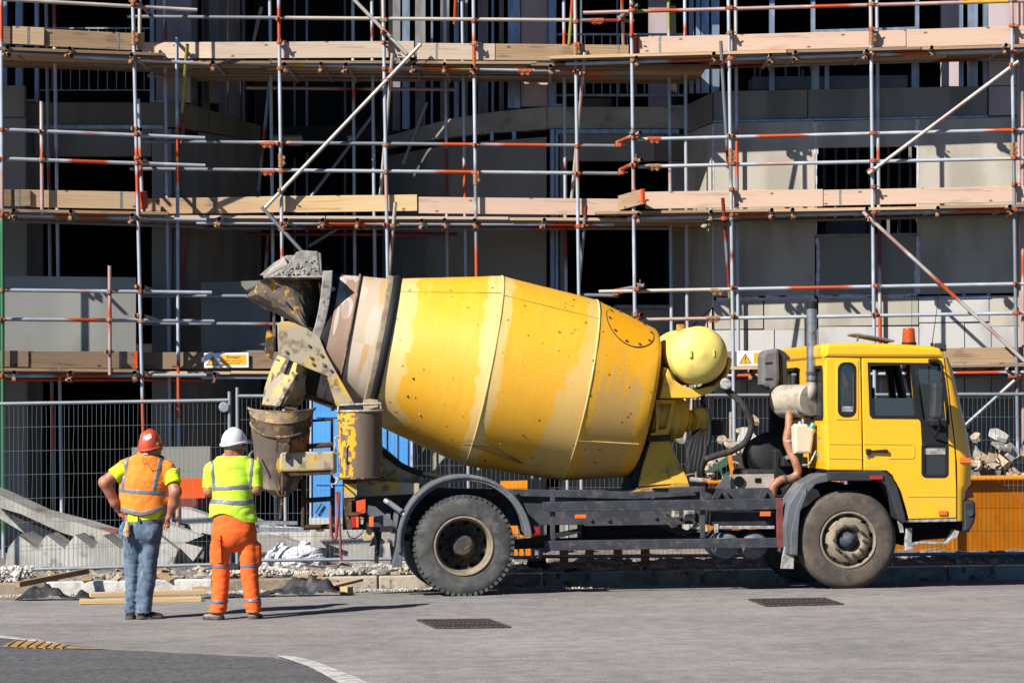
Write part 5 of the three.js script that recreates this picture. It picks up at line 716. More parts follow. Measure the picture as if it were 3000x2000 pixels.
  CP('mirror_foot', merge([rbox(0.1, 0.04, 0.06, 0.01, ...L(2736, 1056, W0 + 0.03).toArray()), rbox(0.1, 0.05, 0.06, 0.01, ...L(2742, 1240, W0 + 0.04).toArray())]), M.rubber); CP('far_mirror', rbox(0.06, 0.4, 0.22, 0.02, L(2716, 1180, 0).x, L2(2716, 1185, -2.3)[1], -2.45), M.plasticDark); CP('sun_visor', slabT([[2655, 1066], [2720, 1068], [2718, 1104], [2660, 1106]], -0.25, 0.02), M.plasticDark);
  // step below the door
  CP('step', merge([slabT([[2656, 1548], [2674, 1545], [2672, 1596], [2682, 1606], [2676, 1612], [2653, 1612]], -0.02, 0.06, 0.006), slabT([[2672, 1590], [2700, 1586], [2776, 1588], [2790, 1570], [2800, 1552], [2812, 1556], [2806, 1574], [2788, 1580], [2780, 1594], [2700, 1592], [2674, 1598]], 0.0, 0.16, 0.004), slabT([[2630, 1518], [2644, 1524], [2650, 1560], [2640, 1560]], -0.03, 0.04, 0.004)]), M.silver);
  CP('underbody', slabT([[2655, 1532], [2822, 1530], [2800, 1575], [2700, 1582], [2660, 1600]], -0.3, 1.5), M.black);

  // ---- exhaust stack, muffler, pipe, coolant bottle, air intake
  const ex = new THREE.Group(); ex.name = 'exhaust'; T.add(ex);
  const s0 = L(2379, 1118, -0.42), s1 = L(2379, 905, -0.42), s2 = L(2380, 884, -0.42), rS = 0.055;
  TP('stack_pipe', uvBox(merge([rod(s0, s1, rS, 20)])), M.steelClean, ex); TP('stack_tip', uvBox(merge([rod(s1, s2, rS - 0.002, 20, rS + 0.002), place(lathe([[0, 0], [rS, 0]], 16), s2.x, s2.y - 0.01, s2.z)])), M.rubber, ex);
  TP('clamp', uvBox(merge([rod(L(2379, 1098, -0.42), L(2379, 1089, -0.42), rS + 0.008, 20), rod(L(2379, 1118, -0.42), L(2379, 1113, -0.42), rS + 0.006, 20)])), M.chassis, ex); TP('elbow', uvBox(hose([s0, L(2379, 1140, -0.42), L(2374, 1160, -0.45), L(2362, 1172, -0.55)], 0.057, 16, 16)), M.muffler, ex);
  { const c0 = L(2362, 1172, -0.5), rM = 0.165, g = lathe([[0, 0], [rM * 0.97, 0], [rM, -0.012], [rM + 0.006, -0.02], [rM, -0.035], [rM, -0.5], [rM * 0.9, -0.54], [0, -0.54]], 36); const gg = place(g, 0, 0, 0, Math.PI / 2); gg.rotateY(0.45); gg.translate(c0.x + 0.05, c0.y, c0.z + 0.08); TP('muffler', uvBox(gg), M.muffler, ex);
    const hs2 = flat(new THREE.CylinderGeometry(rM + 0.02, rM + 0.02, 0.4, 24, 1, true, -1.9, 2.6)); hs2.rotateX(Math.PI / 2); hs2.rotateZ(0.9); hs2.translate(0, 0, -0.27); hs2.rotateY(0.45); hs2.translate(c0.x + 0.05, c0.y, c0.z + 0.08); TP('heat_shield', uvBox(hs2), Object.assign(M.shield.clone(), { side: THREE.DoubleSide }), ex); }
  TP('down_pipe', uvBox(hose([L(2314, 1205, -0.55), L(2312, 1250, -0.52), L(2306, 1290, -0.48), L(2316, 1320, -0.45), L(2332, 1355, -0.42), L(2338, 1385, -0.42), L(2320, 1401, -0.42), L(2290, 1405, -0.42), L(2268, 1424, -0.42), L(2262, 1462, -0.42)], 0.043, 60, 14)), M.copper, ex);
  for (const [x, y, x2, y2] of [[2308, 1288, 2309, 1294], [2312, 1332, 2316, 1340], [2299, 1394, 2303, 1414]]) TP('pipe_clamp', uvBox(x === 2299 ? rod(L(2298, 1404, -0.42), L(2304, 1403, -0.42), 0.05, 16) : rod(L(x, y, -0.48), L(x2, y2, -0.48), 0.05, 16)), x === 2299 ? M.chassis : M.silver, ex);
  const bot = TP('coolant_bottle', slabT([[2328, 1250], [2336, 1242], [2366, 1242], [2372, 1250], [2386, 1256], [2384, 1290], [2378, 1328], [2330, 1328], [2329, 1300]], -0.3, 0.18, 0.025), M.cream); TP('cap', uvBox(rod(L(2378, 1254, -0.36), L(2386, 1242, -0.36), 0.036, 12)), std({ color: 0x3f8f7e, roughness: 0.4 }), bot); TP('fitting', uvBox(merge([rod(L(2345, 1242, -0.36), L(2345, 1234, -0.36), 0.02, 8), rod(L(2354, 1242, -0.36), L(2353, 1226, -0.36), 0.014, 8)])), M.silver, bot);
  const ai = TP('air_intake', slabT([[2238, 1032], [2246, 1026], [2278, 1020], [2284, 1028], [2286, 1110], [2280, 1140], [2260, 1142], [2254, 1136], [2244, 1134], [2234, 1126], [2233, 1046]], -1.0, 0.28, 0.035), M.intake); TP('intake_back', slabT([[2284, 1022], [2300, 1030], [2316, 1046], [2316, 1054], [2306, 1052], [2310, 1130], [2286, 1150], [2282, 1140]], -1.05, 0.18, 0.015), M.plasticDark, ai);
  TP('ribs', merge([slabT([[2242, 1062], [2262, 1059], [2262, 1061], [2242, 1064]], -0.985, 0.02), slabT([[2242, 1108], [2262, 1106], [2262, 1108], [2242, 1110]], -0.985, 0.02)]), M.plasticDark, ai);
  { const q = []; for (let i = 0; i < 14; i++) { const a = L(2280, 1150 + i * 9, -1.0), b = L(2280, 1154 + i * 9, -1.0), c = L(2280, 1159 + i * 9, -1.0); q.push(rod(a, b, 0.1, 18, 0.085), rod(b, c, 0.085, 18, 0.1)); } TP('intake_hose', uvBox(merge(q)), M.rubber); }
  { const c = L(2260, 1322, -0.85); TP('air_filter', uvBox(place(lathe([[0, 0.02], [0.1, 0.02], [0.13, 0.0], [0.2, -0.01], [0.22, -0.04], [0.225, -0.3], [0.24, -0.31], [0.24, -0.4], [0, -0.42]], 32), c.x, c.y, c.z, Math.PI / 2 - 0.2, 0.6, 0)), M.rubber); TP('filter_stand', merge([rbox(0.3, 0.3, 0.3, 0.03, ...L(2300, 1355, -0.9).toArray()), rbox(0.12, 0.12, 0.3, 0.03, ...L(2300, 1352, -0.65).toArray())]), M.rubber); }
  TP('cab_lines', uvBox(merge([hose([L(2398, 1280, -0.2), L(2410, 1305, -0.2), L(2405, 1345, -0.2), L(2412, 1365, -0.2)], 0.008, 14, 5), hose([L(2392, 1330, -0.25), L(2402, 1340, -0.25), L(2408, 1362, -0.25)], 0.008, 12, 5), hose([L(2352, 1362, -0.3), L(2370, 1360, -0.3), L(2382, 1340, -0.3), L(2392, 1320, -0.3)], 0.01, 12, 5)])), M.silver);

  // ---- drum: its axis leans back, the profile is measured along it
  const WD = -1.12, A0 = L(1417, 1086, WD), A1 = L(1694, 1143, WD), ax = A1.clone().sub(A0).normalize(), pxm = A1.distanceTo(A0) / Math.hypot(277, 57), rollA = Math.atan2(ax.y, ax.x);
  const drum = new THREE.Group(); drum.name = 'drum'; T.add(drum); drum.position.copy(A0); drum.rotation.z = rollA - Math.PI / 2 + 0; // local +y runs forwards along the axis
  // s and r in photo pixels from the middle seam: negative s is towards the rear
  const k = (s, r) => [r * pxm, s * pxm];
  const DP = (n, g, m, l) => TP(n, g, m, drum, l);
  { // paint, dust film, drips and rust spots: v runs from rear to front, u round the drum
    const c = document.createElement('canvas'); c.width = 2048; c.height = 1024; const x = c.getContext('2d'), W = 2048, H = 1024, Rr = rng(61);
    const s0 = -308, s1 = 520, U = (f) => f * W, Vv = (s) => (1 - (s - s0) / (s1 - s0)) * H;   // f = 0..1 round; s along
    x.fillStyle = '#efb232'; x.fillRect(0, 0, W, H);
    // broad uneven tone
    for (let i = 0; i < 500; i++) { x.fillStyle = `rgba(${236 + Rr() * 19 | 0},${160 + Rr() * 26 | 0},${16 + Rr() * 30 | 0},0.10)`; x.beginPath(); x.ellipse(Rr() * W, Rr() * H, 30 + Rr() * 120, 10 + Rr() * 60, 0, 0, 7); x.fill(); }
    const film = (col, sA, sB, wob, seed, n = 160) => { x.fillStyle = col; x.beginPath(); for (let i = 0; i <= n; i++) { const f = i / n; x.lineTo(U(f), Vv(sA(f) + (fb(f, 0.5, 14, 3, 4, seed) - 0.5) * wob)); } for (let i = n; i >= 0; i--) { const f = i / n; x.lineTo(U(f), Vv(sB(f) + (fb(f, 0.5, 11, 3, 5, seed + 7) - 0.5) * wob)); } x.closePath(); x.fill(); };
    const stepw = (f, seed) => Math.round(fb(f, 0.3, 9, 3, 3, seed) * 7) / 7;
    // w = -1 on top, 0 facing the road, 1 underneath; edges step like brush strokes
    const wv = (f) => Math.sin(f * 2 * Math.PI), pl = (w, t) => { for (let i = 1; i < t.length; i++) if (w <= t[i][0]) return t[i - 1][1] + (t[i][1] - t[i - 1][1]) * (w - t[i - 1][0]) / (t[i][0] - t[i - 1][0]); return t[t.length - 1][1]; };
    const st = (f, n, seed, a) => (HT[(Math.floor(f * n) * 37 + seed * 101) & 65535] - 0.5) * a;
    for (let q = 0; q < 3; q++) { const al = [0.62, 0.4, 0.3][q], d = q * 7;
      film(`rgba(228,198,140,${al})`, () => -310, (f) => -236 - d + st(f, 64, 3 + q, 16) + 46 * sst(0.6, 0.8, wv(f)) * sst(0.95, 0.8, wv(f)), 26, 1 + q);
      film(`rgba(230,200,138,${al})`, (f) => -34 + d - 16 * sst(0.3, -0.6, wv(f)) + st(f, 70, 7 + q, 14), (f) => 30 - d + st(f, 60, 9 + q, 12), 12, 4 + q);
      film(`rgba(226,188,114,${al})`, (f) => pl(wv(f), [[-1.01, 246], [-0.8, 244], [-0.4, 248], [-0.15, 218], [0.1, 200], [0.5, 182], [0.8, 160], [1.01, 140]]) + d + st(f, 90, 13 + q, 22), () => 284, 14, 8 + q);
      film(`rgba(208,168,100,${al})`, (f) => 300 + d + 60 * sst(-0.15, -0.45, wv(f)) + 16 * Math.abs(st(f, 44, 17 + q, 2)), (f) => 436 - d - 90 * sst(-0.15, -0.5, wv(f)) + st(f, 80, 19 + q, 20), 16, 10 + q); }
    film('rgba(214,204,176,0.6)', () => -310, (f) => -288 + st(f, 64, 5, 14), 20, 2);
    for (let i = 0; i < 9; i++) { const f = ((-0.02 - Rr() * 0.1) + 1) % 1, s = 318 + i * 14; x.fillStyle = 'rgba(242,174,34,0.75)'; const u = U(f), v = Vv(s); x.beginPath(); x.moveTo(u - 120, v - 12 - Rr() * 8); x.lineTo(u + 30 + Rr() * 70, v - 8); x.quadraticCurveTo(u + 70 + Rr() * 80, v, u + 30 + Rr() * 60, v + 8); x.lineTo(u - 120, v + 12 + Rr() * 6); x.fill(); }
    for (let i = 0; i < 700; i++) { const u = Rr() * W, v = Rr() * H; x.fillStyle = Rr() < 0.5 ? 'rgba(244,214,140,0.06)' : 'rgba(196,130,20,0.06)'; x.beginPath(); x.ellipse(u, v, 10 + Rr() * 70, 3 + Rr() * 14, 0, 0, 7); x.fill(); }
    for (let i = 0; i < 260; i++) { x.strokeStyle = `rgba(250,222,150,${0.08 + Rr() * 0.16})`; x.lineWidth = 1 + Rr() * 2; const u = Rr() * W, v = Rr() * H; x.beginPath(); x.moveTo(u, v); x.lineTo(u + 40 + Rr() * 120, v + (Rr() - 0.5) * 3); x.stroke(); }
    for (let i = 0; i < 420; i++) { const u = Rr() * W, v = Rr() * H, r = 1.5 + Rr() * Rr() * 9; const g = x.createRadialGradient(u, v, 0, u, v, r); g.addColorStop(0, 'rgba(70,44,24,0.85)'); g.addColorStop(0.45, 'rgba(120,80,34,0.5)'); g.addColorStop(1, 'rgba(150,110,40,0)'); x.fillStyle = g; x.beginPath(); x.arc(u, v, r, 0, 7); x.fill(); }
    for (let i = 0; i < 900; i++) { x.fillStyle = `rgba(60,44,30,${0.2 + Rr() * 0.3})`; x.fillRect(Rr() * W, Rr() * H, 1 + Rr() * 2, 1 + Rr() * 2); }
    const t = new THREE.CanvasTexture(c); t.colorSpace = THREE.SRGBColorSpace; t.wrapS = THREE.RepeatWrapping; t.magFilter = THREE.LinearFilter;
    const dm = std({ map: t, roughness: 0.5 }); dm.color.multiplyScalar(1.02);
    const shell = (pts, seg = 110) => { const g = lathe(pts.map(([s, r]) => k(s, r)), seg), p = g.attributes.position, uv = g.attributes.uv; for (let i = 0; i < uv.count; i++) uv.setY(i, (p.getY(i) / pxm - s0) / (s1 - s0)); return g; };
    const lerpP = (a, b, n) => Array.from({ length: n + 1 }, (_, i) => [a[0] + (b[0] - a[0]) * i / n, a[1] + (b[1] - a[1]) * i / n]);
    // dents: small smooth wobble of the radius
    const dent = (g) => { const p = g.attributes.position, n = g.attributes.normal; for (let i = 0; i < p.count; i++) { const X = p.getX(i), Y = p.getY(i), Z = p.getZ(i), a = Math.atan2(Z, X) / 6.2832 + 0.5, q = (fb(((a % 1) + 1) % 1, Y * 0.2 + 3, 26, 64, 2, 77) - 0.5) * 0.01, r = Math.hypot(X, Z); p.setX(i, X + X / r * q); p.setZ(i, Z + Z / r * q); } return g; };
    DP('rear_cone', dent(shell([...lerpP([-296, 212], [-3, 281], 10)])), dm); DP('middle_band', dent(shell([...lerpP([-3, 281], [282, 269], 10)])), dm); DP('front_cone', dent(shell([...lerpP([282, 269], [466, 222], 8), [476, 214], [482, 200], [492, 60], [494, 1]])), dm);
    const seam = (s, r) => lathe([k(s - 3.2, r - 1), k(s - 2, r + 1.8), k(s + 2, r + 1.8), k(s + 3.2, r - 1)], 110);
    const sm = std({ map: mottled([232, 206, 140], [222, 190, 110], { f: 9, s: 171, m: 0.4, size: 128 }), roughness: 0.6 });
    DP('weld_seam', uvBox(seam(-3, 281)), sm); DP('weld_seam', uvBox(seam(282, 269)), sm);
    // lengthwise seams
    const along = (a0, a1, ra, rb, f, w = 0.006) => { const n = 12, pts = []; for (let i = 0; i <= n; i++) { const s = a0 + (a1 - a0) * i / n, r = (ra + (rb - ra) * i / n + 0.8) * pxm; pts.push(V(Math.cos(f) * r, s * pxm, Math.sin(f) * r)); } return hose(pts, w, 14, 5); };
    // angle f: 90 degrees faces the viewer, less than 90 is... measured on the drum itself
    const fv = (deg) => (180 - deg) * Math.PI / 180;   // 90 faces the road, 0 is the top
    DP('weld_seam', uvBox(merge([along(286, 462, 269, 223, fv(123), 0.0065)])), sm); DP('weld_seam', uvBox(merge([along(-290, -6, 213, 281, fv(38), 0.003), along(4, 278, 281, 269, fv(40), 0.003)])), std({ color: 0x9a7a3a, roughness: 0.7 }));
    // roller ring, black and grey
    DP('roller_ring', uvBox(lathe([k(-330, 200), k(-330, 213), k(-327, 216), k(-314, 216)], 96)), M.kerbBrown); DP('roller_ring', uvBox(lathe([k(-314, 214), k(-309, 221), k(-296, 221), k(-292, 214), k(-292, 206)], 96)), M.rubber);
    // rear sections, cream and brown with worn patches
    const cc = document.createElement('canvas'); cc.width = 1024; cc.height = 512; const y = cc.getContext('2d'); y.fillStyle = '#c8b49c'; y.fillRect(0, 0, 1024, 512); y.fillStyle = '#a08774'; y.fillRect(0, 256, 1024, 256);
    for (let i = 0; i < 70; i++) { y.fillStyle = Rr() < 0.5 ? 'rgba(216,200,184,0.5)' : 'rgba(208,150,60,0.4)'; const v = Rr() * 512; if (v > 256) y.fillStyle = Rr() < 0.6 ? 'rgba(226,220,220,0.5)' : 'rgba(150,120,100,0.5)'; y.beginPath(); y.ellipse(Rr() * 1024, v, 20 + Rr() * 60, 12 + Rr() * 50, 0, 0, 7); y.fill(); }
    for (let i = 0; i < 200; i++) { y.fillStyle = 'rgba(90,70,56,0.2)'; y.fillRect(Rr() * 1024, Rr() * 512, 6 + Rr() * 60, 1 + Rr() * 2); }
    const tt = new THREE.CanvasTexture(cc); tt.colorSpace = THREE.SRGBColorSpace; tt.wrapS = THREE.RepeatWrapping; const rm = std({ map: tt, roughness: 0.6 });
    const sec = (a, ra, b, rb) => { const g = lathe([k(a, ra), k((a + b) / 2, (ra + rb) / 2), k(b, rb)], 90), p = g.attributes.position, uv = g.attributes.uv; for (let i = 0; i < uv.count; i++) uv.setY(i, (p.getY(i) / pxm + 478) / 150); return g; };
    DP('mouth_section', sec(-404, 197, -330, 205), rm); DP('mouth_section', sec(-464, 188, -408, 196), rm); DP('mouth_rib', uvBox(lathe([k(-408, 194), k(-411, 203), k(-406, 203), k(-402, 195)], 90)), M.muck); DP('mouth_gap', uvBox(lathe([k(-505, 168), k(-503, 184), k(-464, 186)], 80)), M.rubber); DP('mouth_inside', uvBox(lathe([k(-500, 150), k(-300, 150), k(-300, 1)], 48)), M.black);
    // inspection hatch on the front cone with its bolts
    const hp = (a, s, lift) => { const r = (269 + (222 - 269) * (s - 282) / 184 + lift) * pxm; return V(Math.cos(a) * r, s * pxm, Math.sin(a) * r); };
    const hatchPts = []; for (let i = 0; i < 40; i++) { const q = i / 40 * 2 * Math.PI; hatchPts.push([fv(32) + Math.cos(q) * 0.36, 378 + Math.sin(q) * 74]); }
    const ht = []; const ctr = hp(fv(32), 378, 2.5); for (let i = 0; i < 40; i++) { const a = hatchPts[i], b = hatchPts[(i + 1) % 40], rings = 5; for (let j = 0; j < rings; j++) { const m = (p, t) => hp(fv(32) + (p[0] - fv(32)) * t, 378 + (p[1] - 378) * t, 2.6), t0 = j / rings, t1 = (j + 1) / rings; ht.push(m(a, t0), m(b, t1), m(a, t1), m(a, t0), m(b, t0), m(b, t1)); } }
    let hg = new THREE.BufferGeometry().setFromPoints(ht); hg = uvBox(hg); hg.deleteAttribute('normal'); hg = mergeVertices(hg, 1e-5); hg.computeVertexNormals();
    const hatch = DP('inspection_hatch', hg, std({ map: M.cab.map, color: 0xfff4e4, roughness: 0.55, side: THREE.DoubleSide })); TP('gasket', uvBox(hose([...hatchPts, hatchPts[0]].map(([a, s]) => hp(a, s, 1.0)), 0.006, 120, 6)), M.rubber, hatch); for (let i = 0; i < 10; i++) { const [a, s] = hatchPts[i * 4 + 1], w = hp(fv(32) + (a - fv(32)) * 0.9, 378 + (s - 378) * 0.9, 3); TP('bolt', uvBox(place(new THREE.SphereGeometry(0.016, 8, 6), w.x, w.y, w.z)), M.hub, hatch); }
    const Rb = rng(91); for (let i = 0; i < 46; i++) { const s = -280 + Rb() * 730, a = fv(20 + Rb() * 150), r = s < -3 ? 212 + (s + 296) / 293 * 69 : s < 282 ? 281 - (s + 3) / 285 * 12 : 269 - (s - 282) / 184 * 47; if (i % 2) continue; DP('rivet', uvBox(place(new THREE.SphereGeometry(0.008 + Rb() * 0.005, 8, 6).scale(1, 1, 1), Math.cos(a) * (r - 0.6) * pxm, s * pxm, Math.sin(a) * (r - 0.6) * pxm)), Rb() < 0.5 ? M.rust : M.dustyYellow); }
    // hose marks hanging under the drum belly are real thin cables
    DP('belly_cable', uvBox(merge([0, 1, 2].map((i) => hose([hp2(-60 + i * 30, 142, 283), hp2(20 + i * 20, 136 + i * 4, 284), hp2(90 + i * 12, 142 + i * 3, 282), hp2(150, 150, 279)], 0.0035, 24, 5)))), M.hub);
    function hp2(s, deg, r) { const a = fv(deg); return V(Math.cos(a) * r * pxm, s * pxm, Math.sin(a) * r * pxm); }
  }

  // ---- water tank, cradle, gearbox and pedestal
  { const c = L(2048, 1040, -0.42), rT = 85 * pxm * 0.975, tank = TP('water_tank', uvBox(place(lathe([[0, 0.2], [rT * 0.35, 0.188], [rT * 0.65, 0.155], [rT * 0.86, 0.1], [rT * 0.97, 0.04], [rT, 0], [rT, -1.35], [rT * 0.8, -1.45], [0, -1.5]], 48), c.x, c.y, c.z, Math.PI / 2)), M.paleYellow);
    TP('lug', merge([rbox(0.03, 0.075, 0.05, 0.006, ...L(2023, 1037, -0.24).toArray()), rbox(0.03, 0.075, 0.05, 0.006, ...L(2090, 1035, -0.26).toArray())]), M.paleYellow, tank); TP('filler_cap', uvBox(rod(L(1996, 972, -0.8), L(1996, 950, -0.8), 0.05, 14)), M.dustyYellow, tank);
    TP('tank_cradle', slabT([[1958, 1080], [1972, 1110], [2005, 1133], [2048, 1139], [2095, 1128], [2125, 1095], [2136, 1045], [2146, 1052], [2140, 1085], [2118, 1122], [2085, 1150], [2040, 1166], [1934, 1166], [1945, 1110]], -0.5, 0.9, 0.01), M.mixYellow);
    TP('cradle_wall', slabT([[1946, 1075], [1966, 1085], [1990, 1130], [1990, 1166], [1932, 1166]], -0.62, 0.6, 0.006), M.paleYellow);
    const pc = L(2127, 1124, -0.35); TP('pipe_flange', uvBox(place(lathe([[0, 0.02], [0.05, 0.02], [0.06, 0.01], [0.06, -0.08], [0, -0.08]], 24), pc.x, pc.y, pc.z, Math.PI / 2 - 0.1, 0.5, 0)), M.silver); TP('water_hose', uvBox(hose([L(2122, 1138, -0.4), L(2150, 1158, -0.4), L(2180, 1190, -0.38), L(2200, 1230, -0.38), L(2200, 1258, -0.38), L(2186, 1292, -0.38), L(2150, 1318, -0.38), L(2100, 1334, -0.4), L(2068, 1345, -0.45)], 0.034, 60, 12)), M.rubberDusty);
    TP('gearbox_frame', slabT([[1922, 1170], [1980, 1170], [1962, 1275], [1908, 1280], [1906, 1270], [1922, 1264]], -0.7, 0.6, 0.008, [[[1932, 1180], [1970, 1180], [1954, 1258], [1927, 1262]]]), M.mixYellow);
    const ga = L(1930, 1215, -1.0), gd = V(Math.cos(rollA), Math.sin(rollA), 0), gp = (s) => ga.clone().addScaledVector(gd, s * pxm);
    TP('gearbox', uvBox(merge([rod(gp(-20), gp(55), 0.26, 28), rod(gp(55), gp(80), 0.22, 28, 0.19), rod(gp(80), gp(96), 0.12, 20)])), M.mixYellow); TP('hydraulic_motor', uvBox(merge([rod(gp(92), gp(150), 0.09, 18), place(new RoundedBoxGeometry(0.14, 0.34, 0.2, 2, 0.03), ...gp(128).toArray(), 0, 0, 0.15), rod(gp(110), gp(118), 0.13, 18)])), M.mixYellow); TP('motor_valve', merge([rbox(0.12, 0.16, 0.16, 0.03, ...L(2098, 1252, -0.9).toArray())]), M.rubber);
    const hh = []; for (const [x0, x1, x2] of [[2052, 2040, 2034], [2062, 2052, 2044], [2074, 2066, 2054], [2036, 2018, 2026], [2046, 2030, 2020]]) hh.push(hose([L(x0, 1262 + (x0 % 7) * 2, -0.8), L(x0 - 6, 1290, -0.66), L(x1, 1330, -0.58), L(x2, 1380, -0.55), L(x2 + 12, 1428, -0.6)], 0.038, 30, 10)); hh.push(hose([L(2062, 1140, -0.7), L(2060, 1180, -0.62), L(2076, 1210, -0.6), L(2078, 1290, -0.6), L(2050, 1360, -0.6)], 0.022, 30, 8)); TP('hydraulic_hose', uvBox(merge(hh)), M.rubber);
    TP('pedestal', slabT([[1906, 1292], [1962, 1290], [1994, 1362], [2022, 1414], [1872, 1424], [1886, 1360]], -0.72, 0.8, 0.008), M.mixYellow); TP('pedestal_back', slabT([[1884, 1284], [1908, 1290], [1884, 1372], [1870, 1428], [1846, 1440], [1862, 1360]], -0.8, 0.7, 0.006), M.chassisDark); TP('pedestal_foot', slabT([[1830, 1448], [1882, 1430], [1960, 1422], [2022, 1412], [2075, 1444], [2060, 1450]], -0.68, 0.06, 0.004), M.dustyYellow); TP('gearbox_base', slabT([[1898, 1278], [1966, 1272], [1966, 1292], [1900, 1294]], -0.68, 0.7, 0.006), M.rust); TP('tap', uvBox(merge([rod(L(2022, 1404, -0.3), L(2066, 1408, -0.25), 0.026, 12), rod(L(2040, 1398, -0.28), L(2040, 1382, -0.28), 0.012, 6), hose([L(2008, 1393, -0.28), L(2030, 1388, -0.28), L(2042, 1392, -0.28)], 0.007, 10, 5)])), M.splat); TP('tap_end', uvBox(rod(L(2056, 1407, -0.25), L(2070, 1408.5, -0.25), 0.03, 12)), M.copper);
    TP('sub_frame', slabT([[1040, 1432], [1240, 1428], [1480, 1432], [1860, 1440], [2280, 1425], [2280, 1436], [1860, 1462], [1480, 1452], [1240, 1452], [1040, 1460]], -0.66, 0.1, 0.004), M.chassis);
  }

  // ---- rear: support wedge, cross beam, hopper, chutes, bucket
  TP('drum_support', slabT([[1040, 1392], [1112, 1300], [1150, 1330], [1200, 1375], [1250, 1406], [1248, 1430], [1160, 1446], [1040, 1446]], -0.6, 0.08, 0.006), M.oldYellow); TP('drum_support', slabT([[1040, 1392], [1112, 1300], [1150, 1330], [1200, 1375], [1250, 1406], [1248, 1430], [1160, 1446], [1040, 1446]], -0.6, 0.08, 0.006).translate(0, 0, -1.0), M.oldYellow); TP('support_rod', uvBox(hose([L(1120, 1320, -0.55), L(1170, 1360, -0.55), L(1230, 1385, -0.55), L(1300, 1398, -0.55)], 0.03, 20, 8)), M.rubber);
  TP('rear_beam', slabT([[1036, 1402], [1228, 1416], [1228, 1446], [1036, 1456]], -0.45, 0.1, 0.006), M.oldYellow); TP('rear_post', slabT([[1004, 1404], [1046, 1404], [1046, 1550], [1004, 1552]], -0.25, 0.16, 0.008), M.rust); TP('post_plate', slabT([[1008, 1418], [1046, 1416], [1045, 1456], [1007, 1458]], -0.24, 0.02), M.oldYellow);
  TP('lamp_plate', slabT([[1026, 1462], [1030, 1462], [1030, 1500], [1072, 1500], [1072, 1506], [1020, 1512], [1012, 1508]], -0.1, 0.3, 0.004), M.rust); TP('lamp_backing', slabT([[1026, 1508], [1072, 1504], [1074, 1550], [1030, 1552]], -0.14, 0.25, 0.004), M.chassisDark);
  TP('rear_lamp', slabT([[1028, 1513], [1042, 1513], [1043, 1545], [1031, 1545]], -0.08, 0.1, 0.006), M.lampRed); TP('rear_lamp', slabT([[1042, 1512], [1051, 1512], [1051, 1545], [1043, 1545]], -0.08, 0.1, 0.006), M.lampOrange); TP('rear_lamp', slabT([[1052, 1514], [1066, 1514], [1064, 1536], [1053, 1536]], -0.1, 0.1, 0.006), M.lampClear);
  TP('warning_tag', slabT([[1043, 1467], [1070, 1462], [1070, 1503], [1044, 1502]], -0.06, 0.008), std({ color: 0xff5a2c, roughness: 0.6 })); TP('marker_lamp', barT(1081, 1513, 1095, 1543, -0.05, 0.04, 0.006), M.lampOrange); TP('number_lamp', slabT([[1064, 1553], [1088, 1550], [1089, 1582], [1065, 1584]], -0.12, 0.06, 0.004), M.oldYellow);
  TP('tail_bracket', slabT([[1078, 1480], [1100, 1484], [1150, 1525], [1150, 1560], [1120, 1540], [1096, 1520], [1076, 1520]], -0.2, 0.05), M.guard); TP('brake_chamber', uvBox(merge([rod(L(1130, 1530, -0.3), L(1142, 1530, -0.3), 0.09, 20), rod(L(1150, 1530, -0.3), L(1162, 1532, -0.3), 0.11, 20), rod(L(1140, 1530, -0.3), L(1152, 1530, -0.3), 0.04, 12)])), M.guard); TP('rear_flap', slabT([[1096, 1550], [1120, 1550], [1112, 1600], [1108, 1650], [1100, 1650], [1104, 1590]], -0.3, 0.4, 0.004), M.rubber); TP('rear_member', slabT([[1072, 1548], [1150, 1540], [1150, 1558], [1072, 1560]], -0.1, 0.1), M.chassisDark);
  TP('rear_hose', uvBox(merge([hose([L(986, 1440, -0.25), L(990, 1500, -0.22), L(986, 1545, -0.2), L(984, 1575, -0.2), L(978, 1582, -0.2), L(972, 1570, -0.2), L(968, 1520, -0.22), L(968, 1480, -0.25)], 0.016, 50, 8), hose([L(994, 1440, -0.25), L(992, 1500, -0.22), L(996, 1560, -0.2), L(998, 1620, -0.2), L(1000, 1640, -0.2)], 0.013, 30, 8)])), M.redHose);
  TP('lamp_wire', uvBox(merge([hose([L(1016, 1555, -0.15), L(1026, 1574, -0.15), L(1040, 1576, -0.15), L(1062, 1560, -0.15)], 0.006, 20, 5), hose([L(1030, 1500, -0.05), L(1054, 1500, -0.04), L(1068, 1492, -0.04)], 0.005, 14, 5)])), M.rubber);
  TP('rear_ladder', uvBox(merge([rod(L(974, 1400, -0.7), L(974, 1560, -0.7), 0.024, 8), rod(L(888, 1402, -0.6), L(888, 1545, -0.6), 0.024, 8), rod(L(888, 1545, -0.6), L(980, 1541, -0.6), 0.026, 8), rod(L(888, 1466, -0.6), L(980, 1460, -0.6), 0.026, 8), rod(L(900, 1308, -0.5), L(974, 1302, -0.5), 0.026, 8), rod(L(915, 1232, -0.6), L(976, 1228, -0.6), 0.016, 6), rod(L(972, 1225, -0.7), L(972, 1420, -0.7), 0.016, 6)])), M.rust);
  // top hopper, crusted with concrete
  const crust = (g, amp, f, seed) => { g = mergeVertices(flat(g), 1e-4); const p = g.attributes.position, n = g.attributes.normal; for (let i = 0; i < p.count; i++) { const q = (fb(p.getX(i) * 0.5 + 8, p.getY(i) * 0.5 + p.getZ(i) * 0.3 + 8, f * 16, f * 16, 3, seed) - 0.5) * amp; p.setXYZ(i, p.getX(i) + n.getX(i) * q, p.getY(i) + n.getY(i) * q, p.getZ(i) + n.getZ(i) * q); } g.computeVertexNormals(); return g; };
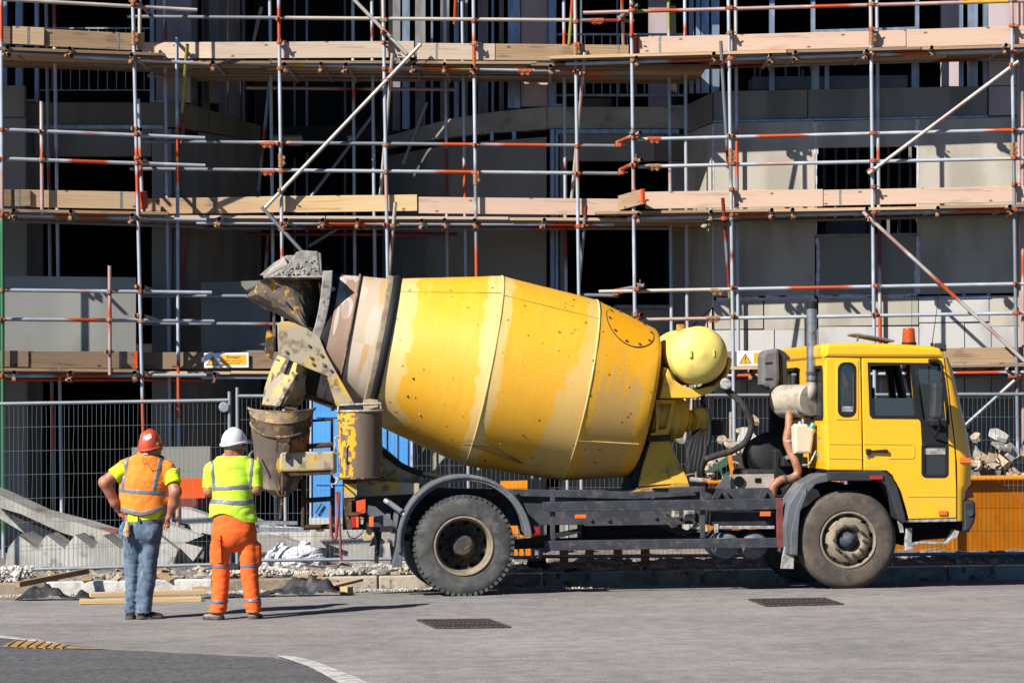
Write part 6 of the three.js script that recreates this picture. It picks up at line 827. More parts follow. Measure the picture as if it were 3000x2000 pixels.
  const loft = (sections, closed = false, thick = 0.02) => { // each section: list of points; a skin between them, doubled for thickness
    const n = sections[0].length, t = []; const cen = V(0, 0, 0); let m = 0; for (const s of sections) for (const p of s) { cen.add(p); m++; } cen.multiplyScalar(1 / m); const inner = sections.map((s) => s.map((p) => p.clone().add(cen.clone().sub(p).setLength(thick))));
    const N = closed ? n : n - 1; const q = (a, b, c, d) => t.push(a, b, c, a, c, d); for (let j = 0; j < sections.length - 1; j++) for (let i = 0; i < N; i++) { const i2 = (i + 1) % n; q(sections[j][i], sections[j][i2], sections[j + 1][i2], sections[j + 1][i]); q(inner[j][i], inner[j + 1][i], inner[j + 1][i2], inner[j][i2]); }
    for (const j of [0, sections.length - 1]) for (let i = 0; i < N; i++) { const i2 = (i + 1) % n; q(sections[j][i], inner[j][i], inner[j][i2], sections[j][i2]); if (j === 0) continue; }
    if (!closed) for (const i of [0, n - 1]) for (let j = 0; j < sections.length - 1; j++) q(sections[j][i], sections[j + 1][i], inner[j + 1][i], inner[j][i]);
    const g = new THREE.BufferGeometry().setFromPoints(t.map((p) => p.clone())); g.computeVertexNormals(); return toCreasedNormals(uvBox(g), 0.6); };
  const dbl = (m) => { const c = m.clone(); c.side = THREE.DoubleSide; return c; };
  const spM = dbl(M.spout), hopM = dbl(M.splat), muckLM = dbl(M.muckLight), muckM = dbl(M.muck), rustM = dbl(M.rust), coneM = dbl(M.coneMuck), ryM = dbl(M.rustYellow), oyM = dbl(M.oldYellow);
  { // feed hopper: near wall, sloping back wall, open top
    const hop = new THREE.Group(); hop.name = 'feed_hopper'; T.add(hop);
    const near = slabT([[775, 810], [800, 800], [842, 776], [868, 738], [890, 733], [930, 736], [936, 790], [940, 814], [860, 816], [790, 814]], -0.75, 0.05, 0.012);
    TP('side_wall', near, M.splat, hop); TP('side_wall', slabT([[760, 806], [800, 770], [838, 748], [868, 747], [930, 736], [938, 814], [790, 812]], -1.5, 0.04, 0.012), M.splat, hop);
    TP('end_wall', loft([[L(770, 812, -0.77), L(800, 798, -0.77), L(842, 774, -0.77)], [L(772, 806, -1.52), L(800, 775, -1.52), L(830, 750, -1.52)]]), hopM, hop); TP('front_wall', slabT([[926, 736], [940, 742], [944, 815], [930, 815]], -0.76, 0.76, 0.01), M.splat, hop);
    const Rc = rng(73), lumps = []; for (let i = 0; i < 70; i++) { const x = 800 + Rc() * 125, y = 812 - Rc() * Math.min(52, (x - 790) * 0.5); lumps.push(place(new THREE.IcosahedronGeometry(0.004 + Rc() * Rc() * Rc() * 0.022, 1), ...L(x, y, -0.745).toArray(), Rc() * 3, Rc() * 3, 0)); } TP('concrete_crust', uvBox(merge(lumps)), M.splat, hop).userData.kind = 'stuff';
    // collecting cone below it: a half funnel opening to the drum mouth
    const arc = (x0, y0, x1, y1, wN, wF, bulge, n = 12) => Array.from({ length: n + 1 }, (_, i) => { const q = i / n * Math.PI, t = (1 - Math.cos(q)) / 2, b = Math.sin(q) * bulge, w = wN + (wF - wN) * i / n; return L(x0 + (x1 - x0) * t, y0 + (y1 - y0) * t + b, w); });
    const cone = new THREE.Group(); cone.name = 'collecting_cone'; T.add(cone);
    const nearC = [[720, 872], [722, 862], [758, 826], [774, 814], [800, 812], [945, 813], [944, 850], [934, 915], [916, 966], [880, 954], [825, 926], [770, 900]];
    const poly = outline(nearC, -0.7), sh = new THREE.Shape(poly.map(([x, y]) => new THREE.Vector2(x, y)));
    // near side swells outwards like a cone
    const tri = (() => { const pts = [], uvs = []; const g = new THREE.ShapeGeometry(sh, 4); return g; })();
    const secs = []; for (const [xl, yl, xr, yr2] of [[720, 870, 930, 814], [752, 888, 936, 850], [790, 906, 934, 890], [826, 926, 928, 930], [872, 948, 918, 962]]) { const s = []; for (let i = 0; i <= 14; i++) { const q = i / 14, w = -1.12 + Math.sin(q * Math.PI) * 0.42 * (1 - 0.1); s.push(L(xl + (xr - xl) * q, yl + (yr2 - yl) * q, w)); } secs.push(s); }
    const top = []; for (let i = 0; i <= 14; i++) { const q = i / 14, pts = [[720, 868], [758, 826], [774, 814], [800, 812], [945, 812]]; const f = q * 4, a = Math.min(3, Math.floor(f)), u = f - a; const x = pts[a][0] + (pts[a + 1][0] - pts[a][0]) * u, y = pts[a][1] + (pts[a + 1][1] - pts[a][1]) * u; top.push(L(x, y, -1.12 + 0.44 * Math.min(1, q * 2.2))); } secs.unshift(top);
    TP('cone_skin', crust(loft(secs, false, 0.025), 0.03, 3, 31), coneM, cone); TP('cone_far', slabT(nearC, -1.3, 0.04), M.rust, cone); TP('cone_rim', uvBox(merge([rod(L(772, 813, -0.72), L(944, 812, -0.7), 0.018, 6)])), M.splat, cone);
    TP('peg', uvBox(rod(L(786, 836, -0.62), L(801, 852, -0.6), 0.012, 6)), M.rust, cone);
  }
  // curved frame band in front of the mouth
  { const pts = [[960, 793], [959, 820], [955, 860], [948, 905], [938, 950], [926, 985], [915, 1005]], gl = []; const o = pts.map(([x, y]) => [x - 15, y + 1]), q = pts.map(([x, y]) => [x + 14, y - 1]).reverse(); TP('mouth_frame', slabT([...o, ...q], -0.45, 0.12, 0.008), M.splat);
    TP('mouth_frame', slabT([[946, 793], [974, 792], [974, 820], [960, 822]], -0.57, 1.2, 0.006), M.splat); }
  { const fr = new THREE.Group(); fr.name = 'hopper_frame'; T.add(fr);
    TP('side_plate', slabT([[812, 950], [822, 942], [846, 941], [900, 962], [936, 988], [955, 1035], [985, 1090], [1040, 1186], [1002, 1190], [960, 1102], [900, 1078], [815, 1040]], -0.42, 0.03, 0.006), M.oldYellow, fr); TP('side_plate', slabT([[812, 950], [822, 942], [846, 941], [900, 962], [936, 988], [955, 1035], [985, 1090], [1040, 1186], [1002, 1190], [960, 1102], [900, 1078], [815, 1040]], -1.7, 0.03, 0.006), M.oldYellow, fr);
    TP('leg_flange', slabT([[956, 1100], [962, 1102], [1002, 1190], [985, 1188]], -0.44, 0.14, 0.004), M.oldYellow, fr); TP('side_brace', slabT([[798, 928], [806, 925], [808, 990], [798, 985]], -0.45, 0.1, 0.005), M.muck, fr); TP('hook_plate', slabT([[780, 970], [790, 965], [803, 975], [800, 1055], [774, 1040]], -0.48, 0.05, 0.005), M.rustYellow, fr);
    for (const [x, y] of [[838, 1030], [910, 1047], [916, 1065], [904, 1012], [948, 1068], [940, 1040], [968, 1084]]) TP('bolt', place(uvBox(new THREE.CylinderGeometry(0.016, 0.016, 0.02, 6)), ...L(x, y, -0.412).toArray(), Math.PI / 2), M.splat, fr); TP('far_leg', slabT([[905, 1010], [1000, 1100], [1120, 1300], [1090, 1310], [985, 1140], [900, 1040]], -1.2, 0.1), M.chassisDark, fr);
    // discharge spout
    const sp = []; for (const [xl, yl, xr, yr2] of [[815, 1036, 962, 1104], [800, 1064, 950, 1112], [788, 1094, 930, 1128], [776, 1130, 904, 1160], [767, 1184, 868, 1196]]) { const s = []; for (let i = 0; i <= 10; i++) { const q = i / 10; s.push(L(xl + (xr - xl) * q, yl + (yr2 - yl) * q, -0.95 + Math.sin(q * Math.PI) * 0.38)); } sp.push(s); } TP('discharge_spout', crust(loft(sp, false, 0.02), 0.015, 3, 33), spM, fr); TP('spout_back', slabT([[805, 1050], [960, 1100], [985, 1150], [1010, 1196], [980, 1190], [870, 1160], [900, 1120], [880, 1075]], -0.85, 0.5, 0.01), M.rust, fr); TP('spout_lip', slabT([[764, 1184], [870, 1194], [868, 1202], [766, 1190]], -0.6, 0.4, 0.004), M.rust, fr);
  }
  { // main chute: a half cone trough, seen from its open upper end
    const ch = new THREE.Group(); ch.name = 'chute'; T.add(ch); const secs = [], n = 20;
    for (const [yT, xl, xr, dep, yd] of [[1195, 727, 922, 0.34, 12], [1204, 729, 917, 0.335, 40], [1240, 735, 909, 0.32, 46], [1340, 746, 899, 0.29, 30], [1390, 757, 888, 0.25, 22], [1428, 771, 869, 0.19, 16], [1450, 796, 846, 0.1, 14]]) { const s = []; for (let i = 0; i <= n; i++) { const q = i / n * Math.PI, x = (xl + xr) / 2 - Math.cos(q) * (xr - xl) / 2; s.push(L(x, yT + Math.sin(q) * yd * (yT < 1300 ? 0.95 : 0.5), -0.62 + Math.sin(q) * dep)); } secs.push(s); }
    TP('trough', crust(loft(secs, false, 0.018), 0.016, 3, 35), muckM, ch); TP('collar', crust(loft([secs[0].map((p) => p.clone().add(V(0, 0, 0.016))), secs[0].map((p, i) => p.clone().lerp(secs[1][i], 0.98).add(V(0, 0, 0.016)))], false, 0.012), 0.012, 4, 39), muckLM, ch); TP('lower_band', crust(loft([secs[1].map((p) => p.clone().add(V(0, 0, 0.006))), secs[2].map((p) => p.clone().add(V(0, 0, 0.008)))], false, 0.01), 0.012, 4, 41), dbl(M.rust), ch); const rimP = secs[0].map((p) => p.clone()); TP('rim', uvBox(hose(rimP, 0.014, 50, 6)), M.muck, ch); TP('back_trough', loft([secs[0].map((p) => V(p.x, p.y, -0.62 - (p.z + 0.62) * 0.8)), secs[6].map((p) => V(p.x, p.y, -0.62 - (p.z + 0.62) * 0.8))]), rustM, ch);
    TP('inner_face', loft([secs[2].slice(12, 20).map((p) => p.clone().add(V(0.004, -0.03, 0.01))), secs[3].slice(12, 20).map((p) => p.clone().add(V(0.004, 0, 0.012))), secs[4].slice(12, 19).concat([secs[4][18]]).map((p) => p.clone().add(V(0.003, 0.02, 0.01)))], false, 0.006), dbl(M.rustOrange), ch); TP('stiffener', uvBox(hose(secs[2].map((p) => p.clone().add(V(0, 0.01, 0.01))), 0.016, 50, 6)), M.muck, ch); TP('handle', uvBox(merge([hose([L(741, 1322, -0.35), L(730, 1334, -0.25), L(733, 1345, -0.25)], 0.011, 12, 6), rod(L(752, 1432, -0.5), L(768, 1433, -0.4), 0.014, 6)])), M.splat, ch);
    TP('hanger', uvBox(merge([rod(L(828, 1385, -0.25), L(826, 1462, -0.25), 0.016, 8), rod(L(814, 1400, -0.25), L(820, 1440, -0.25), 0.012, 6), hose([L(808, 1432, -0.22), L(820, 1452, -0.2), L(836, 1450, -0.2), L(834, 1438, -0.2)], 0.012, 16, 6), rod(L(826, 1460, -0.3), L(822, 1520, -0.3), 0.02, 6)])), M.rust, ch); TP('bracket', merge([slabT([[812, 1288], [850, 1284], [848, 1296], [812, 1298]], -0.18, 0.05, 0.004), slabT([[808, 1290], [815, 1288], [813, 1324], [808, 1325]], -0.18, 0.05, 0.004), slabT([[845, 1286], [850, 1284], [846, 1325], [840, 1325]], -0.2, 0.2, 0.004)]), M.rust, ch);
    TP('chute_arm', slabT([[820, 1330], [826, 1325], [978, 1322], [980, 1372], [975, 1378], [822, 1382], [818, 1375]], -0.3, 0.2, 0.018), M.oldYellow, ch); TP('arm_under', slabT([[840, 1382], [972, 1378], [972, 1390], [850, 1394]], -0.32, 0.14), M.rust, ch); TP('arm_plate', slabT([[977, 1316], [986, 1316], [986, 1384], [968, 1390], [968, 1382], [977, 1376]], -0.27, 0.24, 0.006), M.rust, ch);
  }
  { // spare chute section carried upright at the rear corner
    const b0 = L(1054, 1204, -0.3), b1 = L(1058, 1400, -0.3), rB = 66 * pxm * 0.96, g = lathe([[rB * 0.94, 0], [rB, 0], [rB * 0.985, -0.2], [rB * 0.975, -(b0.y - b1.y)], [rB * 0.94, -(b0.y - b1.y)], [rB * 0.94, 0]], 44); const sp = TP('spare_chute', place(crust(g, 0.012, 4, 37).toNonIndexed(), b0.x, b0.y, b0.z - 0.02), std({ map: M.chuteMap, roughness: 0.8, side: THREE.DoubleSide }));
    TP('rim', uvBox(place(new THREE.TorusGeometry(rB * 1.0, 0.013, 8, 48), b0.x, b0.y, b0.z - 0.02, Math.PI / 2)), M.silver, sp); TP('rim', uvBox(place(new THREE.TorusGeometry(rB * 0.985, 0.012, 8, 48), b0.x, b1.y, b0.z - 0.02, Math.PI / 2)), M.rust, sp); TP('top_bar', uvBox(merge([rod(L(992, 1187, -0.2), L(1116, 1182, -0.2), 0.014, 8), rod(L(1115, 1180, -0.2), L(1116, 1196, -0.2), 0.012, 6), rod(L(992, 1186, -0.2), L(989, 1204, -0.2), 0.012, 6)])), M.silver, sp);
    TP('handle', uvBox(hose([L(996, 1281, -0.06), L(983, 1281, -0.05), L(982, 1300, -0.05), L(981, 1326, -0.05), L(996, 1328, -0.06)], 0.009, 24, 6)), M.silver, sp); TP('latch', uvBox(merge([hose([L(992, 1402, -0.1), L(980, 1418, -0.1), L(970, 1416, -0.1), L(974, 1428, -0.1)], 0.009, 14, 6), hose([L(968, 1384, -0.2), L(985, 1400, -0.2), L(992, 1404, -0.1)], 0.01, 14, 6)])), M.silver, sp); TP('mouth_post', slabT([[1064, 1172], [1086, 1168], [1108, 1172], [1108, 1192], [1066, 1204]], -0.45, 0.12, 0.006), M.oldYellow, sp);
  }
}

// ---------------------------------------------------------------- people
// a surface net over a distance field
function net(sdf, lo, hi, cell) {
  const nx = Math.ceil((hi.x - lo.x) / cell) + 1, ny = Math.ceil((hi.y - lo.y) / cell) + 1, nzz = Math.ceil((hi.z - lo.z) / cell) + 1, f = new Float32Array(nx * ny * nzz), id = (i, j, k) => (k * ny + j) * nx + i;
  for (let k = 0; k < nzz; k++) for (let j = 0; j < ny; j++) for (let i = 0; i < nx; i++) f[id(i, j, k)] = sdf(lo.x + i * cell, lo.y + j * cell, lo.z + k * cell);
  const vi = new Int32Array(f.length).fill(-1), pos = [], idx = [];
  const E = [[0, 1], [2, 3], [4, 5], [6, 7], [0, 2], [1, 3], [4, 6], [5, 7], [0, 4], [1, 5], [2, 6], [3, 7]];
  for (let k = 0; k < nzz - 1; k++) for (let j = 0; j < ny - 1; j++) for (let i = 0; i < nx - 1; i++) {
    const c = [0, 1, 2, 3, 4, 5, 6, 7].map((n) => f[id(i + (n & 1), j + ((n >> 1) & 1), k + (n >> 2))]); let m = 0; for (let n = 0; n < 8; n++) if (c[n] < 0) m |= 1 << n; if (m === 0 || m === 255) continue;
    let x = 0, y = 0, z = 0, s = 0; for (const [a, b] of E) if ((c[a] < 0) !== (c[b] < 0)) { const t = c[a] / (c[a] - c[b]); x += (a & 1) + ((b & 1) - (a & 1)) * t; y += ((a >> 1) & 1) + (((b >> 1) & 1) - ((a >> 1) & 1)) * t; z += (a >> 2) + ((b >> 2) - (a >> 2)) * t; s++; }
    vi[id(i, j, k)] = pos.length / 3; pos.push(lo.x + (i + x / s) * cell, lo.y + (j + y / s) * cell, lo.z + (k + z / s) * cell);
  }
  const quad = (a, b, c, d, flip) => { if (a < 0 || b < 0 || c < 0 || d < 0) return; flip ? idx.push(a, c, b, a, d, c) : idx.push(a, b, c, a, c, d); };
  for (let k = 1; k < nzz - 1; k++) for (let j = 1; j < ny - 1; j++) for (let i = 1; i < nx - 1; i++) { const a = f[id(i, j, k)] < 0;
    if (a !== f[id(i + 1, j, k)] < 0) quad(vi[id(i, j - 1, k - 1)], vi[id(i, j, k - 1)], vi[id(i, j, k)], vi[id(i, j - 1, k)], !a);
    if (a !== f[id(i, j + 1, k)] < 0) quad(vi[id(i - 1, j, k - 1)], vi[id(i - 1, j, k)], vi[id(i, j, k)], vi[id(i, j, k - 1)], !a);
    if (a !== f[id(i, j, k + 1)] < 0) quad(vi[id(i - 1, j - 1, k)], vi[id(i, j - 1, k)], vi[id(i, j, k)], vi[id(i - 1, j, k)], !a); }
  let g = new THREE.BufferGeometry(); g.setAttribute('position', new THREE.Float32BufferAttribute(pos, 3)); g.setIndex(idx); g.computeVertexNormals();
  const uv = new Float32Array(pos.length / 3 * 2); for (let i = 0; i < pos.length / 3; i++) { uv[i * 2] = pos[i * 3] + pos[i * 3 + 2] * 0.6; uv[i * 2 + 1] = pos[i * 3 + 1]; } g.setAttribute('uv', new THREE.BufferAttribute(uv, 2)); return g;
}
// bones: [a, b, ra, rb, depth factor]; joined by a smooth minimum
function field(bones, k = 0.03) {
  const B = bones.map(([a, b, ra, rb, kz = 1]) => { const d = b.clone().sub(a); d.z *= kz; return [a.x, a.y, a.z, d.x, d.y, d.z, Math.max(1e-9, d.dot(d)), ra, rb - ra, kz]; });
  return (x, y, z) => { let m = 1e9; for (const [ax, ay, az, dx, dy, dz, dd, ra, rd, kz] of B) { const px = x - ax, py = y - ay, pz = (z - az) * kz; let t = (px * dx + py * dy + pz * dz) / dd; t = t < 0 ? 0 : t > 1 ? 1 : t; const qx = px - dx * t, qy = py - dy * t, qz = pz - dz * t, d = Math.sqrt(qx * qx + qy * qy + qz * qz) - ra - rd * t; const h = Math.max(0, k - Math.abs(m - d)) / k; m = Math.min(m, d) - h * h * k * 0.25; } return m; };
}
const cloth = (a, b, s, o = {}) => std({ map: mottled(a, b, { f: 10, s, m: 0.3, fine: 5, size: 256 }), roughness: 0.85, ...o });
const PM = {
  skin: phy({ map: mottled([184, 122, 92], [164, 102, 76], { f: 8, s: 201, m: 0.25, fine: 5 }), roughness: 0.55, sheen: 0.1 }), hair: cloth([92, 84, 78], [64, 58, 54], 203), hairGrey: cloth([176, 168, 160], [150, 142, 134], 205),
  vest: cloth([255, 146, 60], [252, 136, 50], 207), lime: cloth([210, 252, 74], [202, 246, 64], 209), limeT: cloth([234, 250, 50], [228, 244, 44], 211), strip: std({ map: mottled([136, 138, 148], [122, 124, 134], { f: 30, s: 213, m: 0.2, fine: 8 }), roughness: 0.5, metalness: 0.25 }),
  jeans: std({ map: mottled([108, 126, 144], [86, 103, 121], { f: 12, s: 215, m: 0.5, fine: 16, stretch: 0.5, grime: [122, 138, 154], g: [0.5, 0.9] }), roughness: 0.95 }), orange: cloth([255, 114, 52], [250, 106, 46], 217), navy: cloth([28, 28, 40], [20, 20, 30], 219), boot: cloth([62, 60, 60], [46, 45, 46], 221), bootTan: cloth([150, 138, 122], [126, 116, 104], 223), sole: cloth([96, 92, 88], [76, 74, 72], 225),
  helmetRed: phy({ map: mottled([214, 82, 46], [200, 72, 40], { f: 6, s: 227, m: 0.3, fine: 4 }), roughness: 0.45, clearcoat: 0.3 }), helmetWhite: phy({ color: 0xe8e8ee, roughness: 0.4, clearcoat: 0.3 }), white: std({ color: 0xe6e4e4, roughness: 0.6 }), cord: std({ color: 0x8a2a18, roughness: 0.8 }), eye: std({ color: 0xf0ece6, roughness: 0.3 }), glove: cloth([200, 164, 112], [180, 142, 92], 229), gloveBlue: cloth([96, 138, 166], [80, 120, 150], 231),
};
const PXM = 23.4 / F;          // metres in a photo pixel where the men stand
function person(label, x0, y0, z0) {
  const base = P(x0, y0, z0).setY(0), t = thing('person', label, 'person', base);
  return { t, m: (x, y, d = 0) => P(x, y, z0 - d).sub(base), base };
}
function hand(m, wrist, palm, fingers, thumb) {   // palm from wrist, fingers each a chain of three joints
  const b = [[wrist, palm, 0.027, 0.034, 1.5]]; fingers.forEach((f, i) => { let p = f[0]; b.push([palm.clone().lerp(p, 0.2), p, 0.02, 0.0105]); for (let j = 1; j < f.length; j++) { b.push([p, f[j], 0.0098 - j * 0.0006, 0.009 - j * 0.0006]); p = f[j]; } }); let p = wrist.clone().lerp(palm, 0.35); for (const q of thumb) { b.push([p, q, 0.013, 0.0105]); p = q; }
  const s = field(b, 0.008), bb = new THREE.Box3(); for (const [a, c] of b) { bb.expandByPoint(a); bb.expandByPoint(c); } bb.expandByScalar(0.045); return net(s, bb.min, bb.max, 0.0036);
}
// head that looks along a yaw (0 = away from the camera, positive = to the right) with a pitch
function headGeo(c, yaw, pitch) {
  const q = new THREE.Quaternion().setFromEuler(new THREE.Euler(pitch, -yaw, 0, 'YXZ')), w = (x, y, z) => V(x, y, -z).applyQuaternion(q).add(c);
  const b = [[w(0, 0.03, -0.02), w(0, 0.035, 0.03), 0.088, 0.082], [w(0, -0.03, 0.03), w(0, -0.085, 0.06), 0.066, 0.046], [w(0, -0.02, -0.03), w(0, -0.08, -0.035), 0.07, 0.06], [w(0, 0.0, 0.098), w(0, -0.035, 0.118), 0.011, 0.016], [w(-0.03, 0.02, 0.09), w(0.03, 0.02, 0.09), 0.014, 0.014], [w(-0.02, -0.062, 0.098), w(0.02, -0.062, 0.098), 0.012, 0.012], [w(-0.022, -0.076, 0.094), w(0.022, -0.076, 0.094), 0.011, 0.011], [w(0, -0.1, 0.08), w(0, -0.104, 0.09), 0.02, 0.018]];
  for (const s of [-1, 1]) b.push([w(s * 0.078, 0.005, -0.005), w(s * 0.09, 0.018, -0.02), 0.012, 0.012], [w(s * 0.09, 0.018, -0.02), w(s * 0.084, -0.03, -0.008), 0.011, 0.008], [w(s * 0.05, -0.03, 0.07), w(s * 0.05, -0.02, 0.05), 0.026, 0.03]);
  const s = field(b, 0.02), g = net(s, c.clone().subScalar(0.16), c.clone().addScalar(0.16), 0.0042); return { g, w, q };
}
function helmet(T_, c, q, mat, rx, h, rz, peak, extra) {
  const g = new THREE.Group(); g.name = 'hard_hat'; T_.add(g); g.position.copy(c); g.quaternion.copy(q);
  const dome = new THREE.SphereGeometry(1, 40, 20, 0, Math.PI * 2, 0, Math.PI / 2), p = dome.attributes.position; for (let i = 0; i < p.count; i++) { const a = Math.atan2(p.getZ(i), p.getX(i)), ridge = Math.exp(-((p.getX(i) / 0.16) ** 2)) * 0.035 * p.getY(i), k = 1 + ridge; p.setXYZ(i, p.getX(i) * rx * k, p.getY(i) * h * k, p.getZ(i) * rz * k); } dome.computeVertexNormals();
  part('shell', uvBox(dome), mat, g); const rim = []; for (let i = 0; i <= 40; i++) { const a = i / 40 * 2 * Math.PI; rim.push(V(Math.cos(a) * rx * 1.05, -0.004 + 0.006 * Math.cos(a * 2), Math.sin(a) * rz * 1.04)); } part('rim', uvBox(hose(rim, 0.011, 60, 8)), mat, g);
  const pk = new THREE.SphereGeometry(1, 24, 8, Math.PI, Math.PI, 0, Math.PI / 2).scale(rx * 0.86, 0.03, peak); pk.rotateY(0); pk.translate(0, -0.008, -rz * 0.82); part('peak', uvBox(pk), Object.assign(mat.clone(), { side: THREE.DoubleSide }), g);
  part('harness', uvBox(place(new THREE.CylinderGeometry(rx * 0.9, rx * 0.86, 0.03, 28, 1, true).scale(1, 1, rz / rx), 0, -0.012, 0)), PM.navy, g); return g;
}
const ridge = (v) => { const q = 1 - Math.abs(v * 2 - 1); return q * q; };
// creases: thin ridges that run slantwise, with a soft swell below them
const fold = (x, y, z, a, s) => { const p = (x + z * 0.7) * 9 + s * 3.1, q = y * 11 + s * 1.7, sw = nz(p * 0.8 + 60, q * 0.55 + 60, 4096, 4096, 55 + s) - 0.5, r1 = ridge(nz(p * 1.1 + q * 0.5 + 80, q * 0.9 - p * 0.35 + 80, 4096, 4096, 63 + s)), r2 = ridge(nz(p * 0.8 - q * 0.7 + 90, q * 1.3 + p * 0.3 + 90, 4096, 4096, 71 + s)); return a * (sw * 0.7 + (r1 * r1 - 0.3) * 0.35 + (r2 * r2 - 0.3) * 0.3); };
{ // ---- the man with the red hard hat, hands on his hips
  const { t, m } = person('person in orange vest, blue jeans and red hard hat, hands on hips, seen from behind', 430, 1813, 23.45), r = (p) => p * PXM;
  const torso = [[m(428, 1365), m(424, 1420, 0.01), r(52), r(62), 1.5], [m(424, 1420, 0.01), m(420, 1505), r(63), r(60), 1.35], [m(375, 1366), m(482, 1374), r(23), r(23), 1.2], [m(420, 1505), m(418, 1545), r(57), r(54), 1.25], [m(436, 1330), m(432, 1362), r(20), r(30)]];
  const armL = [[m(360, 1372), m(306, 1412, 0.05), r(21), r(17)], [m(306, 1414, 0.05), m(336, 1470, -0.02), r(17.5), r(15)], [m(336, 1470, -0.02), m(346, 1492, -0.06), r(14), r(10.5)]], armR = [[m(496, 1380), m(513, 1440, 0.08), r(21), r(17)], [m(513, 1440, 0.08), m(506, 1478, 0.05), r(17.5), r(15)], [m(506, 1478, 0.05), m(497, 1500, 0.04), r(14), r(10.5)]];
  const legs = [[m(390, 1545), m(385, 1670, -0.02), r(27), r(19)], [m(385, 1670, -0.02), m(383, 1795, 0.02), r(19), r(12)], [m(444, 1545), m(428, 1670, 0.0), r(28), r(20)], [m(428, 1670), m(420, 1795, 0.03), r(19), r(12)]];
  const hc = m(441, 1306), hd = headGeo(hc, 0.5, 0.12), neck = [[m(437, 1345), hc.clone().add(V(0, -0.05, 0)), 0.064, 0.06]];
  const skinB = field([...torso.map(([a, b, x, y, k]) => [a, b, x * 0.93, y * 0.93, k]), ...armL, ...armR, ...legs.map(([a, b, x, y]) => [a, b, x * 0.9, y * 0.9]), ...neck], 0.03);
  const hR = hand(m, m(498, 1498, 0.04), m(489, 1516, 0.05), [[m(480, 1524, 0.055), m(476, 1534, 0.05), m(475, 1541, 0.04)], [m(485, 1528, 0.055), m(481, 1540, 0.055), m(479, 1549, 0.05)], [m(490, 1529, 0.05), m(488, 1541, 0.055), m(486, 1550, 0.055)], [m(494, 1527, 0.04), m(494, 1537, 0.045), m(493, 1545, 0.045)]], [m(478, 1513, 0.07), m(464, 1517, 0.075)]);
  const hL = hand(m, m(346, 1490, -0.06), m(356, 1505, -0.07), [[m(362, 1512, -0.08), m(364, 1520, -0.1), m(366, 1526, -0.12)], [m(364, 1509, -0.09), m(370, 1516, -0.11), m(372, 1521, -0.13)], [m(365, 1505, -0.1), m(371, 1510, -0.12), m(375, 1514, -0.14)], [m(360, 1513, -0.06), m(361, 1521, -0.07), m(362, 1528, -0.09)]], [m(360, 1498, -0.05), m(366, 1506, -0.04)]);
  part('body', merge([net(skinB, m(286, 1830, 0).setZ(-0.3), m(540, 1318, 0).setZ(0.3), 0.0095), hd.g, hR, hL]), PM.skin, t);
  for (const s of [-1, 1]) part('eye', place(new THREE.SphereGeometry(0.011, 10, 8), ...hd.w(s * 0.032, 0.005, 0.09).toArray()), PM.eye, t);
  part('hair', net(((f) => (x, y, z) => Math.max(f(x, y, z), m(0, 1327).y - y))(field([[hd.w(0, 0.02, -0.03), hd.w(0, -0.045, -0.045), 0.086, 0.062]], 0.02)), hc.clone().subScalar(0.17), hc.clone().addScalar(0.17), 0.006), PM.hair, t);
  // T-shirt, vest, its grey bands
  const tee = field([...torso.map(([a, b, x, y, k]) => [a, b, x * 0.985, y * 0.985, k]), [m(362, 1374), m(330, 1398, 0.03), r(25), r(25)], [m(501, 1390, 0.02), m(508, 1420, 0.06), r(22), r(24.5)]], 0.03), yb = m(420, 1524).y;
  const slv = (x, y, z) => { const a = m(331, 1396, 0.03), b = m(507, 1418, 0.06); const dl = V(x, y, z).sub(a).dot(m(306, 1412, 0.05).sub(m(360, 1372)).normalize()), dr = V(x, y, z).sub(b).dot(m(513, 1440, 0.08).sub(m(496, 1380)).normalize()); return x < m(355, 0).x ? dl : x > m(486, 1400).x && y < m(0, 1372).y ? dr : -1; };
  part('t_shirt', net((x, y, z) => Math.max(tee(x, y, z) + fold(x, y, z, 0.008, 1), yb - y + 0.012 * Math.sin(x * 14), slv(x, y, z) * 0.8), m(300, 1540).setZ(-0.26), m(530, 1335).setZ(0.3), 0.0085), PM.limeT, t);
  const vt = field([...torso.slice(0, 3).map(([a, b, x, y, k]) => [a, b, x * 1.0 + 0.012, y * 1.0 + 0.014, k]), [m(421, 1470), m(421, 1500), r(66), r(68), 1.3], [m(366, 1364), m(362, 1392), r(20), r(19)], [m(490, 1372), m(494, 1404, 0.02), r(22), r(21)], [m(370, 1410), m(368, 1450), r(22), r(22), 1.1], [m(478, 1420), m(482, 1460), r(24), r(24), 1.1]], 0.03), cx = m(424, 1400).x, sx = m(344, 1400).x, ex = m(510, 1400).x;
  const hem = (x) => m(0, 1498).y + (x - cx) * 0.06 - 0.055 * Math.exp(-(((x - cx) / 0.16) ** 2)), slope = (x) => (x - cx) * 0.085;
  const vest = (x, y, z) => { const armhole = Math.min(Math.hypot((x - m(330, 1400).x) / 1.0, (y - m(0, 1402).y) / 1.5) - 0.05, Math.hypot((x - m(517, 1400).x), (y - m(0, 1418).y) / 1.5) - 0.072); return Math.max(vt(x, y, z) + fold(x, y, z, 0.013, 2), hem(x) - y, sx - x - 0.012 + (y > m(0, 1440).y ? 0.0 : 0), x - ex, -armhole, y - m(0, 1330).y + Math.abs(x - cx) * 0.35 - 0.005); };
  const vb = [m(336, 1522).setZ(-0.27), m(518, 1322).setZ(0.3)]; const vg = part('vest', net(vest, vb[0], vb[1], 0.0082), PM.vest, t);
  const bandOf = (reg, o = 0.004, c = 0.0078) => net((x, y, z) => Math.max(vest(x, y, z) - o, reg(x, y, z)), vb[0], vb[1], c);
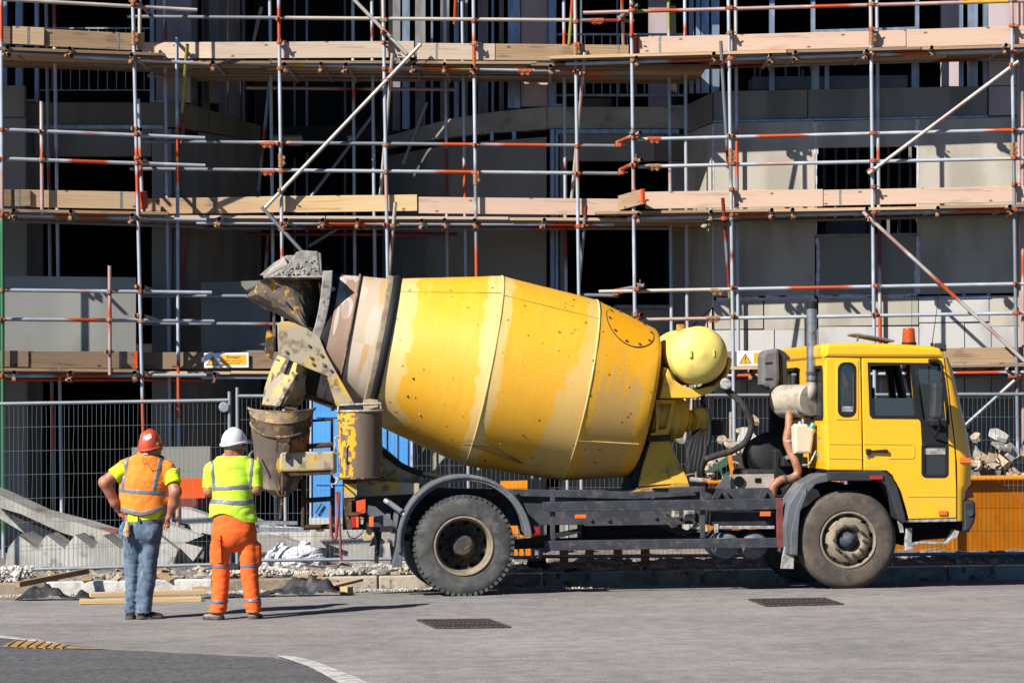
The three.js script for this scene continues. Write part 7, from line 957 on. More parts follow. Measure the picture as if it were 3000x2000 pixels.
  const y1 = m(0, 1446).y, y2 = m(0, 1497).y; part('reflective_band', bandOf((x, y) => Math.abs(y - y1 + slope(x)) - r(6.6)), PM.strip, vg); part('reflective_band', bandOf((x, y) => Math.abs(y - hem(x) - r(8)) - r(7)), PM.strip, vg);
  for (const [xa, ya, xb, y_] of [[374, 1345, 362, 1436], [473, 1352, 455, 1446]]) part('reflective_band', bandOf((x, y) => { const f = (y - m(0, ya).y) / (m(0, y_).y - m(0, ya).y), xc = m(xa, ya).x + (m(xb, y_).x - m(xa, ya).x) * f; return Math.max(Math.abs(x - xc) - r(6), y1 - slope(x) - y, y - m(0, 1338).y); }), PM.strip, vg);
  part('collar', net(((f) => (x, y, z) => Math.max(f(x, y, z), y - m(0, 1327).y + (x - cx) * 0.25, m(0, 1350).y - y - 0.012 + (Math.abs(x - cx) > 0.05 ? 0.02 : 0)))(field([[m(404, 1340), m(470, 1346), 0.045, 0.04, 0.8], [m(438, 1325), m(436, 1345), 0.068, 0.08]], 0.02)), m(396, 1356).setZ(-0.14), m(480, 1318).setZ(0.16), 0.006), PM.navy, t);
  part('cord', uvBox(merge([hose([m(417, 1337, 0.12), m(419, 1350, 0.16), m(424, 1359, 0.172), m(436, 1350, 0.165), m(446, 1340, 0.14)], 0.0026, 30, 5), place(new THREE.SphereGeometry(0.006, 8, 6), ...m(424, 1360, 0.174).toArray())])), PM.cord, t); part('tag', box(0.04, 0.02, 0.004, ...m(426, 1328, 0.105).toArray()), PM.white, t);
  // jeans
  const jf = field([[m(419, 1530), m(417, 1552), r(55), r(56), 1.25], [m(392, 1552), m(385, 1680, -0.02), r(32), r(22)], [m(385, 1680, -0.02), m(382, 1800, 0.02), r(21.5), r(17)], [m(443, 1552), m(430, 1680), r(32), r(25)], [m(430, 1680), m(420, 1800, 0.03), r(25), r(23)], [m(400, 1558, 0.06), m(400, 1568, 0.06), r(26), r(24)], [m(440, 1558, 0.06), m(440, 1568, 0.06), r(26), r(24)]], 0.025), jt = m(0, 1516).y, jb = m(0, 1801).y;
  const jeans = (x, y, z) => { const low = Math.max(0, 1 - (y - jb) / 0.5); return Math.max(jf(x, y, z) + fold(x, y, z, 0.013 + 0.014 * low * low, 3) + 0.003 * low * low * Math.sin(y * 110 + x * 25), y - jt - 0.02 * Math.cos((x - cx) * 12), jb - y); };
  const jg = part('jeans', net(jeans, m(352, 1812).setZ(-0.24), m(482, 1500).setZ(0.3), 0.0082), PM.jeans, t);
  part('back_pocket', net((x, y, z) => Math.max(jeans(x, y, z) - 0.006, Math.abs(x - m(444, 0).x) - r(17), Math.abs(y - m(0, 1556).y) - r(20), -z), m(420, 1580).setZ(0), m(470, 1530).setZ(0.3), 0.006), PM.jeans, jg); part('belt_loop', box(0.012, 0.04, 0.012, ...m(404, 1521, 0.155).toArray()), PM.navy, jg);
  // boots
  const boot = (a, toe, mat, soleM) => { const f = field([[m(...a), m(a[0], 1792, a[2]), r(13), r(13.5)], [m(...a), m(...toe), r(12.5), r(11)], [m((a[0] + toe[0]) / 2, 1802, (a[2] + toe[2]) / 2), m(toe[0], 1806, toe[2]), r(12), r(10)]], 0.02), fl = m(0, 1790).y; const g = new THREE.Group(); g.name = 'boot'; t.add(g); const lo = m(Math.min(a[0], toe[0]) - 24, 1830).setZ(-0.36), hi = m(Math.max(a[0], toe[0]) + 24, 1782).setZ(0.2); lo.y = -0.02; part('upper', net((x, y, z) => Math.max(f(x, y, z), y - fl, 0.018 - y), lo, hi, 0.006), mat, g); part('sole', net((x, y, z) => Math.max(f(x, Math.max(y, 0.03), z) - 0.006, y - 0.03, 0.002 - y), lo, hi, 0.006), soleM, g); };
  boot([381, 1806, 0.0], [384, 1809, -0.14], PM.boot, PM.sole); boot([414, 1808, 0.03], [466, 1809, -0.02], PM.boot, PM.sole);
  const q = new THREE.Quaternion().setFromEuler(new THREE.Euler(0.22, -0.5, -0.06, 'YXZ')), hh = helmet(t, m(440, 1307), q, PM.helmetRed, 0.1, 0.158, 0.125, 0.06);
  for (const [a, e] of [[2.5, 0.72], [1.05, 0.86], [0.82, 0.78]]) { const s = new THREE.SphereGeometry(1, 14, 10, a - 0.22, 0.44, e - 0.16, 0.32), p = s.attributes.position; for (let i = 0; i < p.count; i++) p.setXYZ(i, p.getX(i) * -0.1025, p.getY(i) * 0.1615, p.getZ(i) * 0.1275); s.computeVertexNormals(); part('sticker', uvBox(s), std({ color: 0xe6e4e4, roughness: 0.6, side: THREE.DoubleSide }), hh); }
  const gl = thing('work_gloves', 'tan and blue work gloves tucked in the back pocket of the blue jeans', 'gloves', m(372, 1560, 0.12).add(t.position)), o = gl.position.clone().sub(t.position), mm = (...a) => m(...a).sub(o);
  const gf = (bx) => { const f = field(bx, 0.01), bb = new THREE.Box3(); for (const [a, b] of bx) { bb.expandByPoint(a); bb.expandByPoint(b); } bb.expandByScalar(0.04); return net(f, bb.min, bb.max, 0.005); };
  part('glove', gf([[mm(372, 1532, 0.15), mm(370, 1552, 0.17), 0.02, 0.026, 1.3], [mm(364, 1552, 0.17), mm(362, 1568, 0.17), 0.012, 0.009], [mm(369, 1554, 0.175), mm(368, 1574, 0.175), 0.012, 0.009], [mm(374, 1552, 0.17), mm(374, 1570, 0.175), 0.012, 0.009]]), PM.glove, gl); part('glove', gf([[mm(362, 1532, 0.13), mm(356, 1550, 0.14), 0.02, 0.026, 1.3], [mm(352, 1552, 0.14), mm(350, 1566, 0.14), 0.012, 0.009], [mm(357, 1554, 0.145), mm(356, 1576, 0.15), 0.012, 0.009], [mm(362, 1554, 0.15), mm(365, 1580, 0.155), 0.012, 0.009]]), PM.gloveBlue, gl);
}
{ // ---- the man with the white hard hat, arms folded
  const { t, m } = person('person in lime hi-vis polo shirt, orange trousers and white hard hat, arms folded', 686, 1813, 23.3), r = (p) => p * PXM;
  const torso = [[m(682, 1372), m(681, 1425), r(56), r(57), 1.5], [m(681, 1425), m(680, 1500), r(58), r(62), 1.3], [m(628, 1378), m(735, 1372), r(26), r(26), 1.15], [m(680, 1500), m(684, 1550), r(60), r(58), 1.2], [m(684, 1335), m(682, 1362), r(24), r(34)]];
  const arms = [[m(622, 1382), m(613, 1437, 0.02), r(24), r(17)], [m(613, 1437, 0.02), m(660, 1428, -0.24), r(16), r(12)], [m(740, 1376), m(749, 1432, 0.02), r(24), r(17)], [m(749, 1432, 0.02), m(705, 1424, -0.26), r(16), r(12)]];
  const legs = [[m(654, 1560), m(650, 1680, -0.02), r(29), r(19)], [m(650, 1680, -0.02), m(640, 1800, 0.02), r(19), r(13)], [m(714, 1560), m(728, 1680), r(29), r(19)], [m(728, 1680), m(742, 1800, 0.02), r(19), r(13)]];
  const hc = m(685, 1304), hd = headGeo(hc, 0.62, -0.05), skinB = field([...torso.map(([a, b, x, y, k]) => [a, b, x * 0.92, y * 0.92, k]), ...arms, ...legs.map(([a, b, x, y]) => [a, b, x * 0.9, y * 0.9]), [m(684, 1352), hc.clone().add(V(0, -0.045, 0.01)), 0.078, 0.074]], 0.03);
  const hnd = (x, y, s) => hand(m, m(x, y, -0.24), m(x + s * 16, y - 4, -0.25), [0, 1, 2, 3].map((i) => [m(x + s * 28, y - 12 + i * 5, -0.25 + i * 0.004), m(x + s * 36, y - 13 + i * 5, -0.23), m(x + s * 42, y - 13 + i * 5, -0.2)]), [m(x + s * 16, y - 16, -0.26), m(x + s * 26, y - 22, -0.25)]);
  part('body', merge([net(skinB, m(580, 1830).setZ(-0.34), m(780, 1318).setZ(0.3), 0.0095), hd.g, hnd(660, 1428, 1), hnd(705, 1422, -1)]), PM.skin, t);
  for (const s of [-1, 1]) part('eye', place(new THREE.SphereGeometry(0.011, 10, 8), ...hd.w(s * 0.032, 0.005, 0.09).toArray()), PM.eye, t);
  part('hair', net(((f) => (x, y, z) => Math.max(f(x, y, z), m(0, 1323).y - y))(field([[hd.w(0, 0.02, -0.025), hd.w(0, -0.04, -0.04), 0.087, 0.067]], 0.02)), hc.clone().subScalar(0.17), hc.clone().addScalar(0.17), 0.006), PM.hairGrey, t);
  const sf = field([...torso.map(([a, b, x, y, k]) => [a, b, x + 0.006, y + 0.008, k]), [m(622, 1384), m(614, 1428, 0.01), r(27), r(23)], [m(742, 1378), m(748, 1424, 0.01), r(27), r(23)], [m(640, 1520, 0.02), m(636, 1532, 0.02), r(24), r(24)], [m(728, 1520, 0.02), m(730, 1535, 0.02), r(24), r(24)]], 0.03), cx = m(682, 0).x;
  const hem = (x) => { const u = (x - m(655, 1500).x) / 0.2; return m(0, 1512).y - 0.085 * Math.min(1, Math.abs(u)) ** 1.5; }, cuff = m(0, 1436).y;
  const shirt = (x, y, z) => { const arm = x < m(622, 1430).x || x > m(741, 1430).x; return Math.max(sf(x, y, z) + fold(x, y, z, 0.009 + (y < m(0, 1480).y ? 0.01 : 0), 5), hem(x) - y, arm && y > m(0, 1470).y ? cuff - y : -1, y - m(0, 1345).y); };
  const bb = [m(590, 1552).setZ(-0.3), m(772, 1326).setZ(0.3)], sg = part('polo_shirt', net(shirt, bb[0], bb[1], 0.0084), PM.lime, t);
  const bandOf = (reg) => net((x, y, z) => Math.max(shirt(x, y, z) - 0.0035, reg(x, y, z)), bb[0], bb[1], 0.008);
  const b1 = (x) => m(0, 1436).y + (x - cx) * 0.05, b2 = (x) => m(0, 1478).y + 0.008 - 0.02 * Math.exp(-(((x - cx) / 0.12) ** 2)); const inside = (x) => Math.max(m(621, 1440).x - x, x - m(742, 1440).x);
  part('reflective_band', bandOf((x, y) => Math.max(Math.abs(y - b1(x)) - r(7.4), inside(x))), PM.strip, sg); part('reflective_band', bandOf((x, y) => Math.abs(y - b2(x)) - r(7.6)), PM.strip, sg);
  for (const [xa, ya, xb, y_] of [[621, 1350, 630, 1436], [742, 1348, 734, 1434]]) part('reflective_band', bandOf((x, y) => { const f = (y - m(0, ya).y) / (m(0, y_).y - m(0, ya).y), xc = m(xa, ya).x + (m(xb, y_).x - m(xa, ya).x) * f; return Math.max(Math.abs(x - xc) - r(5.6), b1(x) - y); }), PM.strip, sg);
  part('collar', net(((f) => (x, y, z) => Math.max(f(x, y, z), y - m(0, 1337).y - 0.004 * Math.sin(x * 30), m(0, 1356).y - y))(field([[m(683, 1332), m(681, 1360), r(27), r(34), 1.0]], 0.01)), m(640, 1360).setZ(-0.16), m(724, 1326).setZ(0.18), 0.006), PM.lime, sg);
  // trousers with cargo pockets and bands
  const tf = field([[m(684, 1525), m(684, 1556), r(60), r(62), 1.2], [m(647, 1560), m(646, 1680, -0.02), r(29), r(24)], [m(648, 1680, -0.02), m(637, 1805, 0.02), r(24.5), r(25)], [m(723, 1560), m(732, 1680), r(29), r(25)], [m(730, 1680), m(743, 1802, 0.02), r(25), r(23)], [m(658, 1556, 0.05), m(656, 1572, 0.05), r(29), r(24)], [m(712, 1556, 0.05), m(714, 1572, 0.05), r(29), r(24)], [m(628, 1600), m(627, 1645), r(13), r(13)], [m(752, 1600), m(753, 1648), r(13), r(12)]], 0.025), tb = m(0, 1803).y;
  const trs = (x, y, z) => { const low = Math.max(0, 1 - (y - tb) / 0.3); return Math.max(tf(x, y, z) + fold(x, y, z, 0.013 + 0.014 * low * low, 7) + 0.004 * low * low * Math.sin(y * 120 + x * 25), y - m(0, 1500).y, tb - y); };
  const tb2 = [m(594, 1812).setZ(-0.26), m(780, 1496).setZ(0.28)], tg = part('trousers', net(trs, tb2[0], tb2[1], 0.0084), PM.orange, t);
  for (const y of [1665, 1767]) { const yc = m(0, y).y; part('reflective_band', net((x, Y, z) => Math.max(trs(x, Y, z) - 0.004, Math.abs(Y - yc) - r(8.2), x - cx), m(594, y + 12).setZ(-0.2), m(686, y - 12).setZ(0.24), 0.008), PM.strip, tg); part('reflective_band', net((x, Y, z) => Math.max(trs(x, Y, z) - 0.004, Math.abs(Y - yc - 0.006) - r(8.2), cx - x), m(680, y + 14).setZ(-0.2), m(780, y - 14).setZ(0.24), 0.008), PM.strip, tg); }
  part('cargo_pocket', net((x, y, z) => Math.max(trs(x, y, z) - 0.012 - fold(x, y, z, 0.01, 9), Math.abs(x - m(628, 0).x) - r(12), Math.abs(y - m(0, 1622).y) - r(34)), m(600, 1670).setZ(-0.2), m(650, 1570).setZ(0.24), 0.007), PM.orange, tg); part('pocket_flap', net((x, y, z) => Math.max(trs(x, y, z) - 0.02, Math.abs(x - m(629, 0).x) - r(12), Math.abs(y - m(0, 1582).y) - r(8)), m(600, 1600).setZ(-0.2), m(650, 1560).setZ(0.24), 0.007), PM.orange, tg); part('cargo_pocket', net((x, y, z) => Math.max(trs(x, y, z) - 0.012, Math.abs(x - m(756, 0).x) - r(10), Math.abs(y - m(0, 1612).y) - r(38)), m(736, 1660).setZ(-0.2), m(782, 1566).setZ(0.24), 0.007), PM.orange, tg);
  const boot = (a, toe) => { const f = field([[m(...a), m(a[0], 1794, a[2]), r(14), r(15)], [m(...a), m(...toe), r(13.5), r(12)]], 0.02), g = new THREE.Group(); g.name = 'boot'; t.add(g); const lo = m(Math.min(a[0], toe[0]) - 26, 1830).setZ(-0.36), hi = m(Math.max(a[0], toe[0]) + 26, 1782).setZ(0.2); lo.y = -0.02; part('upper', net((x, y, z) => Math.max(f(x, y, z), y - m(0, 1790).y, 0.018 - y), lo, hi, 0.006), PM.bootTan, g); part('sole', net((x, y, z) => Math.max(f(x, Math.max(y, 0.03), z) - 0.006, y - 0.03, 0.002 - y), lo, hi, 0.006), PM.sole, g); };
  boot([640, 1808, 0.02], [604, 1810, -0.03]); boot([742, 1806, 0.02], [758, 1808, -0.12]);
  const q = new THREE.Quaternion().setFromEuler(new THREE.Euler(0.1, -0.75, -0.02, 'YXZ')), hh = helmet(t, m(685, 1297), q, PM.helmetWhite, 0.102, 0.14, 0.128, 0.055);
  part('headband_clip', merge([box(0.012, 0.02, 0.008, 0.07, -0.006, 0.11), box(0.012, 0.02, 0.008, 0.105, -0.002, 0.02)]), PM.white, hh);
}

// ---------------------------------------------------------------- things on the site behind the kerb
{
  const R = rng(301);
  const quadP = (pts, z, th) => solid(pts.map(([x, y, dz = 0]) => P(x, y, z + dz)), V(0, 0, -th));
  const put = (name, label, cat, mat, pts, z, th, group, base) => { const g = quadP(pts, z, th); g.computeBoundingBox(); const c = g.boundingBox.getCenter(V(0, 0, 0)).setY(g.boundingBox.min.y); g.translate(-c.x, -c.y, -c.z); const m = top(name, g, mat, label, cat, group); m.position.copy(c); return m; };
  // blue cabin
  { const t = thing('site_toilet', 'bright blue portable toilet cabin behind the rear of the mixer truck', 'portable toilet'), z = 30.95, f = (x0, y0, x1, y1, zz, th) => prism(P(x0, y0, zz), P(x1, y0, zz), P(x1, y1, zz), P(x0, y1, zz), V(0, 0, -th));
    part('wall', f(908, 1000, 1206, 1524, z, 1.1), M.blue, t); part('door_panel', f(925, 1245, 1006, 1420, z - 0.015, 0.03), M.blue, t); part('door_panel', f(925, 1190, 1006, 1222, z - 0.015, 0.03), M.blue, t); part('door_panel', f(925, 1432, 1004, 1516, z - 0.015, 0.03), M.blue, t); for (const x of [1120, 1152, 1182]) part('wall_rib', f(x, 1010, x + 12, 1520, z - 0.02, 0.04), M.blue, t); part('corner_trim', f(906, 1000, 911, 1526, z - 0.02, 0.06), M.concretePale, t); part('corner_trim', f(1203, 1000, 1209, 1526, z - 0.02, 0.06), M.concretePale, t); part('skid', f(905, 1516, 1210, 1536, z - 0.03, 1.1), M.concretePale, t); part('plinth', f(915, 1536, 1200, 1672, z + 0.05, 1.0), M.concrete, t);
    part('handle', rod(P(924, 1502, z - 0.05), P(942, 1474, z - 0.05), 0.012, 6), M.chassis, t); part('roof', f(902, 985, 1212, 1002, z - 0.06, 1.2), M.concretePale, t); for (const [x, y] of [[923, 1512], [935, 1513], [946, 1513]]) part('rivet', place(new THREE.SphereGeometry(0.012, 8, 6), ...P(x, y, z).toArray()), M.silver, t); rebase(t, P(1056, 1530, z).setY(0.05)); }
  // yellow skip with its load
  { const t = thing('skip', 'long yellow steel skip full of rubble behind the truck cab', 'skip'), z = 30.95, S2 = (pts, zz, th, m, n, l) => part(n, quadP(pts, zz, th), m, t, l);
    S2([[2050, 1418, 0], [3120, 1404, 0], [3120, 1640, 0.45], [2140, 1650, 0.45]], z, 0.06, M.skip, 'side_wall'); S2([[2050, 1380], [3120, 1370], [3120, 1640], [2140, 1650]], z + 1.7, 0.06, M.skip, 'side_wall'); part('floor', prism(P(2120, 1640, z), P(3120, 1634, z), P(3120, 1644, z), P(2120, 1650, z), V(0, 0, -1.7)), M.skip, t); part('end_wall', prism(P(2050, 1418, z), P(2058, 1418, z), P(2140, 1648, z), P(2132, 1648, z), V(0, 0, -1.7)), M.skip, t);
    part('top_rim', rod(P(2040, 1412, z - 0.04), P(3130, 1398, z - 0.04), 0.035, 8), M.skip, t); for (const x of [2270, 2790]) S2([[x, 1418, 0], [x + 14, 1418, 0], [x + 18, 1648, 0.45], [x + 4, 1648, 0.45]], z - 0.05, 0.05, M.skip, 'rib'); for (const x of [2685, 2774, 2850, 2925, 3010]) S2([[x, 1616], [x + 25, 1616], [x + 25, 1662], [x, 1662]], z - 0.06, 0.1, M.skip, 'foot');
    S2([[2133, 1332], [2144, 1332], [2153, 1388], [2142, 1390]], z - 0.3, 0.08, M.skip, 'end_post'); rebase(t, P(2600, 1660, z).setY(0.05)); }
  // broken sheets and blocks in the skip
  const slabs = [[2846, 1300, 2880, 1277, 0.34], [2890, 1272, 2960, 1290, 0.5], [2900, 1310, 2980, 1318, 0.5], [2925, 1352, 2975, 1330, 0.55], [2850, 1385, 2880, 1350, 0.3], [2905, 1340, 2960, 1400, 0.5], [2880, 1400, 2950, 1408, 0.5], [2990, 1300, 3040, 1370, 0.4], [2945, 1375, 2985, 1410, 0.34], [2150, 1266, 2200, 1262, 0.3], [2100, 1288, 2130, 1296, 0.25], [2150, 1300, 2230, 1282, 0.4], [2090, 1370, 2130, 1330, 0.3], [2190, 1240, 2228, 1236, 0.25], [2060, 1390, 2110, 1372, 0.3], [2170, 1320, 2222, 1316, 0.3], [3010, 1340, 3070, 1330, 0.4], [2860, 1345, 2900, 1330, 0.3], [2870, 1330, 2920, 1362, 0.4], [2300, 1330, 2380, 1300, 0.4], [2420, 1320, 2500, 1340, 0.4], [2560, 1310, 2640, 1330, 0.4], [2700, 1320, 2780, 1300, 0.4], [2960, 1400, 3020, 1392, 0.4], [2120, 1400, 2180, 1385, 0.3], [2115, 1300, 2165, 1312, 0.3], [2935, 1306, 2984, 1344, 0.4], [2850, 1312, 2890, 1322, 0.3]];
  const ord = ['lowest', 'second lowest', 'third lowest', 'fourth lowest', 'fifth lowest', 'sixth lowest', 'seventh lowest'], kindOf = ([x0, , , ,], i) => (i % 5 === 4 ? 0 : i % 5) + (x0 > 2800 ? 'r' : x0 < 2260 ? 'l' : 'b');
  slabs.forEach(([x0, y0, x1, y1, d], i) => { const z = 31.15 + R() * 0.9, a = P(x0, y0, z), b = P(x1, y1, z), L_ = a.distanceTo(b) * 0.8, w = 0.8 * d * (0.7 + R() * 0.5), th = 0.025 + R() * 0.05;
    const sh = []; const n = 5 + Math.floor(R() * 3); for (let k = 0; k < n; k++) { const q = k / n * 6.283; sh.push([Math.cos(q) * L_ * 0.55 * (0.75 + R() * 0.4), Math.sin(q) * w * 0.5 * (0.75 + R() * 0.4)]); } const g = extrude(sh, th, 0.004, [], 1); g.rotateX(-1.4 + R() * 1.1); g.rotateZ(Math.atan2(b.y - a.y, b.x - a.x) + (R() - 0.5) * 0.3); g.rotateY((R() - 0.5) * 0.9);
    const mm = [M.plaster, M.concretePale, M.slate, M.woods[0], M.plaster][i % 5], word = ['tan plasterboard', 'pale concrete', 'grey slate', 'brown timber', 'tan plasterboard'][i % 5];
    const where = x0 > 2800 ? 'right of the cab' : x0 < 2260 ? 'left of the cab' : 'behind the cab'; const o = top('rubble_piece', g, mm, `${(() => { const same = slabs.map((q, j) => [q, j]).filter(([q, j]) => kindOf(q, j) === kindOf(slabs[i], i)); if (same.length < 2) return 'the'; same.sort((a, b) => b[0][1] + b[0][3] - a[0][1] - a[0][3]); return ord[same.findIndex(([, j]) => j === i)]; })()} broken ${word} piece in the skip heap ${where}`, 'rubble', 'broken pieces in the skip'); o.position.copy(a.lerp(b, 0.5)); });
  { const geos = []; for (let i = 0; i < 420; i++) { const x = 2060 + R() * 1040, y = 1395 - R() * (x > 2800 || x < 2260 ? 55 : 30), z = 31.2 + R() * 1.2, s = 0.02 + R() * R() * 0.1; const g = i % 3 ? new THREE.BoxGeometry(s * (2 + R() * 3), 0.012 + R() * 0.02, s * (1.5 + R() * 2)) : new THREE.IcosahedronGeometry(s * 0.6, 0); geos.push(place(g, ...P(x, y, z).toArray(), R() * 3, R() * 3, R() * 3)); } top('rubble', uvBox(merge(geos)), M.plaster, 'small broken rubble filling the yellow skip', 'rubble', null, 'stuff');
    top('rubble_bed', uvBox(prism(P(2080, 1380, 31.55), P(3110, 1372, 31.55), P(3110, 1600, 31.55), P(2130, 1600, 31.55), V(0, 0, -1.0))), M.slate, 'dark packed rubble deep in the yellow skip', 'rubble', null, 'stuff'); }
  put('green_board', 'sloping dark green board leaning at the left end of the skip', 'board', std({ color: 0x3f5f4c, roughness: 0.8 }), [[2062, 1384], [2128, 1338], [2136, 1340], [2130, 1364], [2080, 1386]], 30.8, 0.03); put('green_bucket', 'dark green plastic tub at the left end of the skip', 'tub', std({ color: 0x1f5a40, roughness: 0.6 }), [[2114, 1362], [2140, 1358], [2146, 1392], [2118, 1392]], 30.85, 0.3);
  put('pale_post', 'thin pale post with green and red paint standing behind the fence by the hose loop', 'post', M.woods[3], [[2138, 1208], [2144, 1206], [2144, 1292], [2138, 1292]], 31.0, 0.05);
  // traffic barriers beneath the truck
  for (const [x0, x1, y0, y1, z, label] of [[1496, 1562, 1540, 1672, 30.9, 'upright yellow plastic barrier panel behind the rear wheel'], [1640, 1910, 1600, 1656, 29.55, 'low yellow barrier frame lying in the shade under the truck']]) { const t = thing('plastic_barrier', label, 'barrier'), f = (a, b, c, d, n, zz = z, th = 0.06) => part(n, prism(P(a, b, zz), P(c, b, zz), P(c, d, zz), P(a, d, zz), V(0, 0, -th)), M.skip, t);
    if (x1 - x0 < 100) { f(x0, y0, x0 + 20, y1, 'panel'); f(x0 + 23, y0, x0 + 38, y1 - 2, 'panel', z + 0.02); f(x0 + 40, y0, x1, y1 - 4, 'panel', z + 0.04); const q = part('red_stripe', prism(P(1556, 1545, z - 0.02), P(1592, 1545, z - 0.02), P(1586, 1572, z - 0.02), P(1556, 1572, z - 0.02), V(0, 0, -0.03)), M.lampRed, t); } else { f(x0, y0, x1, y0 + 8, 'rail'); f(x0, y1 - 10, x1, y1, 'rail'); for (const x of [x0, x0 + 75, x0 + 158, x0 + 238]) f(x, y0, x + 25, y1, 'upright', z - 0.05); } rebase(t, P((x0 + x1) / 2, y1, z).setY(0.05)); }
  put('barrier_block', 'orange reflective barrier seen in the gap beneath the drum', 'barrier', M.skip, [[1466, 1410], [1545, 1408], [1545, 1440], [1466, 1440]], 30.9, 0.2);
  // precast stair flights: a sloping slab with sawtooth steps
  { const z = 30.1; const tooth = (x0, y, n, pitch, h, bot, dy) => { const p = []; for (let i = 0; i < n; i++) { p.push([x0 + i * pitch, y + h + dy * i], [x0 + i * pitch + pitch * 0.36, y + dy * i]); } p.push([x0 + n * pitch, y + h + dy * n]); p.push([x0 + n * pitch - 20, bot], [x0 - 10, bot]); return p; };
    put('stair_flight', 'long pale precast stair flight lying with its sawtooth steps up behind the left fence', 'precast stairs', M.concretePale, tooth(22, 1566, 6, 83, 40, 1668, 0.6), z, 1.0);
    put('stair_flight', 'smooth pale precast slab sloping down from the left edge behind the fence', 'precast slab', M.concrete, [[-60, 1428], [0, 1451], [110, 1502], [240, 1535], [350, 1570], [450, 1612], [400, 1625], [280, 1590], [180, 1560], [60, 1505], [-60, 1470]], z + 0.7, 0.9);
    put('stair_flight', 'pale precast slab underside at the far left, below the smooth slab', 'precast slab', M.concretePale, [[-60, 1468], [0, 1490], [60, 1520], [190, 1575], [260, 1612], [170, 1612], [110, 1585], [0, 1520], [-60, 1500]], z + 1.4, 0.6);
    put('stair_flight', 'pale upright precast piece right of the blue jeans', 'precast slab', M.concretePale, [[477, 1530], [520, 1545], [590, 1570], [540, 1590], [592, 1605], [560, 1650], [552, 1665], [472, 1665]], z + 0.25, 0.5);
    put('stair_flight', 'broken block end standing between the two workers', 'precast block', M.concretePale, [[524, 1488], [556, 1493], [590, 1505], [640, 1522], [640, 1572], [590, 1560], [575, 1578], [552, 1535], [520, 1530]], z + 0.5, 0.6);
    put('stair_flight', 'grey precast slab with a cut corner behind the orange trousers', 'precast slab', M.concrete, [[600, 1585], [700, 1560], [830, 1575], [900, 1600], [900, 1668], [592, 1668]], z + 0.9, 0.4);
    put('stair_flight', 'long pale precast slab running right behind the white bag', 'precast slab', M.concretePale, [[740, 1520], [800, 1545], [960, 1555], [1010, 1600], [990, 1650], [900, 1650], [745, 1590]], z + 1.3, 0.5);
    put('stair_flight', 'light precast panel with a dark opening below the tail lamps of the truck', 'precast slab', M.concretePale, [[955, 1540], [985, 1536], [1100, 1560], [1080, 1600], [1140, 1590], [1150, 1660], [1010, 1662], [1020, 1615], [935, 1585]], z + 0.8, 0.35);
    put('stair_flight', 'cream precast panel standing behind the rear mud flap', 'precast slab', M.concretePale, [[1100, 1550], [1250, 1560], [1250, 1670], [1060, 1672], [1075, 1600]], z + 1.2, 0.3);
    put('stair_flight', 'low curved precast piece on the ground left of the rear wheel', 'precast slab', M.concrete, [[985, 1650], [1160, 1645], [1120, 1670], [1060, 1682], [1000, 1672]], 29.9, 0.6); }
  // dark board, orange netting and tubes behind the workers
  put('dark_sheet', 'dark grey sheet standing behind the fence between the two workers', 'sheet', M.boardDark, [[385, 1310], [615, 1307], [615, 1402], [385, 1408]], 31.6, 0.03); put('orange_netting', 'bright orange safety netting behind the fence between the workers', 'safety netting', M.mesh, [[520, 1402], [612, 1400], [612, 1458], [520, 1460]], 30.9, 0.02); put('rusty_pipe', 'thick rusty red pipe lying below the orange netting', 'pipe', M.redPrimer, [[520, 1460], [640, 1456], [640, 1482], [520, 1488]], 31.1, 0.1);
  { const g = rod(P(521, 1660, 30.6), P(520, 1370, 30.6), 0.028, 8); top('short_post', uvBox(g), std({ color: 0xb08a80, roughness: 0.7 }), 'short pinkish tube post beside the orange netting', 'post'); const h = rod(P(278, 1552, 31), P(360, 1560, 31), 0.04, 10); top('pipe_end', uvBox(h), M.redPrimer, 'rusty pipe end behind the smooth precast slab at left', 'pipe'); }
  for (const [x0, y0, x1, y1, label] of [[745, 1525, 870, 1530, 'upper steel channel lying on the slabs right of the lime shirt'], [750, 1546, 905, 1549, 'lower steel channel lying on the slabs right of the lime shirt']]) put('steel_channel', label, 'steel channel', M.galv, [[x0, y0], [x1, y0 + 2], [x1, y0 + 12], [x0, y0 + 12]], 30.6, 0.1);
  // white bulk bag
  { const f = field([[V(-0.24, 0.1, 0), V(0.22, 0.1, 0), 0.13, 0.14], [V(-0.12, 0.18, 0), V(-0.17, 0.27, 0), 0.11, 0.07], [V(0.14, 0.2, 0), V(0.1, 0.28, 0), 0.11, 0.08], [V(0, 0.12, 0.06), V(0, 0.2, 0.02), 0.14, 0.1]], 0.08), g = net((x, y, z) => Math.max(f(x, y, z) + fold(x * 1.5, y * 1.5, z, 0.07, 11), -y), V(-0.5, -0.02, -0.3), V(0.5, 0.5, 0.3), 0.014); const b = top('bulk_bag', g, M.bag, 'crumpled white bulk bag slumped behind the fence left of the tail lamps', 'bag'); b.position.copy(P(868, 1660, 29.9)).setY(0.03); }
  // timber and sheets along the kerb
  const plank = (x0, y0, x1, y1, h0, h1, w, th, mat, label, z) => { const a = onY(x0, y0, h0), b = onY(x1, y1, h1), L_ = a.distanceTo(b), g = rbox(L_, th, w, 0.004, 0, 0, 0, 0, 0, 0, 1), o = top('timber_plank', g, mat, label, 'plank'); o.position.copy(a.clone().lerp(b, 0.5)); const v = b.clone().sub(a); o.rotation.order = 'YZX'; o.rotation.y = Math.atan2(-v.z, v.x); o.rotation.z = Math.atan2(v.y, Math.hypot(v.x, v.z)); return o; };
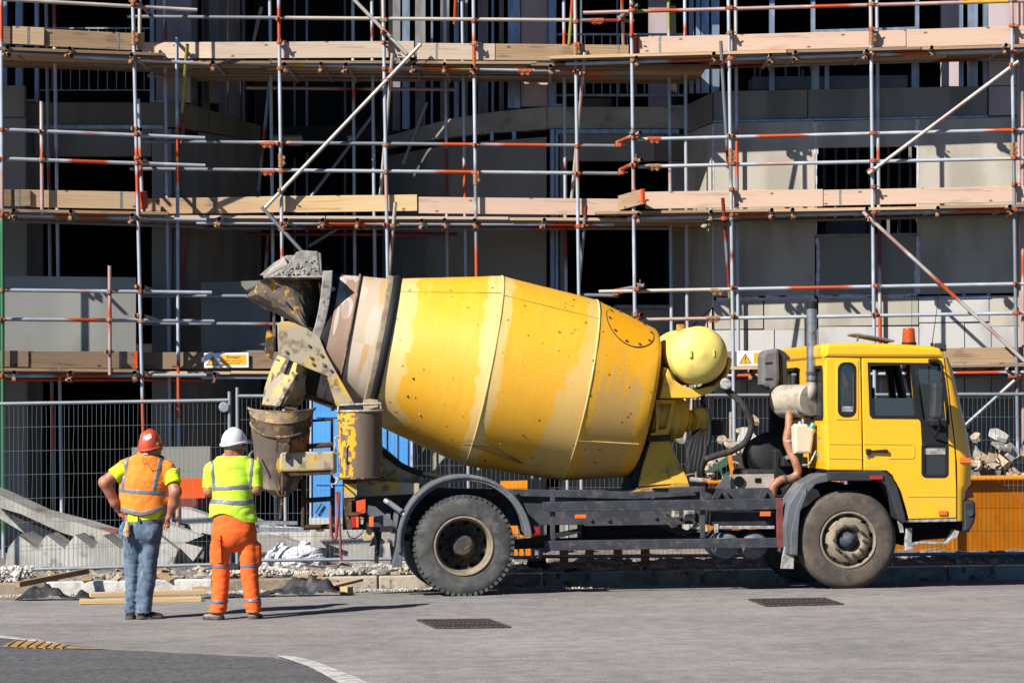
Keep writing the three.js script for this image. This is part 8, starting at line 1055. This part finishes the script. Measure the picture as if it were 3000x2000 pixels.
  plank(50, 1712, 254, 1672, 0.07, 0.16, 0.07, 0.06, M.woods[2], 'brown timber batten lying slanted over the kerb at left'); plank(232, 1762, 588, 1754, 0.025, 0.02, 0.14, 0.045, M.woodFresh, 'lower fresh plank lying in the gutter behind the jeans'); plank(262, 1742, 600, 1733, 0.06, 0.055, 0.14, 0.045, M.woodFresh, 'upper fresh plank stacked in the gutter behind the jeans'); plank(570, 1722, 630, 1724, 0.02, 0.02, 0.1, 0.03, M.woods[2], 'short plank end beside the left orange trouser leg'); plank(970, 1718, 1052, 1698, 0.03, 0.06, 0.1, 0.03, M.woods[0], 'short plank leaning by the black sheet near the rear wheel'); plank(868, 1686, 925, 1688, 0.06, 0.06, 0.06, 0.03, M.woods[2], 'small timber offcut on the gravel left of the rear wheel'); plank(1004, 1730, 1026, 1731, 0.03, 0.03, 0.09, 0.09, M.woods[0], 'square timber block in the gutter left of the rear wheel'); plank(0, 1752, 90, 1750, 0.01, 0.01, 0.05, 0.02, M.woods[2], 'thin lath lying at the left edge of the gutter'); plank(925, 1700, 990, 1702, 0.05, 0.05, 0.05, 0.015, M.woodOld, 'old lath lying on the gravel behind the black sheet');
  const sheet = (x0, y0, x1, y1, zA, zB, hgt, seed, label) => { const a = onY(x0, y0, -0.03), b = onY(x1, y1, -0.03), n = 46, m = 16, pos = [], idx = [], uv = [], Rs = rng(seed); const d = b.clone().sub(a); for (let i = 0; i <= n; i++) for (let j = 0; j <= m; j++) { const u = i / n, v = j / m; const e = Math.sin(u * Math.PI) ** 0.5 * (0.25 + 0.75 * Math.sin(v * Math.PI)); const h = hgt * e * (0.15 + 1.5 * Math.max(0, fb(u * 0.9 + seed, v * 0.6, 6, 4, 2, seed) - 0.3)) + 0.006; const w = 0.5 * (0.7 + 0.5 * fb(u, 0.3, 8, 3, 2, seed + 3)); const p = a.clone().addScaledVector(d, u); p.z -= (v - 0.15) * w; p.y = groundY(-p.z) + h; pos.push(p.x, p.y, p.z); uv.push(u * d.length(), v * w); if (i && j) { const q = i * (m + 1) + j; idx.push(q - m - 2, q - 1, q, q - m - 2, q, q - m - 1); } } let g = new THREE.BufferGeometry(); g.setAttribute('position', new THREE.Float32BufferAttribute(pos, 3)); g.setAttribute('uv', new THREE.Float32BufferAttribute(uv, 2)); g.setIndex(idx.map((_, i) => idx[i - i % 3 + [0, 1, 2][i % 3]])); g.computeVertexNormals(); const s = M.sheetBlack.clone(); s.side = THREE.DoubleSide; top('plastic_sheet', g, s, label, 'plastic sheet'); };
  sheet(45, 1768, 265, 1764, 0, 0, 0.2, 3, 'crumpled black plastic sheet in the gutter at left'); sheet(755, 1752, 1030, 1750, 0, 0, 0.3, 9, 'crumpled black plastic sheet beside the right orange trouser leg'); sheet(590, 1762, 800, 1756, 0, 0, 0.05, 14, 'flat black plastic strip in the gutter behind the orange trousers');
  { const f = field([[V(-0.12, 0.03, 0), V(0.12, 0.03, 0), 0.05, 0.04]], 0.02), g = net((x, y, z) => Math.max(f(x, y, z) + fold(x * 2, y, z * 2, 0.05, 13), -y), V(-0.25, -0.02, -0.12), V(0.25, 0.14, 0.12), 0.01); const s = top('plastic_sheet', g, M.slate, 'grey crumpled sheet on the gravel left of the rear wheel', 'plastic sheet'); s.position.copy(onY(1080, 1682, 0.05)); s.scale.set(1.6, 1, 1); }
  // concrete feet under the fence joints
  for (const [x, y, z, label] of [[684, 1695, 29.2, 'dark block foot under the fence joint behind the white hat worker'], [1573, 1672, 29.3, 'dark block foot under the fence joint behind the rear wheel'], [2470, 1660, 29.4, 'block foot under the fence joint behind the cab']]) { const t = thing('ballast_block', label, 'ballast block', P(x, y, z).setY(0.04)); part('block', rbox(0.22, 0.12, 0.62, 0.025, 0, 0.06, 0), M.chassisDark, t); for (const s of [-0.045, 0.045]) part('clamp_tube', rod(V(s, 0.1, 0), V(s, 0.3, 0), 0.024, 8), M.galv, t); }
  // gravel, chips and grit: too many to count
  { const g0 = new THREE.IcosahedronGeometry(1, 0), make = (n, mat, label, f, cat = 'gravel') => { const im = new THREE.InstancedMesh(uvBox(g0.clone()), mat, n), o = new THREE.Object3D(); for (let i = 0; i < n; i++) { const [p, s] = f(); o.position.copy(p); o.rotation.set(R() * 6, R() * 6, R() * 6); o.scale.set(s * (0.7 + R() * 0.6), s * (0.5 + R() * 0.5), s * (0.7 + R() * 0.6)); o.updateMatrix(); im.setMatrixAt(i, o.matrix); } im.name = numbered(cat); shade(im); scene.add(im); tag(im, label, cat, null, 'stuff'); };
    const behind = (x0, x1, d0, d1) => { const x = x0 + R() * (x1 - x0), k = kerbZ(x), z = k + d0 + R() * (d1 - d0); return V(x, KERB_TOP + 0.02 + R() * 0.02, -z); };
    for (let i = 0; i < 5; i++) make(1100, M.stones[i], ['pale', 'grey', 'white', 'dark', 'brown'][i] + ' gravel and stone chips scattered behind the kerb', () => [behind(-7, 7, 0.1, 1.8), 0.006 + R() * R() * R() * 0.055]);
    make(1800, M.stones[2], 'heap of white stone chips behind the kerb between the workers', () => { const x = -3.35 + R() * 1.0, q = 1 - Math.abs(x + 2.85) / 0.55; return [V(x, KERB_TOP + 0.02 + R() * 0.09 * Math.max(0.1, q), -(kerbZ(x) + 0.25 + R() * 0.35)), 0.006 + R() * R() * 0.026]; });
    make(2200, M.stones[0], 'heap of pale gravel left of the rear wheel', () => { const x = -2.4 + R() * 1.5, q = Math.max(0.1, 1 - Math.abs(x + 1.5) / 0.8); return [V(x, KERB_TOP + 0.01 + R() * 0.1 * q, -(kerbZ(x) + 0.1 + R() * 0.5)), 0.006 + R() * R() * 0.028]; });
    make(700, M.stones[2], 'white rubble at the far left behind the kerb', () => { const x = -5.9 + R() * 0.5; return [V(x, KERB_TOP + R() * 0.16, -(kerbZ(x) + 0.1 + R() * 0.4)), 0.006 + R() * R() * 0.04]; });
    make(2600, M.stones[0], 'grit and crumbs gathered in the gutter', () => { const x = -7 + R() * 9, z = kerbZ(x) - 0.02 - R() * R() * 1.5; return [V(x, groundY(z) + 0.004, -z), 0.005 + R() * R() * 0.018]; }, 'grit');
    make(1500, M.stones[1], 'loose grit scattered over the road', () => { const x = -6 + R() * 12, z = 16 + R() * 11.5; return [V(x, groundY(z) + 0.003, -z), 0.0025 + R() * R() * 0.006]; }, 'grit');
    const scrap = (n, mat, label) => { const im = new THREE.InstancedMesh(uvBox(new THREE.BoxGeometry(1, 1, 1)), mat, n), o = new THREE.Object3D(); for (let i = 0; i < n; i++) { o.position.copy(behind(-6.5, 2, 0.05, 1.1)); o.rotation.set((R() - 0.5) * 0.7, R() * 6, (R() - 0.5) * 0.7); o.scale.set(0.04 + R() * R() * 0.32, 0.008 + R() * 0.02, 0.03 + R() * 0.08); o.updateMatrix(); im.setMatrixAt(i, o.matrix); } im.name = numbered('debris'); shade(im); scene.add(im); tag(im, label, 'debris', null, 'stuff'); };
    scrap(70, M.woods[2], 'small brown timber scraps strewn behind the kerb'); scrap(60, M.plaster, 'broken tan board scraps strewn behind the kerb'); scrap(50, M.concretePale, 'pale flat concrete scraps strewn behind the kerb'); scrap(25, M.sheetBlack, 'torn black sheet scraps strewn behind the kerb');
    make(160, M.stones[4], 'brown broken bricks and stones behind the kerb', () => [behind(-5, 7, 0.3, 1.5), 0.03 + R() * 0.06], 'stones'); }
}

renderer.render(scene, camera);
